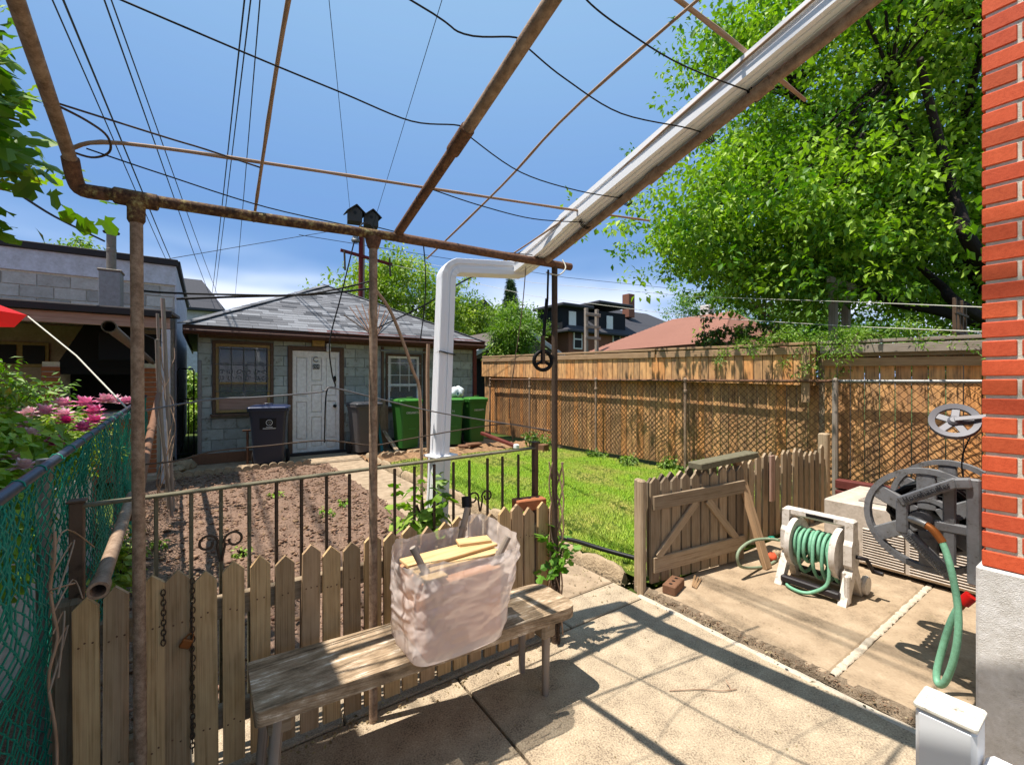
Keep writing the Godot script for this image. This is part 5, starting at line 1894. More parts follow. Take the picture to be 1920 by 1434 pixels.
func slab_things() -> void:
	var m: MB
	# ---- hose cart
	var c := thing("hose_cart", "beige hose reel cart with wound green hose on the slab", "hose cart")
	var pl := PackedVector2Array([Vector2(-0.04, 0.52), Vector2(0.04, 0.52), Vector2(0.045, 0.4), Vector2(0.066, 0.37), Vector2(0.066, 0.24), Vector2(0.045, 0.21), Vector2(0.165, 0.0), Vector2(0.1, 0.0), Vector2(0.0, 0.15), Vector2(-0.1, 0.0), Vector2(-0.165, 0.0), Vector2(-0.045, 0.21), Vector2(-0.066, 0.24), Vector2(-0.066, 0.37), Vector2(-0.045, 0.4)])
	for d in [1.53, 1.14]:
		m = MB.new()
		m.prism(at(V(3.55, 0.05, d)), pl, -0.024, 0.024)
		put(m, "side_frame", M.cart, c)
	m = MB.new()
	m.box(at(V(3.56, 0.555, 1.335)), Vector3(0.06, 0.055, 0.44), 0.012)
	var hd := put(m, "handle", M.cart, c)
	m = MB.new()
	m.cube(V(3.529, 0.555, 1.32), Vector3(0.004, 0.022, 0.17), 0.001)
	part(m, "emblem", M.print_dark, hd)
	for d in [1.475, 1.2]:
		m = MB.new()
		m.lathe(at(V(3.56, 0.34, d), Basis(Vector3.RIGHT, PI / 2)), [Vector2(0, -0.012), Vector2(0.165, -0.012), Vector2(0.172, -0.018), Vector2(0.178, 0.0), Vector2(0.172, 0.018), Vector2(0.165, 0.012), Vector2(0, 0.012)], 28)
		put(m, "flange", M.cart, c)
	m = MB.new()
	m.lathe(at(V(3.56, 0.34, 1.34), Basis(Vector3.RIGHT, PI / 2)), [Vector2(0.06, -0.13), Vector2(0.06, 0.13)], 16)
	put(m, "drum", M.cart, c)
	for x in [3.415, 3.69]:
		m = MB.new()
		m.box(at(V(x, 0.1, 1.335)), Vector3(0.05, 0.045, 0.36), 0.008)
		put(m, "base_bar", M.cart_dark, c)
	m = MB.new()
	m.box(at(V(3.52, 0.15, 1.165)), Vector3(0.09, 0.19, 0.03), 0.01)
	m.box(at(V(3.44, 0.15, 1.125)), Vector3(0.05, 0.19, 0.03), 0.01)
	put(m, "hose_guide", M.cart, c)
	m = MB.new()
	m.tube([V(3.56, 0.34, 1.12), V(3.56, 0.34, 1.06), V(3.62, 0.28, 1.055), V(3.66, 0.24, 1.055), V(3.66, 0.24, 1.0)], 0.014, 8)
	put(m, "crank", M.cart_dark, c)
	for d in [1.56, 1.11]:
		m = MB.new()
		m.lathe(at(V(3.71, 0.115, d), Basis(Vector3.RIGHT, PI / 2)), [Vector2(0.0, -0.015), Vector2(0.06, -0.015), Vector2(0.065, 0.0), Vector2(0.06, 0.015), Vector2(0, 0.015)], 20)
		put(m, "wheel", M.cart, c)
	var hose := thing("green_hose", "green garden hose wound on the beige cart", "hose")
	m = MB.new()
	var hp := []
	for i in 19 * 18:
		var t := i / 18.0
		var lay := 0 if t < 10.0 else 1
		var z := 1.195 + 0.265 * (t / 10.0 if lay == 0 else (19.0 - t) / 9.0)
		var slack := 0.012 * sin(t * 2.7) + (0.05 if int(t) in [11, 14, 16, 18] else 0.0) * maxf(0.0, -sin(t * TAU))
		var r := 0.085 + lay * 0.024 + slack
		hp.append(V(3.56 + cos(t * TAU) * r, 0.335 + sin(t * TAU) * r - 0.6 * slack, z + sin(t * 5.0) * 0.004))
	m.tube(hp, 0.0115, 8)
	put(m, "wound_length", M.hose_green, hose)
	m = MB.new()
	m.tube(soft([V(3.44, 0.36, 1.24), V(3.415, 0.25, 1.22), V(3.4, 0.15, 1.23), V(3.37, 0.085, 1.3), V(3.34, 0.07, 1.36), V(3.38, 0.066, 1.46), V(3.48, 0.064, 1.5)]), 0.0115, 8)
	put(m, "loose_end", M.hose_green, hose)
	m = MB.new()
	m.tube(soft([V(3.5, 0.33, 1.57), V(3.518, 0.311, 1.66), V(3.36, 0.315, 1.7), V(3.232, 0.273, 1.72), V(3.195, 0.211, 1.72), V(3.262, 0.136, 1.72), V(3.55, 0.063, 1.73), V(3.75, 0.063, 1.72), V(3.95, 0.063, 1.78)]), 0.011, 8)
	put(m, "inlet_length", M.hose_pale, hose)
	m = MB.new()
	m.tube([V(3.522, 0.317, 1.65), V(3.558, 0.313, 1.64)], 0.016, 10)
	put(m, "coupler", M.green_vinyl, hose)
	# ---- hose reel on the back wall of the house
	var r := thing("wall_hose_reel", "dark grey wall hose reel with open wheel at house corner", "hose reel")
	var hub := V(2.9, 0.83, 0.62)
	var yz := func(rr: float, a: float, x: float) -> Vector3: return V(x, hub.y + sin(a) * rr, 0.62 + cos(a) * rr)
	for x in [2.9, 3.3]:
		m = MB.new()
		var rows := []
		for i in 41:
			var a := TAU * i / 40
			rows.append([yz.call(0.225, a, x - 0.02), yz.call(0.25, a, x - 0.02), yz.call(0.25, a, x + 0.02), yz.call(0.225, a, x + 0.02)])
		m.skin(rows, true, false)
		var wh := put(m, "wheel_rim", M.reel_grey, r)
		for i in 6:
			var a := TAU * i / 6 + 0.5
			m = MB.new()
			m.bar(yz.call(0.05, a, x), yz.call(0.228, a, x), 0.03, 0.072, Vector3.RIGHT, 0.004)
			part(m, "spoke", M.reel_grey, wh)
		m = MB.new()
		rows = []
		for i in 25:
			var a := TAU * i / 24
			rows.append([yz.call(0.09, a, x - 0.018), yz.call(0.11, a, x - 0.018), yz.call(0.11, a, x + 0.018), yz.call(0.09, a, x + 0.018)])
		m.skin(rows, true, false)
		part(m, "inner_ring", M.reel_grey, wh)
	m = MB.new()
	m.lathe(at(V(3.1, 0.83, 0.62), Basis(Vector3.BACK, PI / 2)), [Vector2(0.07, -0.2), Vector2(0.07, 0.2)], 20)
	put(m, "drum", M.reel_dark, r)
	m = MB.new()
	m.tube([V(2.8, 1.057, 0.454), V(2.8, 1.053, 0.5)], 0.02, 8)
	var fr := [[V(2.8, 1.053, 0.451), V(2.8, 1.042, 0.505)], [V(2.8, 1.049, 0.498), V(2.8, 0.917, 0.7)], [V(2.8, 0.93, 0.69), V(2.8, 0.768, 0.69)], [V(2.8, 0.788, 0.694), V(2.8, 0.608, 0.516)], [V(2.8, 1.072, 0.448), V(2.8, 0.601, 0.444)]]
	m = MB.new()
	for i in fr.size():
		m.bar(fr[i][0] + Vector3(0.002 * i, 0, 0), fr[i][1] + Vector3(0.002 * i, 0, 0), 0.046, 0.05 - 0.004 * i, V(0, 0.3, 1) if i in [2, 4] else Vector3.UP, 0.006)
	put(m, "arm", M.reel_grey, r)
	for s in [[fr[1][1], fr[1][0], 1.0], [fr[3][0], fr[3][1], -1.0]]:
		var dirv: Vector3 = (s[1] - s[0]).normalized() * s[2]
		var yv := (Vector3.LEFT).cross(dirv).normalized()
		var mid: Vector3 = (s[0] + s[1]) * 0.5 + Vector3(-0.0265, 0, 0)
		text("Hosehandler", 0.034, 0.004, M.reel_dark, r, mid, Basis(dirv, yv, dirv.cross(yv)))
	m = MB.new()
	m.bar(V(2.83, 0.83, 0.62), V(2.83, 0.83, 0.4), 0.045, 0.03, Vector3.UP, 0.006)
	m.bar(V(2.83, 1.02, 0.53), V(2.83, 0.66, 0.53), 0.045, 0.024, V(0, 0, 1), 0.006)
	put(m, "inner_plate", M.reel_grey, r)
	m = MB.new()
	m.cube(V(3.1, 1.0, 0.385), Vector3(0.5, 0.06, 0.03), 0.006)
	m.cube(V(3.1, 0.66, 0.385), Vector3(0.5, 0.06, 0.03), 0.006)
	put(m, "wall_plate", M.reel_grey, r)
	m = MB.new()
	m.lathe(at(V(2.8, 0.845, 0.625), Basis(Vector3.BACK, PI / 2)), [Vector2(0.045, -0.03), Vector2(0.048, 0.0), Vector2(0.04, 0.01), Vector2(0.018, 0.012), Vector2(0.018, 0.04), Vector2(0, 0.04)], 16)
	put(m, "swivel", M.reel_dark, r)
	var bh := thing("black_hose", "black hose wound on the wall reel", "hose")
	m = MB.new()
	var bp := []
	for i in 18 * 20:
		var t := i / 20.0
		var lay := int(t / 6.0)
		var ph := fmod(t, 6.0) / 6.0
		var rr := 0.095 + lay * 0.034
		bp.append(V(2.95 + 0.3 * (ph if lay % 2 == 0 else 1.0 - ph), 0.83 + sin(t * TAU) * rr, 0.62 + cos(t * TAU) * rr))
	m.tube(bp, 0.0135, 7)
	put(m, "wound_length", M.hose_black, bh)
	var gh := thing("green_hose", "pale green hose hanging in a loop from the wall reel", "hose")
	m = MB.new()
	m.tube(soft([V(2.77, 0.85, 0.654), V(2.75, 0.849, 0.622), V(2.74, 0.842, 0.59)]), 0.016, 10)
	put(m, "brass_fitting", M.galv, gh)
	m = MB.new()
	m.tube(soft([V(2.745, 0.842, 0.595), V(2.74, 0.822, 0.565), V(2.74, 0.779, 0.536)]), 0.0165, 10)
	put(m, "brass_sleeve", M.brass, gh)
	m = MB.new()
	m.tube(soft([V(2.74, 0.792, 0.541), V(2.73, 0.718, 0.517), V(2.72, 0.621, 0.496), V(2.71, 0.512, 0.481), V(2.7, 0.4, 0.479), V(2.7, 0.276, 0.494), V(2.71, 0.167, 0.522), V(2.73, 0.133, 0.548), V(2.76, 0.166, 0.56), V(2.78, 0.255, 0.549), V(2.79, 0.399, 0.521), V(2.8, 0.494, 0.492)]), 0.0135, 10)
	put(m, "hose", M.hose_green, gh)
	m = MB.new()
	m.tube([V(2.8, 0.485, 0.495), V(2.8, 0.519, 0.478)], 0.018, 10)
	put(m, "brass_end", M.brass, gh)
	m = MB.new()
	m.tube([V(2.8, 0.51, 0.481), V(2.8, 0.552, 0.454)], 0.024, 10)
	put(m, "red_valve", M.red_plastic, gh)
	# ---- air conditioner
	var ac := thing("air_conditioner", "low beige air conditioner box behind the hose reels", "air conditioner")
	m = MB.new()
	m.cube(V(4.62, 0.31, 1.05), Vector3(0.78, 0.46, 1.0), 0.012)
	put(m, "cabinet", M.ac, ac)
	m = MB.new()
	m.cube(V(4.62, 0.063, 1.05), Vector3(0.7, 0.05, 0.92), 0.005)
	put(m, "base", M.ac_dark, ac)
	for seg in [[0.6, 1.0], [1.03, 1.28]]:
		m = MB.new()
		m.cube(V(4.226, 0.235, (seg[0] + seg[1]) / 2), Vector3(0.01, 0.27, seg[1] - seg[0]), 0.0)
		var vent := put(m, "vent", M.ac_dark, ac)
		for i in 14:
			m = MB.new()
			m.box(at(V(4.216, 0.11 + i * 0.0195, (seg[0] + seg[1]) / 2), Basis(Vector3.BACK, 0.5)), Vector3(0.018, 0.008, seg[1] - seg[0]), 0.001)
			part(m, "louvre", M.ac, vent)
	m = MB.new()
	m.cube(V(4.6, 0.541, 1.1), Vector3(0.5, 0.006, 0.5), 0.0)
	var top := put(m, "fan_opening", M.ac_dark, ac)
	for i in 12:
		m = MB.new()
		m.cube(V(4.36 + i * 0.044, 0.55, 1.1), Vector3(0.008, 0.012, 0.5), 0.0)
		part(m, "guard_bar", M.ac, top)
	m = MB.new()
	m.cube(V(4.6, 0.548, 1.1), Vector3(0.02, 0.018, 0.54), 0.004)
	part(m, "guard_bar", M.ac, top)
	# ---- clothes-line pulley on the wall
	var pu := thing("line_pulley", "grey spoked clothes-line pulley on the house corner", "pulley")
	var pc := V(2.9, 1.317, 0.527)
	var nrm := Vector3(-0.82, 0.55, 0.12).normalized()
	var ux := nrm.cross(Vector3(0, 0, 1)).normalized()
	var bs := Basis(ux, nrm, ux.cross(nrm))
	m = MB.new()
	m.lathe(Transform3D(bs, pc), [Vector2(0.066, -0.008), Vector2(0.09, -0.014), Vector2(0.084, 0.0), Vector2(0.09, 0.014), Vector2(0.066, 0.008), Vector2(0.066, -0.008)], 28)
	var whl := put(m, "rim", M.pulley, pu)
	for i in 5:
		var a := TAU * i / 5
		m = MB.new()
		m.bar(pc, pc + bs * Vector3(cos(a), 0, sin(a)) * 0.07, 0.008, 0.03, nrm, 0.002)
		part(m, "spoke", M.pulley, whl)
	m = MB.new()
	m.lathe(Transform3D(bs, pc), [Vector2(0.0, -0.016), Vector2(0.022, -0.016), Vector2(0.024, 0.01), Vector2(0.014, 0.02), Vector2(0, 0.02)], 14)
	put(m, "hub", M.pulley, pu)
	m = MB.new()
	for s in [-1.0, 1.0]:
		m.bar(pc + nrm * 0.02 * s, V(2.93, 1.345, 0.37) + nrm * 0.02 * s, 0.008, 0.022, nrm, 0.002)
	m.cube(V(2.93, 1.35, 0.355), Vector3(0.07, 0.14, 0.02), 0.004)
	put(m, "bracket", M.pulley, pu)
	m = MB.new()
	m.tube(soft([V(2.92, 1.27, 0.47), V(2.9, 1.15, 0.5), V(2.9, 1.03, 0.49), V(2.92, 0.98, 0.44), V(3.0, 1.0, 0.38)]), 0.003, 5)
	put(m, "cord", M.wire, pu)
	# ---- vinyl post by the camera
	var vp := thing("vinyl_railing", "white vinyl railing post in the near right corner", "railing")
	m = MB.new()
	m.cube(V(1.48, 0.33, 0.277), Vector3(0.098, 0.75, 0.106), 0.009)
	put(m, "post", M.white_vinyl, vp)
	m = MB.new()
	m.cube(V(1.48, 0.712, 0.277), Vector3(0.104, 0.014, 0.112), 0.006)
	put(m, "cap", M.vinyl_top, vp)
	m = MB.new()
	m.box(at(V(1.488, 0.6, -0.3)), Vector3(0.07, 0.06, 1.04), 0.012)
	put(m, "rail", M.white_vinyl, vp)
	# ---- bits on the slab
	brick_thing("brick", "dusty brown brick lying on the slab by the gate", V(2.69, 0.082, 1.9), ry(16), M.clay)
	for i in 3:
		m = MB.new()
		var p := V(2.83, 0.056 + 0.003 * i, 1.82 + i * 0.012)
		m.bar(p, p + V(0.16, 0.006, 0.06 + 0.012 * i), 0.008, 0.014, Vector3.UP, 0.002)
		tag(put(m, "wood_splinter", M.cap_wood), ["thickest wood splinter beside the loose brick", "middle wood splinter beside the loose brick", "thin wood splinter beside the loose brick"][i], "splinter", "splinters on the slab")
	m = MB.new()
	m.ball(V(3.78, 0.085, 1.75), Vector3(0.055, 0.035, 0.035), 10, 6, 0.4, 5)
	tag(put(m, "broken_clay", M.brick1), "lump of orange broken clay at the fence foot", "rubble")
	m = MB.new()
	m.ball(V(3.9, 0.08, 1.77), Vector3(0.045, 0.03, 0.035), 10, 6, 0.5, 9)
	tag(put(m, "broken_stone", M.stone), "pale broken stone lump at the fence foot", "rubble")
	m = MB.new()
	m.tube(soft([V(1.85, 0.006, 1.33), V(1.98, 0.007, 1.25), V(2.06, 0.008, 1.18), V(2.13, 0.006, 1.15)]), 0.0024, 5)
	m.tube([V(2.1, 0.007, 1.16), V(2.12, 0.03, 1.2)], 0.003, 5)
	tag(put(m, "dry_twig", M.bamboo), "dry forked twig lying on the patio", "twig")

func wheelie(called: String, label: String, at_: Vector3, turn: float, sz: Vector3, body: Material, lid: Material, marks: String) -> void:
	var b := thing(called, label, "bin", at_, "wheeled bins at the garage")
	b.rotation.y = deg_to_rad(turn)
	var ring := func(w: float, d: float, y: float, r := 0.05) -> Array:
		var out := []
		for i in 4:
			var sx: float = [1, -1, -1, 1][i]
			var sz_: float = [1, 1, -1, -1][i]
			for k in 4:
				var a := PI / 2 * i + PI / 2 * k / 3.0
				out.append(Vector3(sx * (w / 2 - r) + cos(a) * r, y, sz_ * (d / 2 - r) + sin(a) * r))
		return out
	var m := MB.new()
	var h := sz.y
	var rows := [ring.call(sz.x * 0.74, sz.z * 0.72, 0.06), ring.call(sz.x * 0.75, sz.z * 0.73, 0.09), ring.call(sz.x * 0.92, sz.z * 0.9, h * 0.82), ring.call(sz.x * 0.95, sz.z * 0.93, h * 0.84), ring.call(sz.x * 0.97, sz.z * 0.95, h * 0.92)]
	m.skin(rows, true, true)
	m.fan(rows[0], Vector3.DOWN)
	part(m, "body", body, b)
	m = MB.new()
	rows = [ring.call(sz.x * 0.98, sz.z * 0.97, h * 0.905), ring.call(sz.x * 1.04, sz.z * 1.03, h * 0.905), ring.call(sz.x * 1.04, sz.z * 1.03, h * 0.935), ring.call(sz.x * 0.98, sz.z * 0.97, h * 0.94)]
	m.skin(rows, true, false)
	part(m, "rim", body, b)
	m = MB.new()
	rows = [ring.call(sz.x * 1.03, sz.z * 1.05, h * 0.942), ring.call(sz.x * 1.05, sz.z * 1.07, h * 0.955), ring.call(sz.x * 1.03, sz.z * 1.04, h * 0.975), ring.call(sz.x * 0.8, sz.z * 0.75, h * 0.998), ring.call(sz.x * 0.3, sz.z * 0.3, h * 1.005)]
	m.skin(rows, true, true)
	m.fan(rows[4], Vector3.UP)
	m.fan(rows[0], Vector3.DOWN)
	part(m, "lid", lid, b)
	m = MB.new()
	m.tube([Vector3(-sz.x * 0.4, h * 0.93, -sz.z * 0.5), Vector3(-sz.x * 0.4, h * 0.93, -sz.z * 0.6), Vector3(sz.x * 0.4, h * 0.93, -sz.z * 0.6), Vector3(sz.x * 0.4, h * 0.93, -sz.z * 0.5)], 0.016, 8)
	part(m, "handle", body, b)
	m = MB.new()
	m.tube([Vector3(-0.06, h * 1.0, sz.z * 0.28), Vector3(-0.06, h * 1.025, sz.z * 0.28), Vector3(0.06, h * 1.025, sz.z * 0.28), Vector3(0.06, h * 1.0, sz.z * 0.28)], 0.009, 6)
	part(m, "lid_grip", lid, b)
	for s in [-1.0, 1.0]:
		m = MB.new()
		m.lathe(Transform3D(Basis(Vector3.BACK, PI / 2), Vector3(s * sz.x * 0.44, 0.125, -sz.z * 0.36)), [Vector2(0, -0.03), Vector2(0.1, -0.03), Vector2(0.125, -0.02), Vector2(0.125, 0.02), Vector2(0.1, 0.03), Vector2(0, 0.03)], 24)
		var w := part(m, "wheel", M.tyre, b)
	# a recessed panel and print on the front
	var tilt := atan((sz.z * 0.09) / (h * 0.73))
	var front := func(x: float, y: float, out := 0.004) -> Transform3D:
		var t: float = (y - 0.09) / (h * 0.82 - 0.09)
		return Transform3D(Basis(Vector3.RIGHT, tilt), Vector3(x, y, lerpf(sz.z * 0.73, sz.z * 0.9, t) / 2 + out))
	if marks == "recycle":
		m = MB.new()
		m.box(front.call(0.0, h * 0.7), Vector3(0.26, 0.2, 0.004), 0.001)
		part(m, "label_panel", M.print_dark, b)
		m = MB.new()
		var tr: Transform3D = front.call(0.02, h * 0.72, 0.008)
		var ps := []
		for i in 21: ps.append(tr * Vector3(cos(TAU * i / 20) * 0.048, sin(TAU * i / 20) * 0.048, 0))
		m.tube(ps, 0.005, 4, false)
		for i in 3:
			var a := TAU * i / 3 + 0.5
			m.bar(tr * Vector3(cos(a) * 0.022, sin(a) * 0.022, 0), tr * Vector3(cos(a + 1.4) * 0.022, sin(a + 1.4) * 0.022, 0), 0.012, 0.004, tr.basis.z)
		part(m, "recycling_mark", M.print_white, b)
		m = MB.new()
		m.box(front.call(0.02, h * 0.625, 0.006), Vector3(0.2, 0.012, 0.004), 0.001)
		m.box(front.call(0.02, h * 0.65, 0.006), Vector3(0.1, 0.008, 0.004), 0.001)
		part(m, "label_line", M.print_white, b)
	else:
		text(marks, 0.06, 0.003, M.print_white, b, front.call(0.02, h * 0.73, 0.006).origin, Basis(Vector3.RIGHT, tilt))
		m = MB.new()
		m.box(front.call(0.02, h * 0.53, 0.001), Vector3(0.16, 0.22, 0.004), 0.001)
		part(m, "label_panel", body, b)
		m = MB.new()
		m.box(front.call(0.02, h * 0.42, 0.006), Vector3(0.17, 0.02, 0.014), 0.004)
		part(m, "catch_bar", lid, b)

func bins() -> void:
	wheelie("recycling_bin", "black recycling bin with dark blue lid by the garage window", V(0.95, 0.02, 9.05), -12, Vector3(0.62, 1.08, 0.6), M.bin_black, M.bin_blue, "recycle")
	wheelie("garbage_bin", "dark grey bin with grey lid right of the garage door", V(2.72, 0.02, 9.35), 8, Vector3(0.56, 1.08, 0.56), M.bin_grey, M.lid_grey, "2B")
	wheelie("organics_bin", "bright green bin with lid grip left of the white downspout", V(3.62, 0.03, 9.3), 6, Vector3(0.52, 1.12, 0.54), M.bin_green, M.lid_green, "ORGANICS")
	wheelie("organics_bin", "green bin with a plastic bag on its lid, right of the downspout", V(4.72, 0.03, 9.25), -28, Vector3(0.52, 1.12, 0.54), M.bin_green, M.lid_green, "14")
	wheelie("organics_bin", "green bin nearest the chain-link fence", V(5.32, 0.03, 9.35), 4, Vector3(0.54, 1.12, 0.54), M.bin_green, M.lid_green, "ORGANICS")
	var m := MB.new()
	m.ball(V(4.8, 1.27, 9.2), Vector3(0.17, 0.14, 0.13), 18, 12, 0.45, 6)
	var o := put(m, "plastic_bag", M.bag_white)
	tag(o, "crumpled white plastic bag with teal print on a green bin", "bag")
	m = MB.new()
	m.cube(V(4.8, 1.24, 9.075), Vector3(0.1, 0.06, 0.01), 0.003)
	part(m, "print", M.teal_print, o)

func garden_bits() -> void:
	var m: MB
	# scalloped edging
	for row in [[-0.5, 1.5, 8.64, "row of scalloped concrete edging at the far end of the soil bed"], [2.9, 4.3, 8.62, "row of scalloped concrete edging in front of the green bins"]]:
		var e := thing("scalloped_edging", row[3], "edging", Vector3.ZERO)
		var x: float = row[0]
		while x < row[1]:
			m = MB.new()
			var pl := PackedVector2Array([Vector2(-0.065, -0.05), Vector2(0.065, -0.05)])
			for i in 9:
				var a := PI * i / 8
				pl.append(Vector2(cos(a) * 0.065, 0.06 + sin(a) * 0.05))
			m.prism(Transform3D(), pl, -0.025, 0.025)
			part(m, "scallop", M.stone, e, V(x, rf(-0.01, 0.01), row[2] + rf(-0.015, 0.015)), ry(rf(-5, 5)))
			x += 0.133
	m = MB.new()
	m.tube(soft([V(2.56, 0.11, 3.1), V(2.64, 0.125, 2.85), V(2.7, 0.12, 2.6), V(2.8, 0.11, 2.32)]), 0.02, 8)
	tag(put(m, "lawn_edging", M.hose_black), "black plastic edging roll along the near lawn corner", "edging")
	# planks under the garage window and beside the door
	m = MB.new()
	m.cube(V(0.35, 0.12, 9.7), Vector3(1.1, 0.19, 0.05), 0.006)
	tag(put(m, "plank", M.clay), "broad plank on edge under the garage window", "plank")
	m = MB.new()
	m.tube([V(0.62, 0.0, 9.3), V(0.62, 0.62, 9.3)], 0.02, 8)
	m.bar(V(0.54, 0.63, 9.3), V(0.72, 0.63, 9.3), 0.03, 0.03, Vector3.UP)
	tag(put(m, "stake", M.rusty), "short rusty stake with crosspiece left of the black bin", "stake")
	m = MB.new()
	m.cube(V(3.16, 0.55, 9.55), Vector3(0.16, 1.1, 0.03), 0.004)
	m.cube(V(3.26, 0.5, 9.62), Vector3(0.12, 1.0, 0.03), 0.004)
	tag(put(m, "dark_boards", M.greywood3), "dark boards leaning between grey and green bins", "boards")
	m = MB.new()
	m.bar(V(3.05, 0.05, 9.2), V(3.02, 1.15, 9.6), 0.02, 0.06, V(0, 0, 1), 0.003)
	tag(put(m, "teal_board", M.teal_print), "teal strip of board standing behind the grey bin", "board")
	m = MB.new()
	m.bar(V(3.28, 0.06, 8.9), V(3.18, 0.45, 9.5), 0.03, 0.09, Vector3.UP, 0.005)
	tag(put(m, "wood_offcut", M.bench), "weathered wood offcut leaning left of the bright green bin", "offcut")
	m = MB.new()
	m.box(at(V(3.7, 0.07, 8.85), ry(6)), Vector3(0.45, 0.04, 0.12), 0.006)
	tag(put(m, "wood_board", M.cap_wood), "pale board on the ground before the bright green bin", "board")
	for q in [[5.0, 8.75, 0.35, 8, "flat brown stone slab before the corner bin"], [4.65, 8.6, 0.22, -20, "small flat stone left of the flat brown slab"]]:
		m = MB.new()
		m.box(at(V(q[0], 0.1, q[1]), ry(q[3])), Vector3(q[2], 0.06, 0.2), 0.02)
		tag(put(m, "flat_stone", M.clay), q[4], "stone")
	m = MB.new()
	m.bar(V(5.3, 0.32, 8.9), V(5.45, 0.14, 7.75), 0.07, 0.09, Vector3.UP, 0.01)
	o_tag(m, "downpipe_offcut", M.drip_red, "brown drain pipe offcut with white end on the dirt", "pipe")
	m = MB.new()
	m.box(at(V(5.455, 0.135, 7.72)), Vector3(0.1, 0.09, 0.12), 0.015)
	o_tag(m, "white_drain_end", M.white_alu, "white drain fitting at the end of the brown pipe", "fitting")
	m = MB.new()
	m.box(at(V(5.9, 0.11, 7.35), ry(15)), Vector3(0.19, 0.16, 0.16), 0.01)
	o_tag(m, "clay_block", M.clay, "small brown block by the chain-link fence at the lawn's far corner", "block")
	# canes standing in the bed
	for q in [[[V(0.715, 1.968, 2.25), V(0.802, 1.854, 2.26), V(0.926, 1.579, 2.3), V(0.988, 1.313, 2.32), V(1.0, 0.0, 2.34)], 0.009, "long bent cane standing left of the white downspout"],
		[[V(1.112, 1.733, 2.5), V(1.109, 1.361, 2.5), V(1.14, 0.0, 2.5)], 0.012, "straight brown cane standing behind the bent one"],
		[[V(-0.4, 2.45, 6.35), V(-0.36, 1.3, 6.4), V(-0.31, -0.02, 6.44)], 0.021, "tall weathered pole in the bed beside the green fence"],
		[[V(-0.46, 2.3, 6.55), V(-0.42, 1.0, 6.6), V(-0.36, -0.02, 6.62)], 0.015, "thinner dead pole behind the tall weathered pole"],
		[[V(-0.42, 1.95, 5.9), V(-0.4, 1.2, 6.0), V(-0.3, -0.02, 6.1)], 0.016, "short dead branch in front of the weathered pole"]]:
		m = MB.new()
		m.tube(soft(q[0], 4), q[1], 8)
		tag(put(m, "cane", M.bamboo if q[1] < 0.014 else M.grey_rail), q[2], "cane")
	# dead vine stems round the pole
	for i in 4:
		m = MB.new()
		var ps := []
		var a0 := rf(0, 6)
		for k in 16: ps.append(V(-0.37 + 0.07 * cos(a0 + k * 0.5) + rf(-0.02, 0.02), 0.1 + k * 0.12, 6.42 + 0.09 * sin(a0 + k * 0.5)))
		m.tube(soft(ps, 3), rf(0.003, 0.005), 5)
		tag(put(m, "dead_vine", M.bamboo), "dry vine stem twisted round the tall weathered pole", "vine", "dead vines on the pole")
	# pipes tied along the green fence
	m = MB.new()
	m.lathe(Transform3D(bas_to(V(-0.035, 0.07, 1.1)), V(-0.285, 0.83, 1.93)), [Vector2(0.02, 0.0), Vector2(0.029, 0.0), Vector2(0.029, 0.05), Vector2(0.023, 0.06), Vector2(0.023, 1.15), Vector2(0.019, 1.15), Vector2(0.019, 0.0)], 16)
	o_tag(m, "drain_pipe", M.pipe, "grey-brown drain pipe with open end resting on the picket corner", "pipe")
	m = MB.new()
	m.lathe(Transform3D(bas_to(V(-0.12, 0.5, 3.1)), V(-0.285, 0.865, 2.78)), [Vector2(0.024, 0.0), Vector2(0.031, 0.0), Vector2(0.031, 0.1), Vector2(0.025, 0.11), Vector2(0.025, 1.7), Vector2(0.029, 1.71), Vector2(0.029, 1.78), Vector2(0.024, 1.79), Vector2(0.024, 3.2)], 16)
	o_tag(m, "clay_pipe", M.clay, "brown clay pipe lying along the green fence", "pipe")
	m = MB.new()
	m.lathe(Transform3D(bas_to(V(-0.2, -0.03, 5.4)), V(-0.47, 1.83, 3.5)), [Vector2(0.03, 0.0), Vector2(0.036, 0.0), Vector2(0.036, 0.05), Vector2(0.031, 0.06), Vector2(0.031, 2.4), Vector2(0.034, 2.41), Vector2(0.034, 2.5), Vector2(0.03, 2.51), Vector2(0.03, 5.1), Vector2(0.026, 5.1), Vector2(0.026, 0.0)], 16)
	o_tag(m, "tin_flue", M.tin, "old tin flue pipe slung level above the green fence", "pipe")
	wire_thing("flue_wire", "thin wire holding the tin flue pipe to the tall pole", [V(-0.45, 1.78, 4.35), V(-0.45, 1.9, 4.4), V(-0.4, 1.95, 6.35)], 0.003, M.wire)
	# stones by the left path
	for i in 7:
		m = MB.new()
		var p := V(-0.42 + rf(-0.1, 0.25), 0.08, 8.9 + rf(-0.1, 0.7))
		m.ball(p, Vector3(rf(0.09, 0.17), rf(0.06, 0.12), rf(0.08, 0.14)), 8, 6, 0.5, i + 2)
		o_tag(m, "rubble_stone", M.stone, "pale rubble stone heaped left of the garage corner", "stone", "rubble by the garage corner")
	# neighbour's low planter wall, parasol and rope
	m = MB.new()
	m.cube(V(-0.86, 0.38, 2.9), Vector3(0.14, 0.78, 4.4), 0.01)
	o_tag(m, "planter_wall", M.stucco, "low grey rendered planter wall behind the green fence", "wall")
	m = MB.new()
	m.cube(V(-1.8, 0.3, 3.4), Vector3(1.8, 0.7, 5.2), 0.0)
	var so := put(m, "planter_soil", M.soil)
	so.set_meta("kind", "structure")
	var pa := thing("parasol", "red parasol edge in the neighbour's yard", "parasol")
	m = MB.new()
	var ce := V(-2.75, 2.75, 5.2)
	var rim := []
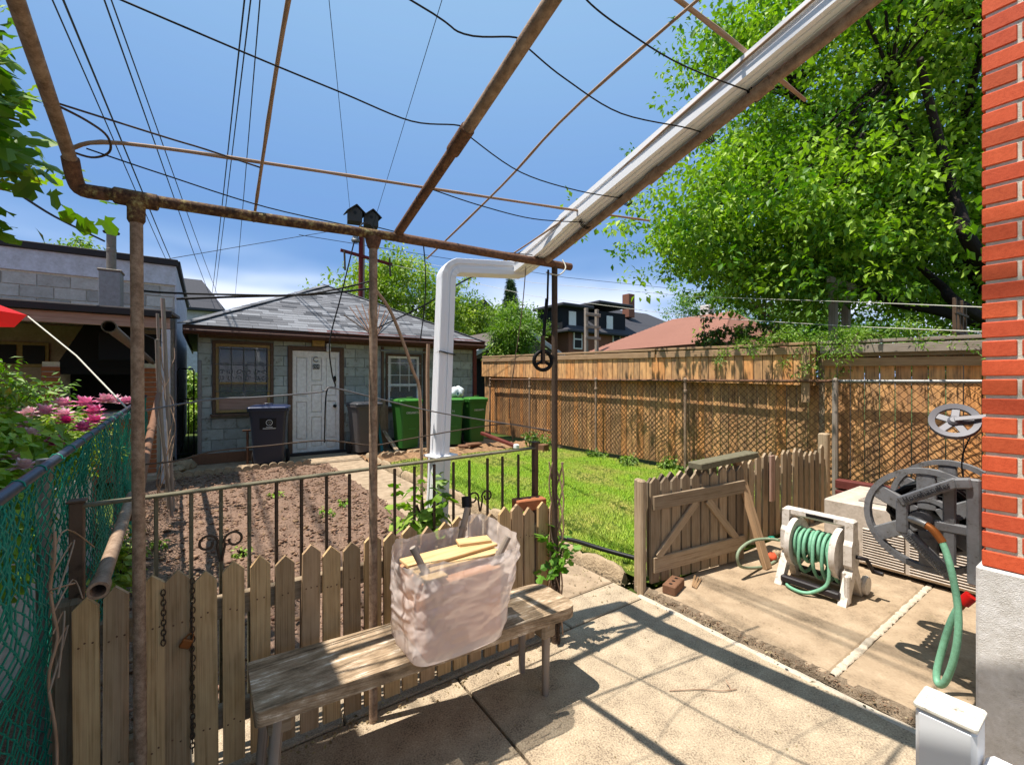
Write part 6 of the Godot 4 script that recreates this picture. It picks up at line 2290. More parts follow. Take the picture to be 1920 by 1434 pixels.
	for i in 8:
		var a := TAU * i / 8 + 0.1
		rim.append(ce + Vector3(cos(a) * 1.6, -0.72, sin(a) * 1.6))
	for i in 8:
		m.flat3(ce, rim[i], rim[(i + 1) % 8], Vector3.UP)
	put(m, "canopy", M.red_cloth, pa)
	m = MB.new()
	m.tube([V(-2.75, 0.6, 5.2), ce], 0.025, 8)
	put(m, "pole", M.galv, pa)
	wire_thing("rope", "white guy rope running from the red parasol to the fence", [V(-1.155, 2.02, 5.05), V(-0.8, 1.7, 4.6), V(-0.45, 1.32, 4.05)], 0.006, M.wire_white)
	# neighbour's house, whose wall shades the left of the bench
	var nh := thing("neighbour_house", "neighbouring rendered house wall just left of the patio", "house")
	m = MB.new()
	m.cube(V(-1.65, 1.75, 0.55), Vector3(2.0, 3.5, 3.4), 0.01)
	put(m, "wall", M.stucco, nh)
	m = MB.new()
	m.cube(V(-1.65, 3.53, 0.55), Vector3(2.04, 0.06, 3.44), 0.01)
	put(m, "roof", M.dark_flash, nh)

func o_tag(m: MB, called: String, mt: Material, label: String, cat: String, group := "") -> void:
	tag(put(m, called, mt), label, cat, group)

func bas_to(dir: Vector3) -> Basis:
	var y := dir.normalized()
	var x := y.cross(Vector3.RIGHT).normalized()
	return Basis(x, y, x.cross(y))

func overhead_wires() -> void:
	var ws := [[-1.98, 7.5, 9.82, -1.28, 7.58, 40.0, 0.013], [-1.84, 7.5, 9.72, -1.06, 7.61, 40.0, 0.018], [-1.31, 7.5, 9.35, 0.32, 7.75, 40.0, 0.014], [-1.22, 7.5, 9.29, 0.82, 7.81, 40.0, 0.012], [0.5, 7.5, 8.1, 0.32, 7.36, 40.0, 0.014], [0.58, 7.5, 8.04, 0.48, 7.37, 40.0, 0.012], [0.7, 7.5, 7.96, 1.84, 7.92, 40.0, 0.011]]
	var ls := ["leftmost black overhead cable of the left bundle", "thick twisted overhead cable second from the left", "third overhead cable from the left", "fourth overhead cable from the left", "left cable of the steep overhead pair", "right cable of the steep overhead pair", "thin overhead cable right of the steep pair"]
	for i in ws.size():
		var w: Array = ws[i]
		var a := V(w[0], w[1], w[2])
		var b := V(w[3], w[4], w[5])
		var st := a - (b - a) * 0.45
		wire_thing("overhead_cable", ls[i], soft([st, a, a.lerp(b, 0.5) - Vector3.UP * 0.12, b]), w[6], M.wire, "overhead cables along the yard")
	wire_thing("overhead_cable", "fine overhead cable coming down to the left birdhouse", [V(1.59, 7.5, 7.34) + (V(1.59, 7.5, 7.34) - V(3.65, 6.7, 14)) * 1.4, V(1.59, 7.5, 7.34), V(3.65, 6.7, 14.0)], 0.006, M.wire, "overhead cables along the yard")
	wire_thing("overhead_cable", "fine overhead cable coming down to the pole crossarm", [V(3.05, 7.5, 6.34) + (V(3.05, 7.5, 6.34) - V(4.3, 6.4, 14)) * 1.2, V(3.05, 7.5, 6.34), V(4.3, 6.3, 14.0)], 0.006, M.wire, "overhead cables along the yard")
	# heavy dark service cable and pale lines
	wire_thing("service_cable", "thick dark service cable crossing before the garage roof", soft([V(-0.393, 2.857, 9), V(0.492, 2.99, 9), V(1.81, 3.202, 9.1), V(2.929, 3.504, 9.4)]), 0.022, M.wire)
	wire_thing("service_cable", "dark service cable sweeping up behind the downspout", soft([V(2.898, 2.609, 9.3), V(3.416, 2.958, 8), V(3.431, 3.127, 6.5), V(3.248, 3.074, 5.5), V(2.958, 3.022, 3.5), V(2.946, 3.158, 2.4)]), 0.014, M.wire)
	wire_thing("clothes_line", "upper white clothes line above the wooden fence", soft([V(2.93, 1.37, 0.45), V(4.087, 1.985, 0.62)], 4) if false else [V(4.878, 5.545, 14), V(6.13, 3.768, 8), V(6.923, 2.982, 4.5), V(6.908, 2.545, 2.2), V(4.249, 1.997, 0.62)], 0.004, M.wire_white)
	wire_thing("clothes_line", "lower white clothes line just over the fence cap", [V(4.878, 5.321, 14), V(6.13, 3.465, 8), V(6.923, 2.632, 4.5), V(6.908, 2.226, 2.2), V(4.249, 1.835, 0.62)], 0.0045, M.wire_white)
	wire_thing("far_cable", "thin dark cable across the sky right of the pergola", [V(4.735, 10.631, 30), V(26.607, 10.949, 30), V(49.393, 12.247, 30), V(48.882, 9.874, 20)], 0.02, M.wire)
	wire_thing("far_cable", "thin dark cable low across the sky at left", [V(-3.953, 8.22, 34), V(1.86, 10.413, 34), V(8.236, 12.787, 34)], 0.02, M.wire)
	wire_thing("left_cable", "black cable slanting down to the outbuilding flue", soft([V(-1.739, 3.386, 6), V(-1.65, 3.453, 6.4), V(-1.561, 3.577, 7.8), V(-1.28, 3.669, 9.15)]), 0.014, M.wire)
	# pole with birdhouses
	var p := thing("bird_pole", "rusty pole with crossarm rising above the garage roof", "pole")
	var m := MB.new()
	m.tube([V(3.95, 2.9, 14.0), V(3.98, 6.35, 14.0)], 0.07, 8)
	put(m, "shaft", M.red_paint, p)
	m = MB.new()
	m.bar(V(3.35, 5.5, 13.95), V(4.95, 5.3, 13.95), 0.09, 0.06, Vector3.UP)
	put(m, "crossarm", M.red_paint, p)
	for x in [3.45, 4.85]:
		m = MB.new()
		m.tube([V(x, 5.5, 13.9), V(x + 0.02, 4.9, 13.9)], 0.03, 6)
		put(m, "hanger", M.iron, p)
	m = MB.new()
	m.tube([V(4.1, 0.0, 14.4), V(4.12, 6.3, 14.4)], 0.09, 8)
	o_tag(m, "wooden_pole", M.grey_rail, "grey wooden pole just behind the rusty pole", "pole")
	for i in 2:
		var b := thing("birdhouse", ["left birdhouse with round hole on the pole top", "right birdhouse with round hole on the pole top"][i], "birdhouse", Vector3.ZERO, "twin birdhouses")
		var x := 3.78 + i * 0.5
		var y := 6.42 - i * 0.03
		m = MB.new()
		m.prism(at(V(x, y, 14.0), ry(-12)), PackedVector2Array([Vector2(-0.21, 0), Vector2(0.21, 0), Vector2(0.21, 0.3), Vector2(0, 0.48), Vector2(-0.21, 0.3)]), -0.2, 0.2)
		put(m, "body", M.birdhouse, b)
		for s in [-1.0, 1.0]:
			m = MB.new()
			m.bar(V(x + s * 0.27, y + 0.27, 14.0), V(x, y + 0.5, 14.0), 0.03, 0.52, V(0, 1, 0), 0.004)
			put(m, "roof_board", M.dark_flash, b)
		m = MB.new()
		m.lathe(Transform3D(Basis(Vector3.RIGHT, PI / 2).rotated(Vector3.UP, deg_to_rad(-12)), V(x, y + 0.25, 14.0) + ry(-12) * Vector3(0, 0, 0.204)), [Vector2(0, 0.004), Vector2(0.05, 0.004)], 14)
		put(m, "hole", M.print_dark, b)
	m = MB.new()
	m.lathe(at(V(3.78, 5.85, 13.9)), [Vector2(0.0, 0.25), Vector2(0.04, 0.24), Vector2(0.09, 0.1), Vector2(0.13, 0.0), Vector2(0.1, -0.05)], 14)
	o_tag(m, "lamp_shade", M.galv, "small metal lamp shade under the birdhouses", "lamp")
	# old antenna rods over the garage eave
	var an := thing("antenna", "fan of rusty rods on the garage eave by the centre post", "antenna")
	for i in 8:
		m = MB.new()
		m.tube([V(2.9 + i * 0.02, 2.52, 9.5), V(2.75 + i * 0.14, 3.25 + 0.05 * (i % 3), 10.6)], 0.012, 5)
		put(m, "rod", M.rusty, an)
	m = MB.new()
	m.tube([V(2.45, 2.95, 9.9), V(2.95, 2.5, 9.45)], 0.014, 5)
	put(m, "rod", M.iron, an)

func leaf(m: MB, p: Vector3, dir: Vector3, nrm: Vector3, ln: float, wd: float, kind := "oval") -> void:
	dir = dir.normalized()
	var s := dir.cross(nrm).normalized()
	var up := s.cross(dir).normalized()
	var z := Vector2.ZERO
	if kind == "lobed":
		var tips := []
		for i in 11:
			var a := lerpf(-2.45, 2.45, i / 10.0)
			var r: float = ln * ([0.32, 0.3, 0.62, 0.34, 0.78, 0.4, 0.78, 0.34, 0.62, 0.3, 0.32][i] if i != 5 else 0.6)
			if i == 5: r = ln
			tips.append(p + dir * (ln * 0.3) + (dir * cos(a) + s * sin(a)) * r * 0.72 - up * r * 0.14)
		var ce := p + dir * ln * 0.3 + up * ln * 0.04
		for i in 10:
			var n0 := (up * 0.9 + s * signf(i - 4.5) * 0.25).normalized()
			m.tri(ce, tips[i], tips[i + 1], n0, n0, n0, z, z, z)
		return
	var mid := p + dir * ln * 0.45
	var tip := p + dir * ln - up * ln * 0.16
	var l := mid + s * wd * 0.5 + up * wd * 0.12
	var r := mid - s * wd * 0.5 + up * wd * 0.12
	var nl := (up - s * 0.3).normalized()
	var nr := (up + s * 0.3).normalized()
	m.tri(p, l, mid, nl, nl, nl, z, z, z)
	m.tri(mid, l, tip, nl, nl, nl, z, z, z)
	m.tri(p, mid, r, nr, nr, nr, z, z, z)
	m.tri(mid, tip, r, nr, nr, nr, z, z, z)

# a twig's worth of leaves around the origin, size about one
func spray(kind: String, n: int, ln: float, wd: float, spread: float, sd: int) -> ArrayMesh:
	var q := RandomNumberGenerator.new()
	q.seed = sd
	var m := MB.new()
	for i in n:
		var e := Vector3(q.randf_range(-1, 1), q.randf_range(-0.7, 0.7), q.randf_range(-1, 1))
		var p := e * spread
		var dir := (e.normalized() * 0.8 + Vector3(q.randf_range(-0.6, 0.6), q.randf_range(-0.7, 0.15), q.randf_range(-0.6, 0.6)))
		var nrm := (Vector3.UP + Vector3(q.randf_range(-0.7, 0.7), 0, q.randf_range(-0.7, 0.7))).normalized()
		var k := q.randf_range(0.7, 1.2)
		m.tint = Color.WHITE * q.randf_range(0.75, 1.2)
		leaf(m, p, dir, nrm, ln * k, wd * k, kind)
	return m.mesh()

func tree(called: String, label: String, base: Vector3, ce: Vector3, rad: Vector3, clusters: int, per: int, size: float, me: ArrayMesh, c0: Color, c1: Color, trunk_r: float, bark: Material, group := "", limbs := 8, spread := 0.55, extra := [], lobes := []) -> Node3D:
	var t := thing(called, label, "tree", Vector3.ZERO, group)
	var m := MB.new()
	var fork := base.lerp(Vector3(lerpf(base.x, ce.x, 0.35), ce.y - rad.y * 0.75, lerpf(base.z, ce.z, 0.35)), 1.0)
	m.tube(soft([base - Vector3.UP * 0.1, base.lerp(fork, 0.5) + Vector3(rf(-0.1, 0.1), 0, rf(-0.1, 0.1)), fork], 5), Array(range(11)).map(func(i): return trunk_r * (1.15 - 0.045 * i)), 9)
	var ends := []
	var f := FastNoiseLite.new()
	f.seed = rng.randi()
	f.frequency = 0.45
	for i in limbs:
		var a := TAU * i / limbs + rf(-0.3, 0.3)
		var e := ce + Vector3(cos(a) * rad.x * rf(0.35, 0.6), rad.y * rf(-0.45, 0.5), sin(a) * rad.z * rf(0.35, 0.6))
		var mid := fork.lerp(e, 0.5) + Vector3(rf(-0.3, 0.3), rf(0.0, 0.4), rf(-0.3, 0.3)) * minf(1.0, rad.x * 0.3)
		var ps := soft([fork - Vector3.UP * 0.1, mid, e], 5)
		m.tube(ps, range(ps.size()).map(func(k): return trunk_r * lerpf(0.62, 0.16, float(k) / (ps.size() - 1))), 7)
		for k in [5, 7, 8, 9, 10]: ends.append(ps[k])
	var tf := []
	var cs := []
	for i in clusters:
		var lc := ce
		var lr := rad
		if lobes:
			var pick := rng.randf()
			for lo in lobes:
				pick -= lo[2]
				if pick <= 0.0:
					lc = lo[0]
					lr = lo[1]
					break
		var dv := Vector3.ZERO
		for tries in 30:
			dv = Vector3(rf(-1, 1), rf(-1, 1), rf(-1, 1))
			var l := dv.length()
			if l < 1.0 and l > 0.35 and l < 0.84 + 0.42 * f.get_noise_3dv(dv * 4.0): break
		var cp: Vector3 = lc + dv * lr
		var best: Vector3 = ends[0]
		for e in ends:
			if e.distance_squared_to(cp) < best.distance_squared_to(cp): best = e
		var md := best.lerp(cp, 0.55) + Vector3(rf(-0.1, 0.1), rf(0, 0.15), rf(-0.1, 0.1))
		m.tube([best, md, cp], [trunk_r * 0.13, trunk_r * 0.08, trunk_r * 0.03], 4, false)
		var cr := spread * rf(0.7, 1.35)
		var tone := rf(0.0, 1.0)
		for k in per:
			var o := Vector3(rng.randfn(), rng.randfn() * 0.6, rng.randfn()) * cr * 0.5
			var s := size * rf(0.6, 1.3)
			tf.append(Transform3D(Basis.from_euler(Vector3(rf(-0.5, 0.5), rf(0, TAU), rf(-0.5, 0.5))).scaled(Vector3.ONE * s), cp + o - Vector3.UP * 0.1 * o.length()))
			cs.append(clampf(tone + rf(-0.35, 0.35), 0.0, 0.999))
	for e in extra:
		m.tube(soft(e, 4), range((e.size() - 1) * 4 + 1).map(func(k): return trunk_r * lerpf(0.5, 0.2, k / ((e.size() - 1) * 4.0))), 7)
	put(m, "trunk", bark, t)
	foliage("crown", me, M.leaf, tf, cs, c0, c1, t)
	return t

func toned(me: ArrayMesh, col: Color) -> ArrayMesh:
	var arr := me.surface_get_arrays(0)
	var cc: PackedColorArray = arr[Mesh.ARRAY_COLOR].duplicate()
	for i in cc.size(): cc[i] = Color(cc[i].r * col.r, cc[i].g * col.g, cc[i].b * col.b)
	arr[Mesh.ARRAY_COLOR] = cc
	var out := ArrayMesh.new()
	out.add_surface_from_arrays(Mesh.PRIMITIVE_TRIANGLES, arr)
	return out

# every leaf real geometry, joined into one crown; ts picks one of six tones per twig
func foliage(called: String, me: ArrayMesh, mt: Material, tf: Array, ts: Array, c0: Color, c1: Color, parent: Node) -> void:
	var kinds := []
	for i in 6: kinds.append(toned(me, c0.lerp(c1, i / 5.0)))
	var st := SurfaceTool.new()
	st.begin(Mesh.PRIMITIVE_TRIANGLES)
	for i in tf.size():
		st.append_from(kinds[clampi(int(ts[i] * 6.0), 0, 5)], 0, tf[i])
	part(st.commit(), called, mt, parent)

func bush(called: String, label: String, cat: String, ce: Vector3, rad: Vector3, n: int, size: float, me: ArrayMesh, c0: Color, c1: Color, group := "", ground := 0.0) -> Node3D:
	var t := thing(called, label, cat, Vector3.ZERO, group)
	var m := MB.new()
	var tf := []
	var cs := []
	for i in 9:
		var e := ce + Vector3(rf(-0.7, 0.7), rf(-0.2, 0.7), rf(-0.7, 0.7)) * rad
		m.tube([Vector3(lerpf(ce.x, e.x, 0.3), ground, lerpf(ce.z, e.z, 0.3)), ce.lerp(e, 0.4) - Vector3.UP * rad.y * 0.4, e], [0.012, 0.008, 0.004], 5, false)
	put(m, "stems", M.bark, t)
	for i in n:
		var dv := Vector3(rng.randfn(), rng.randfn(), rng.randfn()).normalized() * pow(rng.randf(), 0.45)
		var s := size * rf(0.7, 1.25)
		tf.append(Transform3D(Basis.from_euler(Vector3(rf(-0.5, 0.5), rf(0, TAU), rf(-0.5, 0.5))).scaled(Vector3.ONE * s), ce + dv * rad))
		cs.append(rf(0, 0.999))
	foliage("foliage", me, M.leaf, tf, cs, c0, c1, t)
	return t

func flower(parent: Node3D, p: Vector3, r: float, c0: Color, c1: Color) -> void:
	var m := MB.new()
	for i in 26:
		var ring := i / 9
		var a := TAU * i / 9.0 + ring * 0.5
		var tilt := 0.25 + ring * 0.45
		var dir := Vector3(cos(a) * cos(tilt), sin(tilt), sin(a) * cos(tilt))
		m.tint = c0.lerp(c1, rng.randf())
		leaf(m, p + dir * r * 0.1, dir, Vector3.UP - dir * 0.5, r * rf(0.85, 1.1), r * 0.75)
	part(m, "flower", M.petal, parent)

func plants() -> void:
	var oval := spray("oval", 14, 0.34, 0.2, 0.42, 3)
	var broad := spray("oval", 9, 0.5, 0.34, 0.42, 13)
	var slim := spray("oval", 16, 0.36, 0.12, 0.45, 5)
	var lobed := spray("lobed", 5, 0.62, 0.5, 0.4, 7)
	# the big tree beyond the right fence
	tree("big_tree", "large leafy green tree overhanging the wooden fence on the right", V(12.6, -0.05, 1.2), V(10.3, 6.3, 3.1), Vector3(3.9, 3.5, 3.9), 390, 27, 0.31, oval, Color(0.1, 0.235, 0.016), Color(0.4, 0.57, 0.05), 0.2, M.darkbark, "", 9, 1.0, [[V(12.5, 2.3, 1.25), V(9.96, 2.69, 2), V(9.247, 2.767, 2.3), V(8.567, 3.074, 2.8), V(7.92, 3.278, 3.4)], [V(12.5, 2.2, 1.25), V(9.114, 2.636, 1.6), V(9.261, 2.94, 1.8), V(8.923, 3.258, 2)], [V(12.5, 2.6, 1.25), V(8.57, 3.282, 1.35), V(8.544, 3.829, 1.5), V(8.656, 4.26, 1.6), V(8.411, 5.556, 1.8), V(8.031, 5.926, 1.8)]], [[V(10.6, 7.5, 3.0), Vector3(3.7, 3.6, 3.7), 0.56], [V(8.75, 4.35, 3.7), Vector3(2.75, 1.6, 2.6), 0.28], [V(11.4, 4.6, 2.4), Vector3(2.3, 2.0, 2.3), 0.16]])
	tree("garage_tree", "yellow-green tree rising behind the garage roof", V(8.1, -0.05, 22.0), V(8.2, 5.2, 22.0), Vector3(3.7, 3.2, 3.4), 130, 20, 0.5, oval, Color(0.17, 0.28, 0.02), Color(0.4, 0.49, 0.06), 0.2, M.bark, "trees behind the garages", 7, 1.1)
	tree("young_tree", "slender light green tree beside the dark conifer", V(8.5, -0.05, 12.2), V(8.5, 3.0, 12.2), Vector3(0.75, 1.25, 0.7), 46, 12, 0.36, slim, Color(0.12, 0.24, 0.025), Color(0.28, 0.4, 0.06), 0.07, M.bark, "trees behind the garages", 5, 0.4)
	tree("roadside_tree", "distant green tree right of the conifer", V(21.0, -0.05, 31.0), V(21.0, 5.6, 31.0), Vector3(3.4, 2.6, 3.0), 70, 26, 0.7, oval, Color(0.1, 0.2, 0.025), Color(0.22, 0.33, 0.05), 0.2, M.bark, "trees behind the garages", 6, 1.2)
	tree("lane_tree", "distant green tree behind the downspout", V(13.4, -0.05, 25.0), V(13.4, 4.6, 25.0), Vector3(2.2, 2.3, 2.2), 50, 26, 0.6, oval, Color(0.13, 0.23, 0.02), Color(0.28, 0.36, 0.05), 0.16, M.bark, "trees behind the garages", 6, 1.0)
	for q in [[19.0, 3.6, 7.0, 2.6, "green tree low behind the fence below the big tree's middle"], [20.0, 3.4, 3.0, 2.8, "green tree low behind the fence below the big tree's right side"], [30.0, 6.0, 18.0, 3.6, "distant tree showing through the big tree's branches"]]:
		tree("back_tree", q[4], V(q[0], -0.05, q[2]), V(q[0], q[1], q[2]), Vector3(q[3], q[3] * 0.8, q[3]), 60, 18, 0.44, oval, Color(0.1, 0.22, 0.025), Color(0.2, 0.34, 0.045), 0.12, M.darkbark, "trees behind the right fence", 6, 0.8)
	tree("maple_tree", "maple branches hanging in from the upper left", V(-3.4, -0.05, 3.5), V(-1.84, 2.95, 3.45), Vector3(1.08, 1.0, 0.85), 150, 14, 0.19, lobed, Color(0.13, 0.27, 0.02), Color(0.36, 0.5, 0.05), 0.12, M.bark, "", 7, 0.3)
	tree("rear_tree", "small green tree tip above the outbuilding roof", V(-3.6, -0.05, 22.0), V(-3.6, 5.75, 22.0), Vector3(0.8, 0.8, 0.8), 24, 16, 0.4, oval, Color(0.12, 0.22, 0.02), Color(0.25, 0.36, 0.04), 0.12, M.bark, "trees behind the garages", 5, 0.6)
	# conifer
	var cf := thing("conifer", "dark pointed conifer above the shed roofs", "tree", Vector3.ZERO, "trees behind the garages")
	var m := MB.new()
	m.tube([V(17.9, 0, 26.0), V(17.9, 8.8, 26.0)], [0.2, 0.02], 7)
	put(m, "trunk", M.darkbark, cf)
	var tf := []
	var cs := []
	for i in 2600:
		var t := pow(rng.randf(), 0.7)
		var y := lerpf(8.9, 2.6, t)
		var r := 1.75 * t * (0.55 + 0.45 * absf(sin(t * 34.0))) * sqrt(rng.randf())
		var a := rf(0, TAU)
		tf.append(Transform3D(Basis.from_euler(Vector3(rf(-0.3, 0.3), a, rf(-0.3, 0.3))).scaled(Vector3.ONE * rf(0.3, 0.5)), V(17.9 + cos(a) * r, y - r * 0.25, 26.0 + sin(a) * r)))
		cs.append(rng.randf())
	foliage("crown", slim, M.needle, tf, cs, Color(0.03, 0.07, 0.022), Color(0.08, 0.16, 0.04), cf)
	# vine over the fence top
	var vn := thing("fence_vine", "leafy vine sprawling over the cap of the wooden fence", "vine")
	m = MB.new()
	tf = []
	cs = []
	for i in 15:
		var p := V(6.55 + rf(-0.05, 0.2), 2.04, rf(1.6, 3.3))
		var ps := [p]
		var dv := Vector3(rf(-0.8, 0.1), rf(0.15, 0.7), rf(-0.8, 0.8))
		for k in 9:
			p = p + dv * 0.085
			dv += Vector3(rf(-0.22, 0.14), -0.2, rf(-0.2, 0.2))
			ps.append(p)
			for z in 2:
				tf.append(Transform3D(Basis.from_euler(Vector3(rf(-0.6, 0.6), rf(0, TAU), rf(-0.6, 0.6))).scaled(Vector3.ONE * rf(0.09, 0.16)), p + Vector3(rf(-0.04, 0.04), rf(-0.03, 0.03), rf(-0.04, 0.04))))
				cs.append(rng.randf())
		m.tube(ps, 0.004, 4, false)
	put(m, "stems", M.bark, vn)
	foliage("leaves", slim, M.leaf, tf, cs, Color(0.12, 0.25, 0.02), Color(0.28, 0.42, 0.06), vn)
	vn = thing("roof_creeper", "reddish green creeper climbing in front of the red roof", "vine")
	m = MB.new()
	tf = []
	cs = []
	for i in 9:
		var x0 := 7.2 + rf(-0.2, 0.3)
		var d0 := 3.4 + i * 0.16
		var hh := rf(2.25, 2.95)
		m.tube([V(x0, 1.9, d0), V(x0 + rf(-0.1, 0.1), hh, d0 + rf(-0.1, 0.1))], 0.008, 4, false)
		for k in 26:
			tf.append(Transform3D(Basis.from_euler(Vector3(rf(-0.6, 0.6), rf(0, TAU), rf(-0.6, 0.6))).scaled(Vector3.ONE * rf(0.1, 0.17)), V(x0 + rf(-0.1, 0.1), lerpf(1.95, hh, rng.randf()), d0 + rf(-0.1, 0.1))))
			cs.append(pow(rng.randf(), 2.0))
	put(m, "stems", M.bark, vn)
	foliage("leaves", broad, M.leaf, tf, cs, Color(0.1, 0.2, 0.02), Color(0.2, 0.13, 0.06), vn)
	# weeds at the foot of the chain-link fence
	var spots := [[6.25, 2.5, 0.4], [6.2, 3.0, 0.34], [6.25, 3.5, 0.38], [6.26, 3.95, 0.3], [6.28, 4.5, 0.3], [6.22, 5.3, 0.2], [6.2, 6.1, 0.2], [6.1, 7.6, 0.34], [6.0, 7.9, 0.4]]
	for i in spots.size():
		var q: Array = spots[i]
		bush("fence_weed", ["leafy weed at the chain-link fence nearest the gate", "second leafy weed along the fence from the gate", "third leafy weed along the fence from the gate", "weed just before the middle fence post", "weed just past the middle fence post", "low weed halfway along the lawn's fence side", "low weed by the second fence post from the garage", "tall weed near the far end of the fence", "tallest weed at the far end of the fence"][i], "weed", V(q[0], q[2] * 0.55, q[1]), Vector3(0.13, q[2] * 0.55, 0.22), 34, 0.13, broad, Color(0.09, 0.18, 0.02), Color(0.28, 0.4, 0.08), "weeds along the chain-link fence")
	# grape leaves between the pickets and at the post
	bush("grape_vine", "light green grape vine at the downspout foot behind the pickets", "vine", V(0.97, 0.82, 2.22), Vector3(0.2, 0.16, 0.09), 20, 0.14, lobed, Color(0.14, 0.28, 0.02), Color(0.34, 0.5, 0.07))
	bush("grape_vine", "small green vine climbing the foot of the right post", "vine", V(1.665, 0.52, 1.95), Vector3(0.06, 0.18, 0.05), 16, 0.1, lobed, Color(0.1, 0.25, 0.02), Color(0.22, 0.44, 0.05))
	m = MB.new()
	for i in 5:
		var ps := []
		for k in 12: ps.append(V(1.665 + 0.03 * sin(k * 0.7 + i), 0.05 + k * 0.09, 1.955 + 0.03 * cos(k * 0.8 + i * 1.3)))
		m.tube(soft(ps, 3), 0.005, 5)
	tag(put(m, "vine_stems", M.bamboo), "woody vine stems twisted up the right pergola post", "vine")
	m = MB.new()
	var ps2 := [V(-0.365, 0.02, 1.86)]
	for k in 13: ps2.append(V(-0.37 + rf(-0.012, 0.012), 0.1 + k * 0.08, 1.84 + rf(-0.02, 0.02)))
	m.tube(soft(ps2, 3), 0.004, 5)
	for i in 6:
		var a := V(-0.37, 0.7 + 0.06 * i, 1.84)
		m.tube(soft([a, a + V(0.02, 0.05, rf(-0.15, 0.15)), a + V(0.05, rf(-0.08, 0.05), rf(-0.3, 0.3))], 4), 0.0025, 4)
	tag(put(m, "dry_vine", M.bamboo), "dry tendrils hanging on the green chain-link fence", "vine")
	for q in [[0.25, 4.4, "tiny seedling nearest the scroll in the soil bed"], [1.1, 5.2, "left of the two seedlings in the soil bed's middle"], [1.35, 5.5, "right of the two seedlings in the soil bed's middle"], [0.75, 6.4, "farthest tiny seedling in the soil bed"], [-0.36, 5.0, "seedling at the foot of the green fence"]]:
		bush("seedling", q[2], "seedling", V(q[0], 0.07, q[1]), Vector3(0.05, 0.04, 0.05), 5, 0.09, broad, Color(0.2, 0.36, 0.03), Color(0.4, 0.52, 0.08), "seedlings in the bed", 0.02)
	bush("weed", "green weed at the patio corner below the green fence", "weed", V(-0.3, 0.06, 1.75), Vector3(0.09, 0.06, 0.06), 10, 0.12, broad, Color(0.1, 0.24, 0.02), Color(0.2, 0.36, 0.05), "", 0.0)
	bush("weed", "yellow-green weeds along the inside of the green fence", "weed", V(-0.52, 0.14, 4.4), Vector3(0.08, 0.18, 0.9), 60, 0.14, broad, Color(0.2, 0.3, 0.03), Color(0.4, 0.45, 0.08), "", 0.0)
	# neighbour's flower bed
	bush("rose_bush", "tall leafy bush before the outbuilding window", "bush", V(-1.75, 1.1, 6.3), Vector3(0.7, 0.62, 0.7), 360, 0.26, slim, Color(0.11, 0.25, 0.02), Color(0.3, 0.47, 0.06), "", 0.1)
	bush("leafy_bush", "bright broad-leaved bush at the left edge over the fence", "bush", V(-1.05, 1.05, 3.4), Vector3(0.42, 0.3, 0.9), 560, 0.15, broad, Color(0.2, 0.38, 0.03), Color(0.42, 0.58, 0.07), "", 0.5)
	bush("leafy_bush", "low broad-leaved bush just behind the near green fence", "bush", V(-0.86, 0.9, 2.5), Vector3(0.26, 0.26, 0.65), 420, 0.13, broad, Color(0.2, 0.38, 0.03), Color(0.42, 0.58, 0.07), "", 0.5)
	var pe := bush("peony_bush", "peony bush with pink and magenta flowers over the green fence", "bush", V(-0.92, 1.02, 4.7), Vector3(0.32, 0.26, 0.9), 300, 0.15, slim, Color(0.18, 0.33, 0.03), Color(0.42, 0.52, 0.09), "", 0.5)
	var pink := Color(0.8, 0.32, 0.52)
	var mag := Color(0.66, 0.06, 0.25)
	var pale := Color(0.8, 0.62, 0.62)
	for q in [[-0.8, 1.30, 4.9, 0.1, pink, pink * 1.1], [-0.72, 1.32, 5.2, 0.09, pink, pale], [-0.7, 1.25, 4.6, 0.085, mag, pink], [-0.66, 1.2, 4.35, 0.08, mag, pink], [-0.78, 1.22, 4.2, 0.06, mag, mag], [-0.68, 1.17, 4.1, 0.075, mag, pink], [-0.75, 1.12, 3.75, 0.07, mag, pink], [-0.85, 1.24, 4.5, 0.08, pale, pink], [-0.72, 1.3, 5.6, 0.09, pink, pale], [-0.95, 1.3, 5.0, 0.09, pale, pink], [-0.9, 1.28, 4.3, 0.08, pink, pale], [-1.05, 1.25, 4.6, 0.08, pale, pale], [-0.66, 1.28, 5.9, 0.09, pink, pale], [-0.9, 1.22, 3.9, 0.07, pale, pink], [-0.8, 1.2, 3.55, 0.06, pale, pale], [-0.72, 1.08, 3.1, 0.06, pale, pale], [-0.78, 1.12, 3.2, 0.055, pale, Color(0.6, 0.4, 0.35)]]:
		flower(pe, V(q[0], q[1], q[2]), q[3], q[4], q[5])
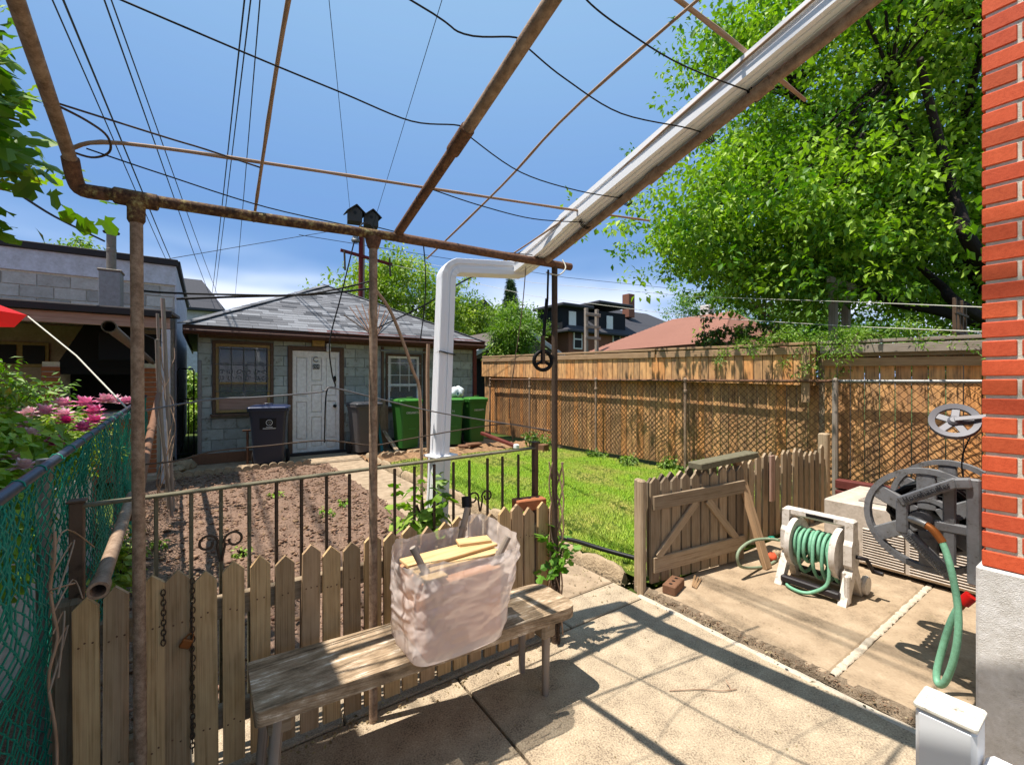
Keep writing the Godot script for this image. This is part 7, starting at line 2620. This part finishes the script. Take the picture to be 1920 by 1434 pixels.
	for q in [[-0.35, 17.2, "bright shrub low in the gap beside the garage"], [-0.45, 18.2, "bright shrub high in the gap beside the garage"]]:
		bush("gap_shrub", q[2], "bush", V(q[0], 0.5 if q[1] < 18 else 1.5, q[1]), Vector3(0.5, 0.5, 0.5), 120, 0.28, broad, Color(0.2, 0.34, 0.03), Color(0.4, 0.5, 0.08))
	# leaf litter under the bench and by the path
	tf = []
	cs = []
	var lm := MB.new()
	leaf(lm, Vector3.ZERO, Vector3.RIGHT, Vector3.UP, 1.0, 0.6)
	for i in 900:
		var p: Vector3
		if i < 200: p = V(rf(-0.3, 1.7), 0.006, 2.0 + rng.randfn() * 0.05)
		elif i < 380: p = V(2.4 + rf(-0.25, 0.16), 0.008, rf(2.1, 3.4))
		elif i < 520: p = V(2.56 + rng.randfn() * 0.05, 0.03, rf(0.4, 2.3))
		elif i < 720: p = V(rf(0.3, 2.48), 0.003, rf(0.2, 2.0))
		else: p = V(rf(2.6, 4.2), 0.053, rf(0.3, 1.95))
		tf.append(Transform3D(Basis.from_euler(Vector3(rf(-0.5, 0.5), rf(0, 6), rf(-0.4, 0.4))).scaled(Vector3.ONE * (rf(0.008, 0.024) if i < 520 else rf(0.004, 0.013))), p))
		cs.append(Color(0.2, 0.13, 0.07).lerp(Color(0.5, 0.4, 0.25), rng.randf()))
	tag(copies("leaf_litter", lm.mesh(), M.leaf, tf, cs), "dry brown leaf litter along fence foot and path edge", "leaves", "", "stuff")

func rebase() -> void:
	for o in get_children():
		if not o is Node3D or o is MeshInstance3D or o is MultiMeshInstance3D or o is Camera3D or o is Light3D or o.position != Vector3.ZERO: continue
		var lo := Vector3.INF
		var hi := -Vector3.INF
		for c in o.get_children():
			if c is MeshInstance3D:
				var b: AABB = c.transform * c.mesh.get_aabb()
				lo = lo.min(b.position)
				hi = hi.max(b.end)
		if lo.x > hi.x: continue
		var p := Vector3((lo.x + hi.x) / 2, lo.y, (lo.z + hi.z) / 2)
		o.position = p
		for c in o.get_children(): c.position -= p
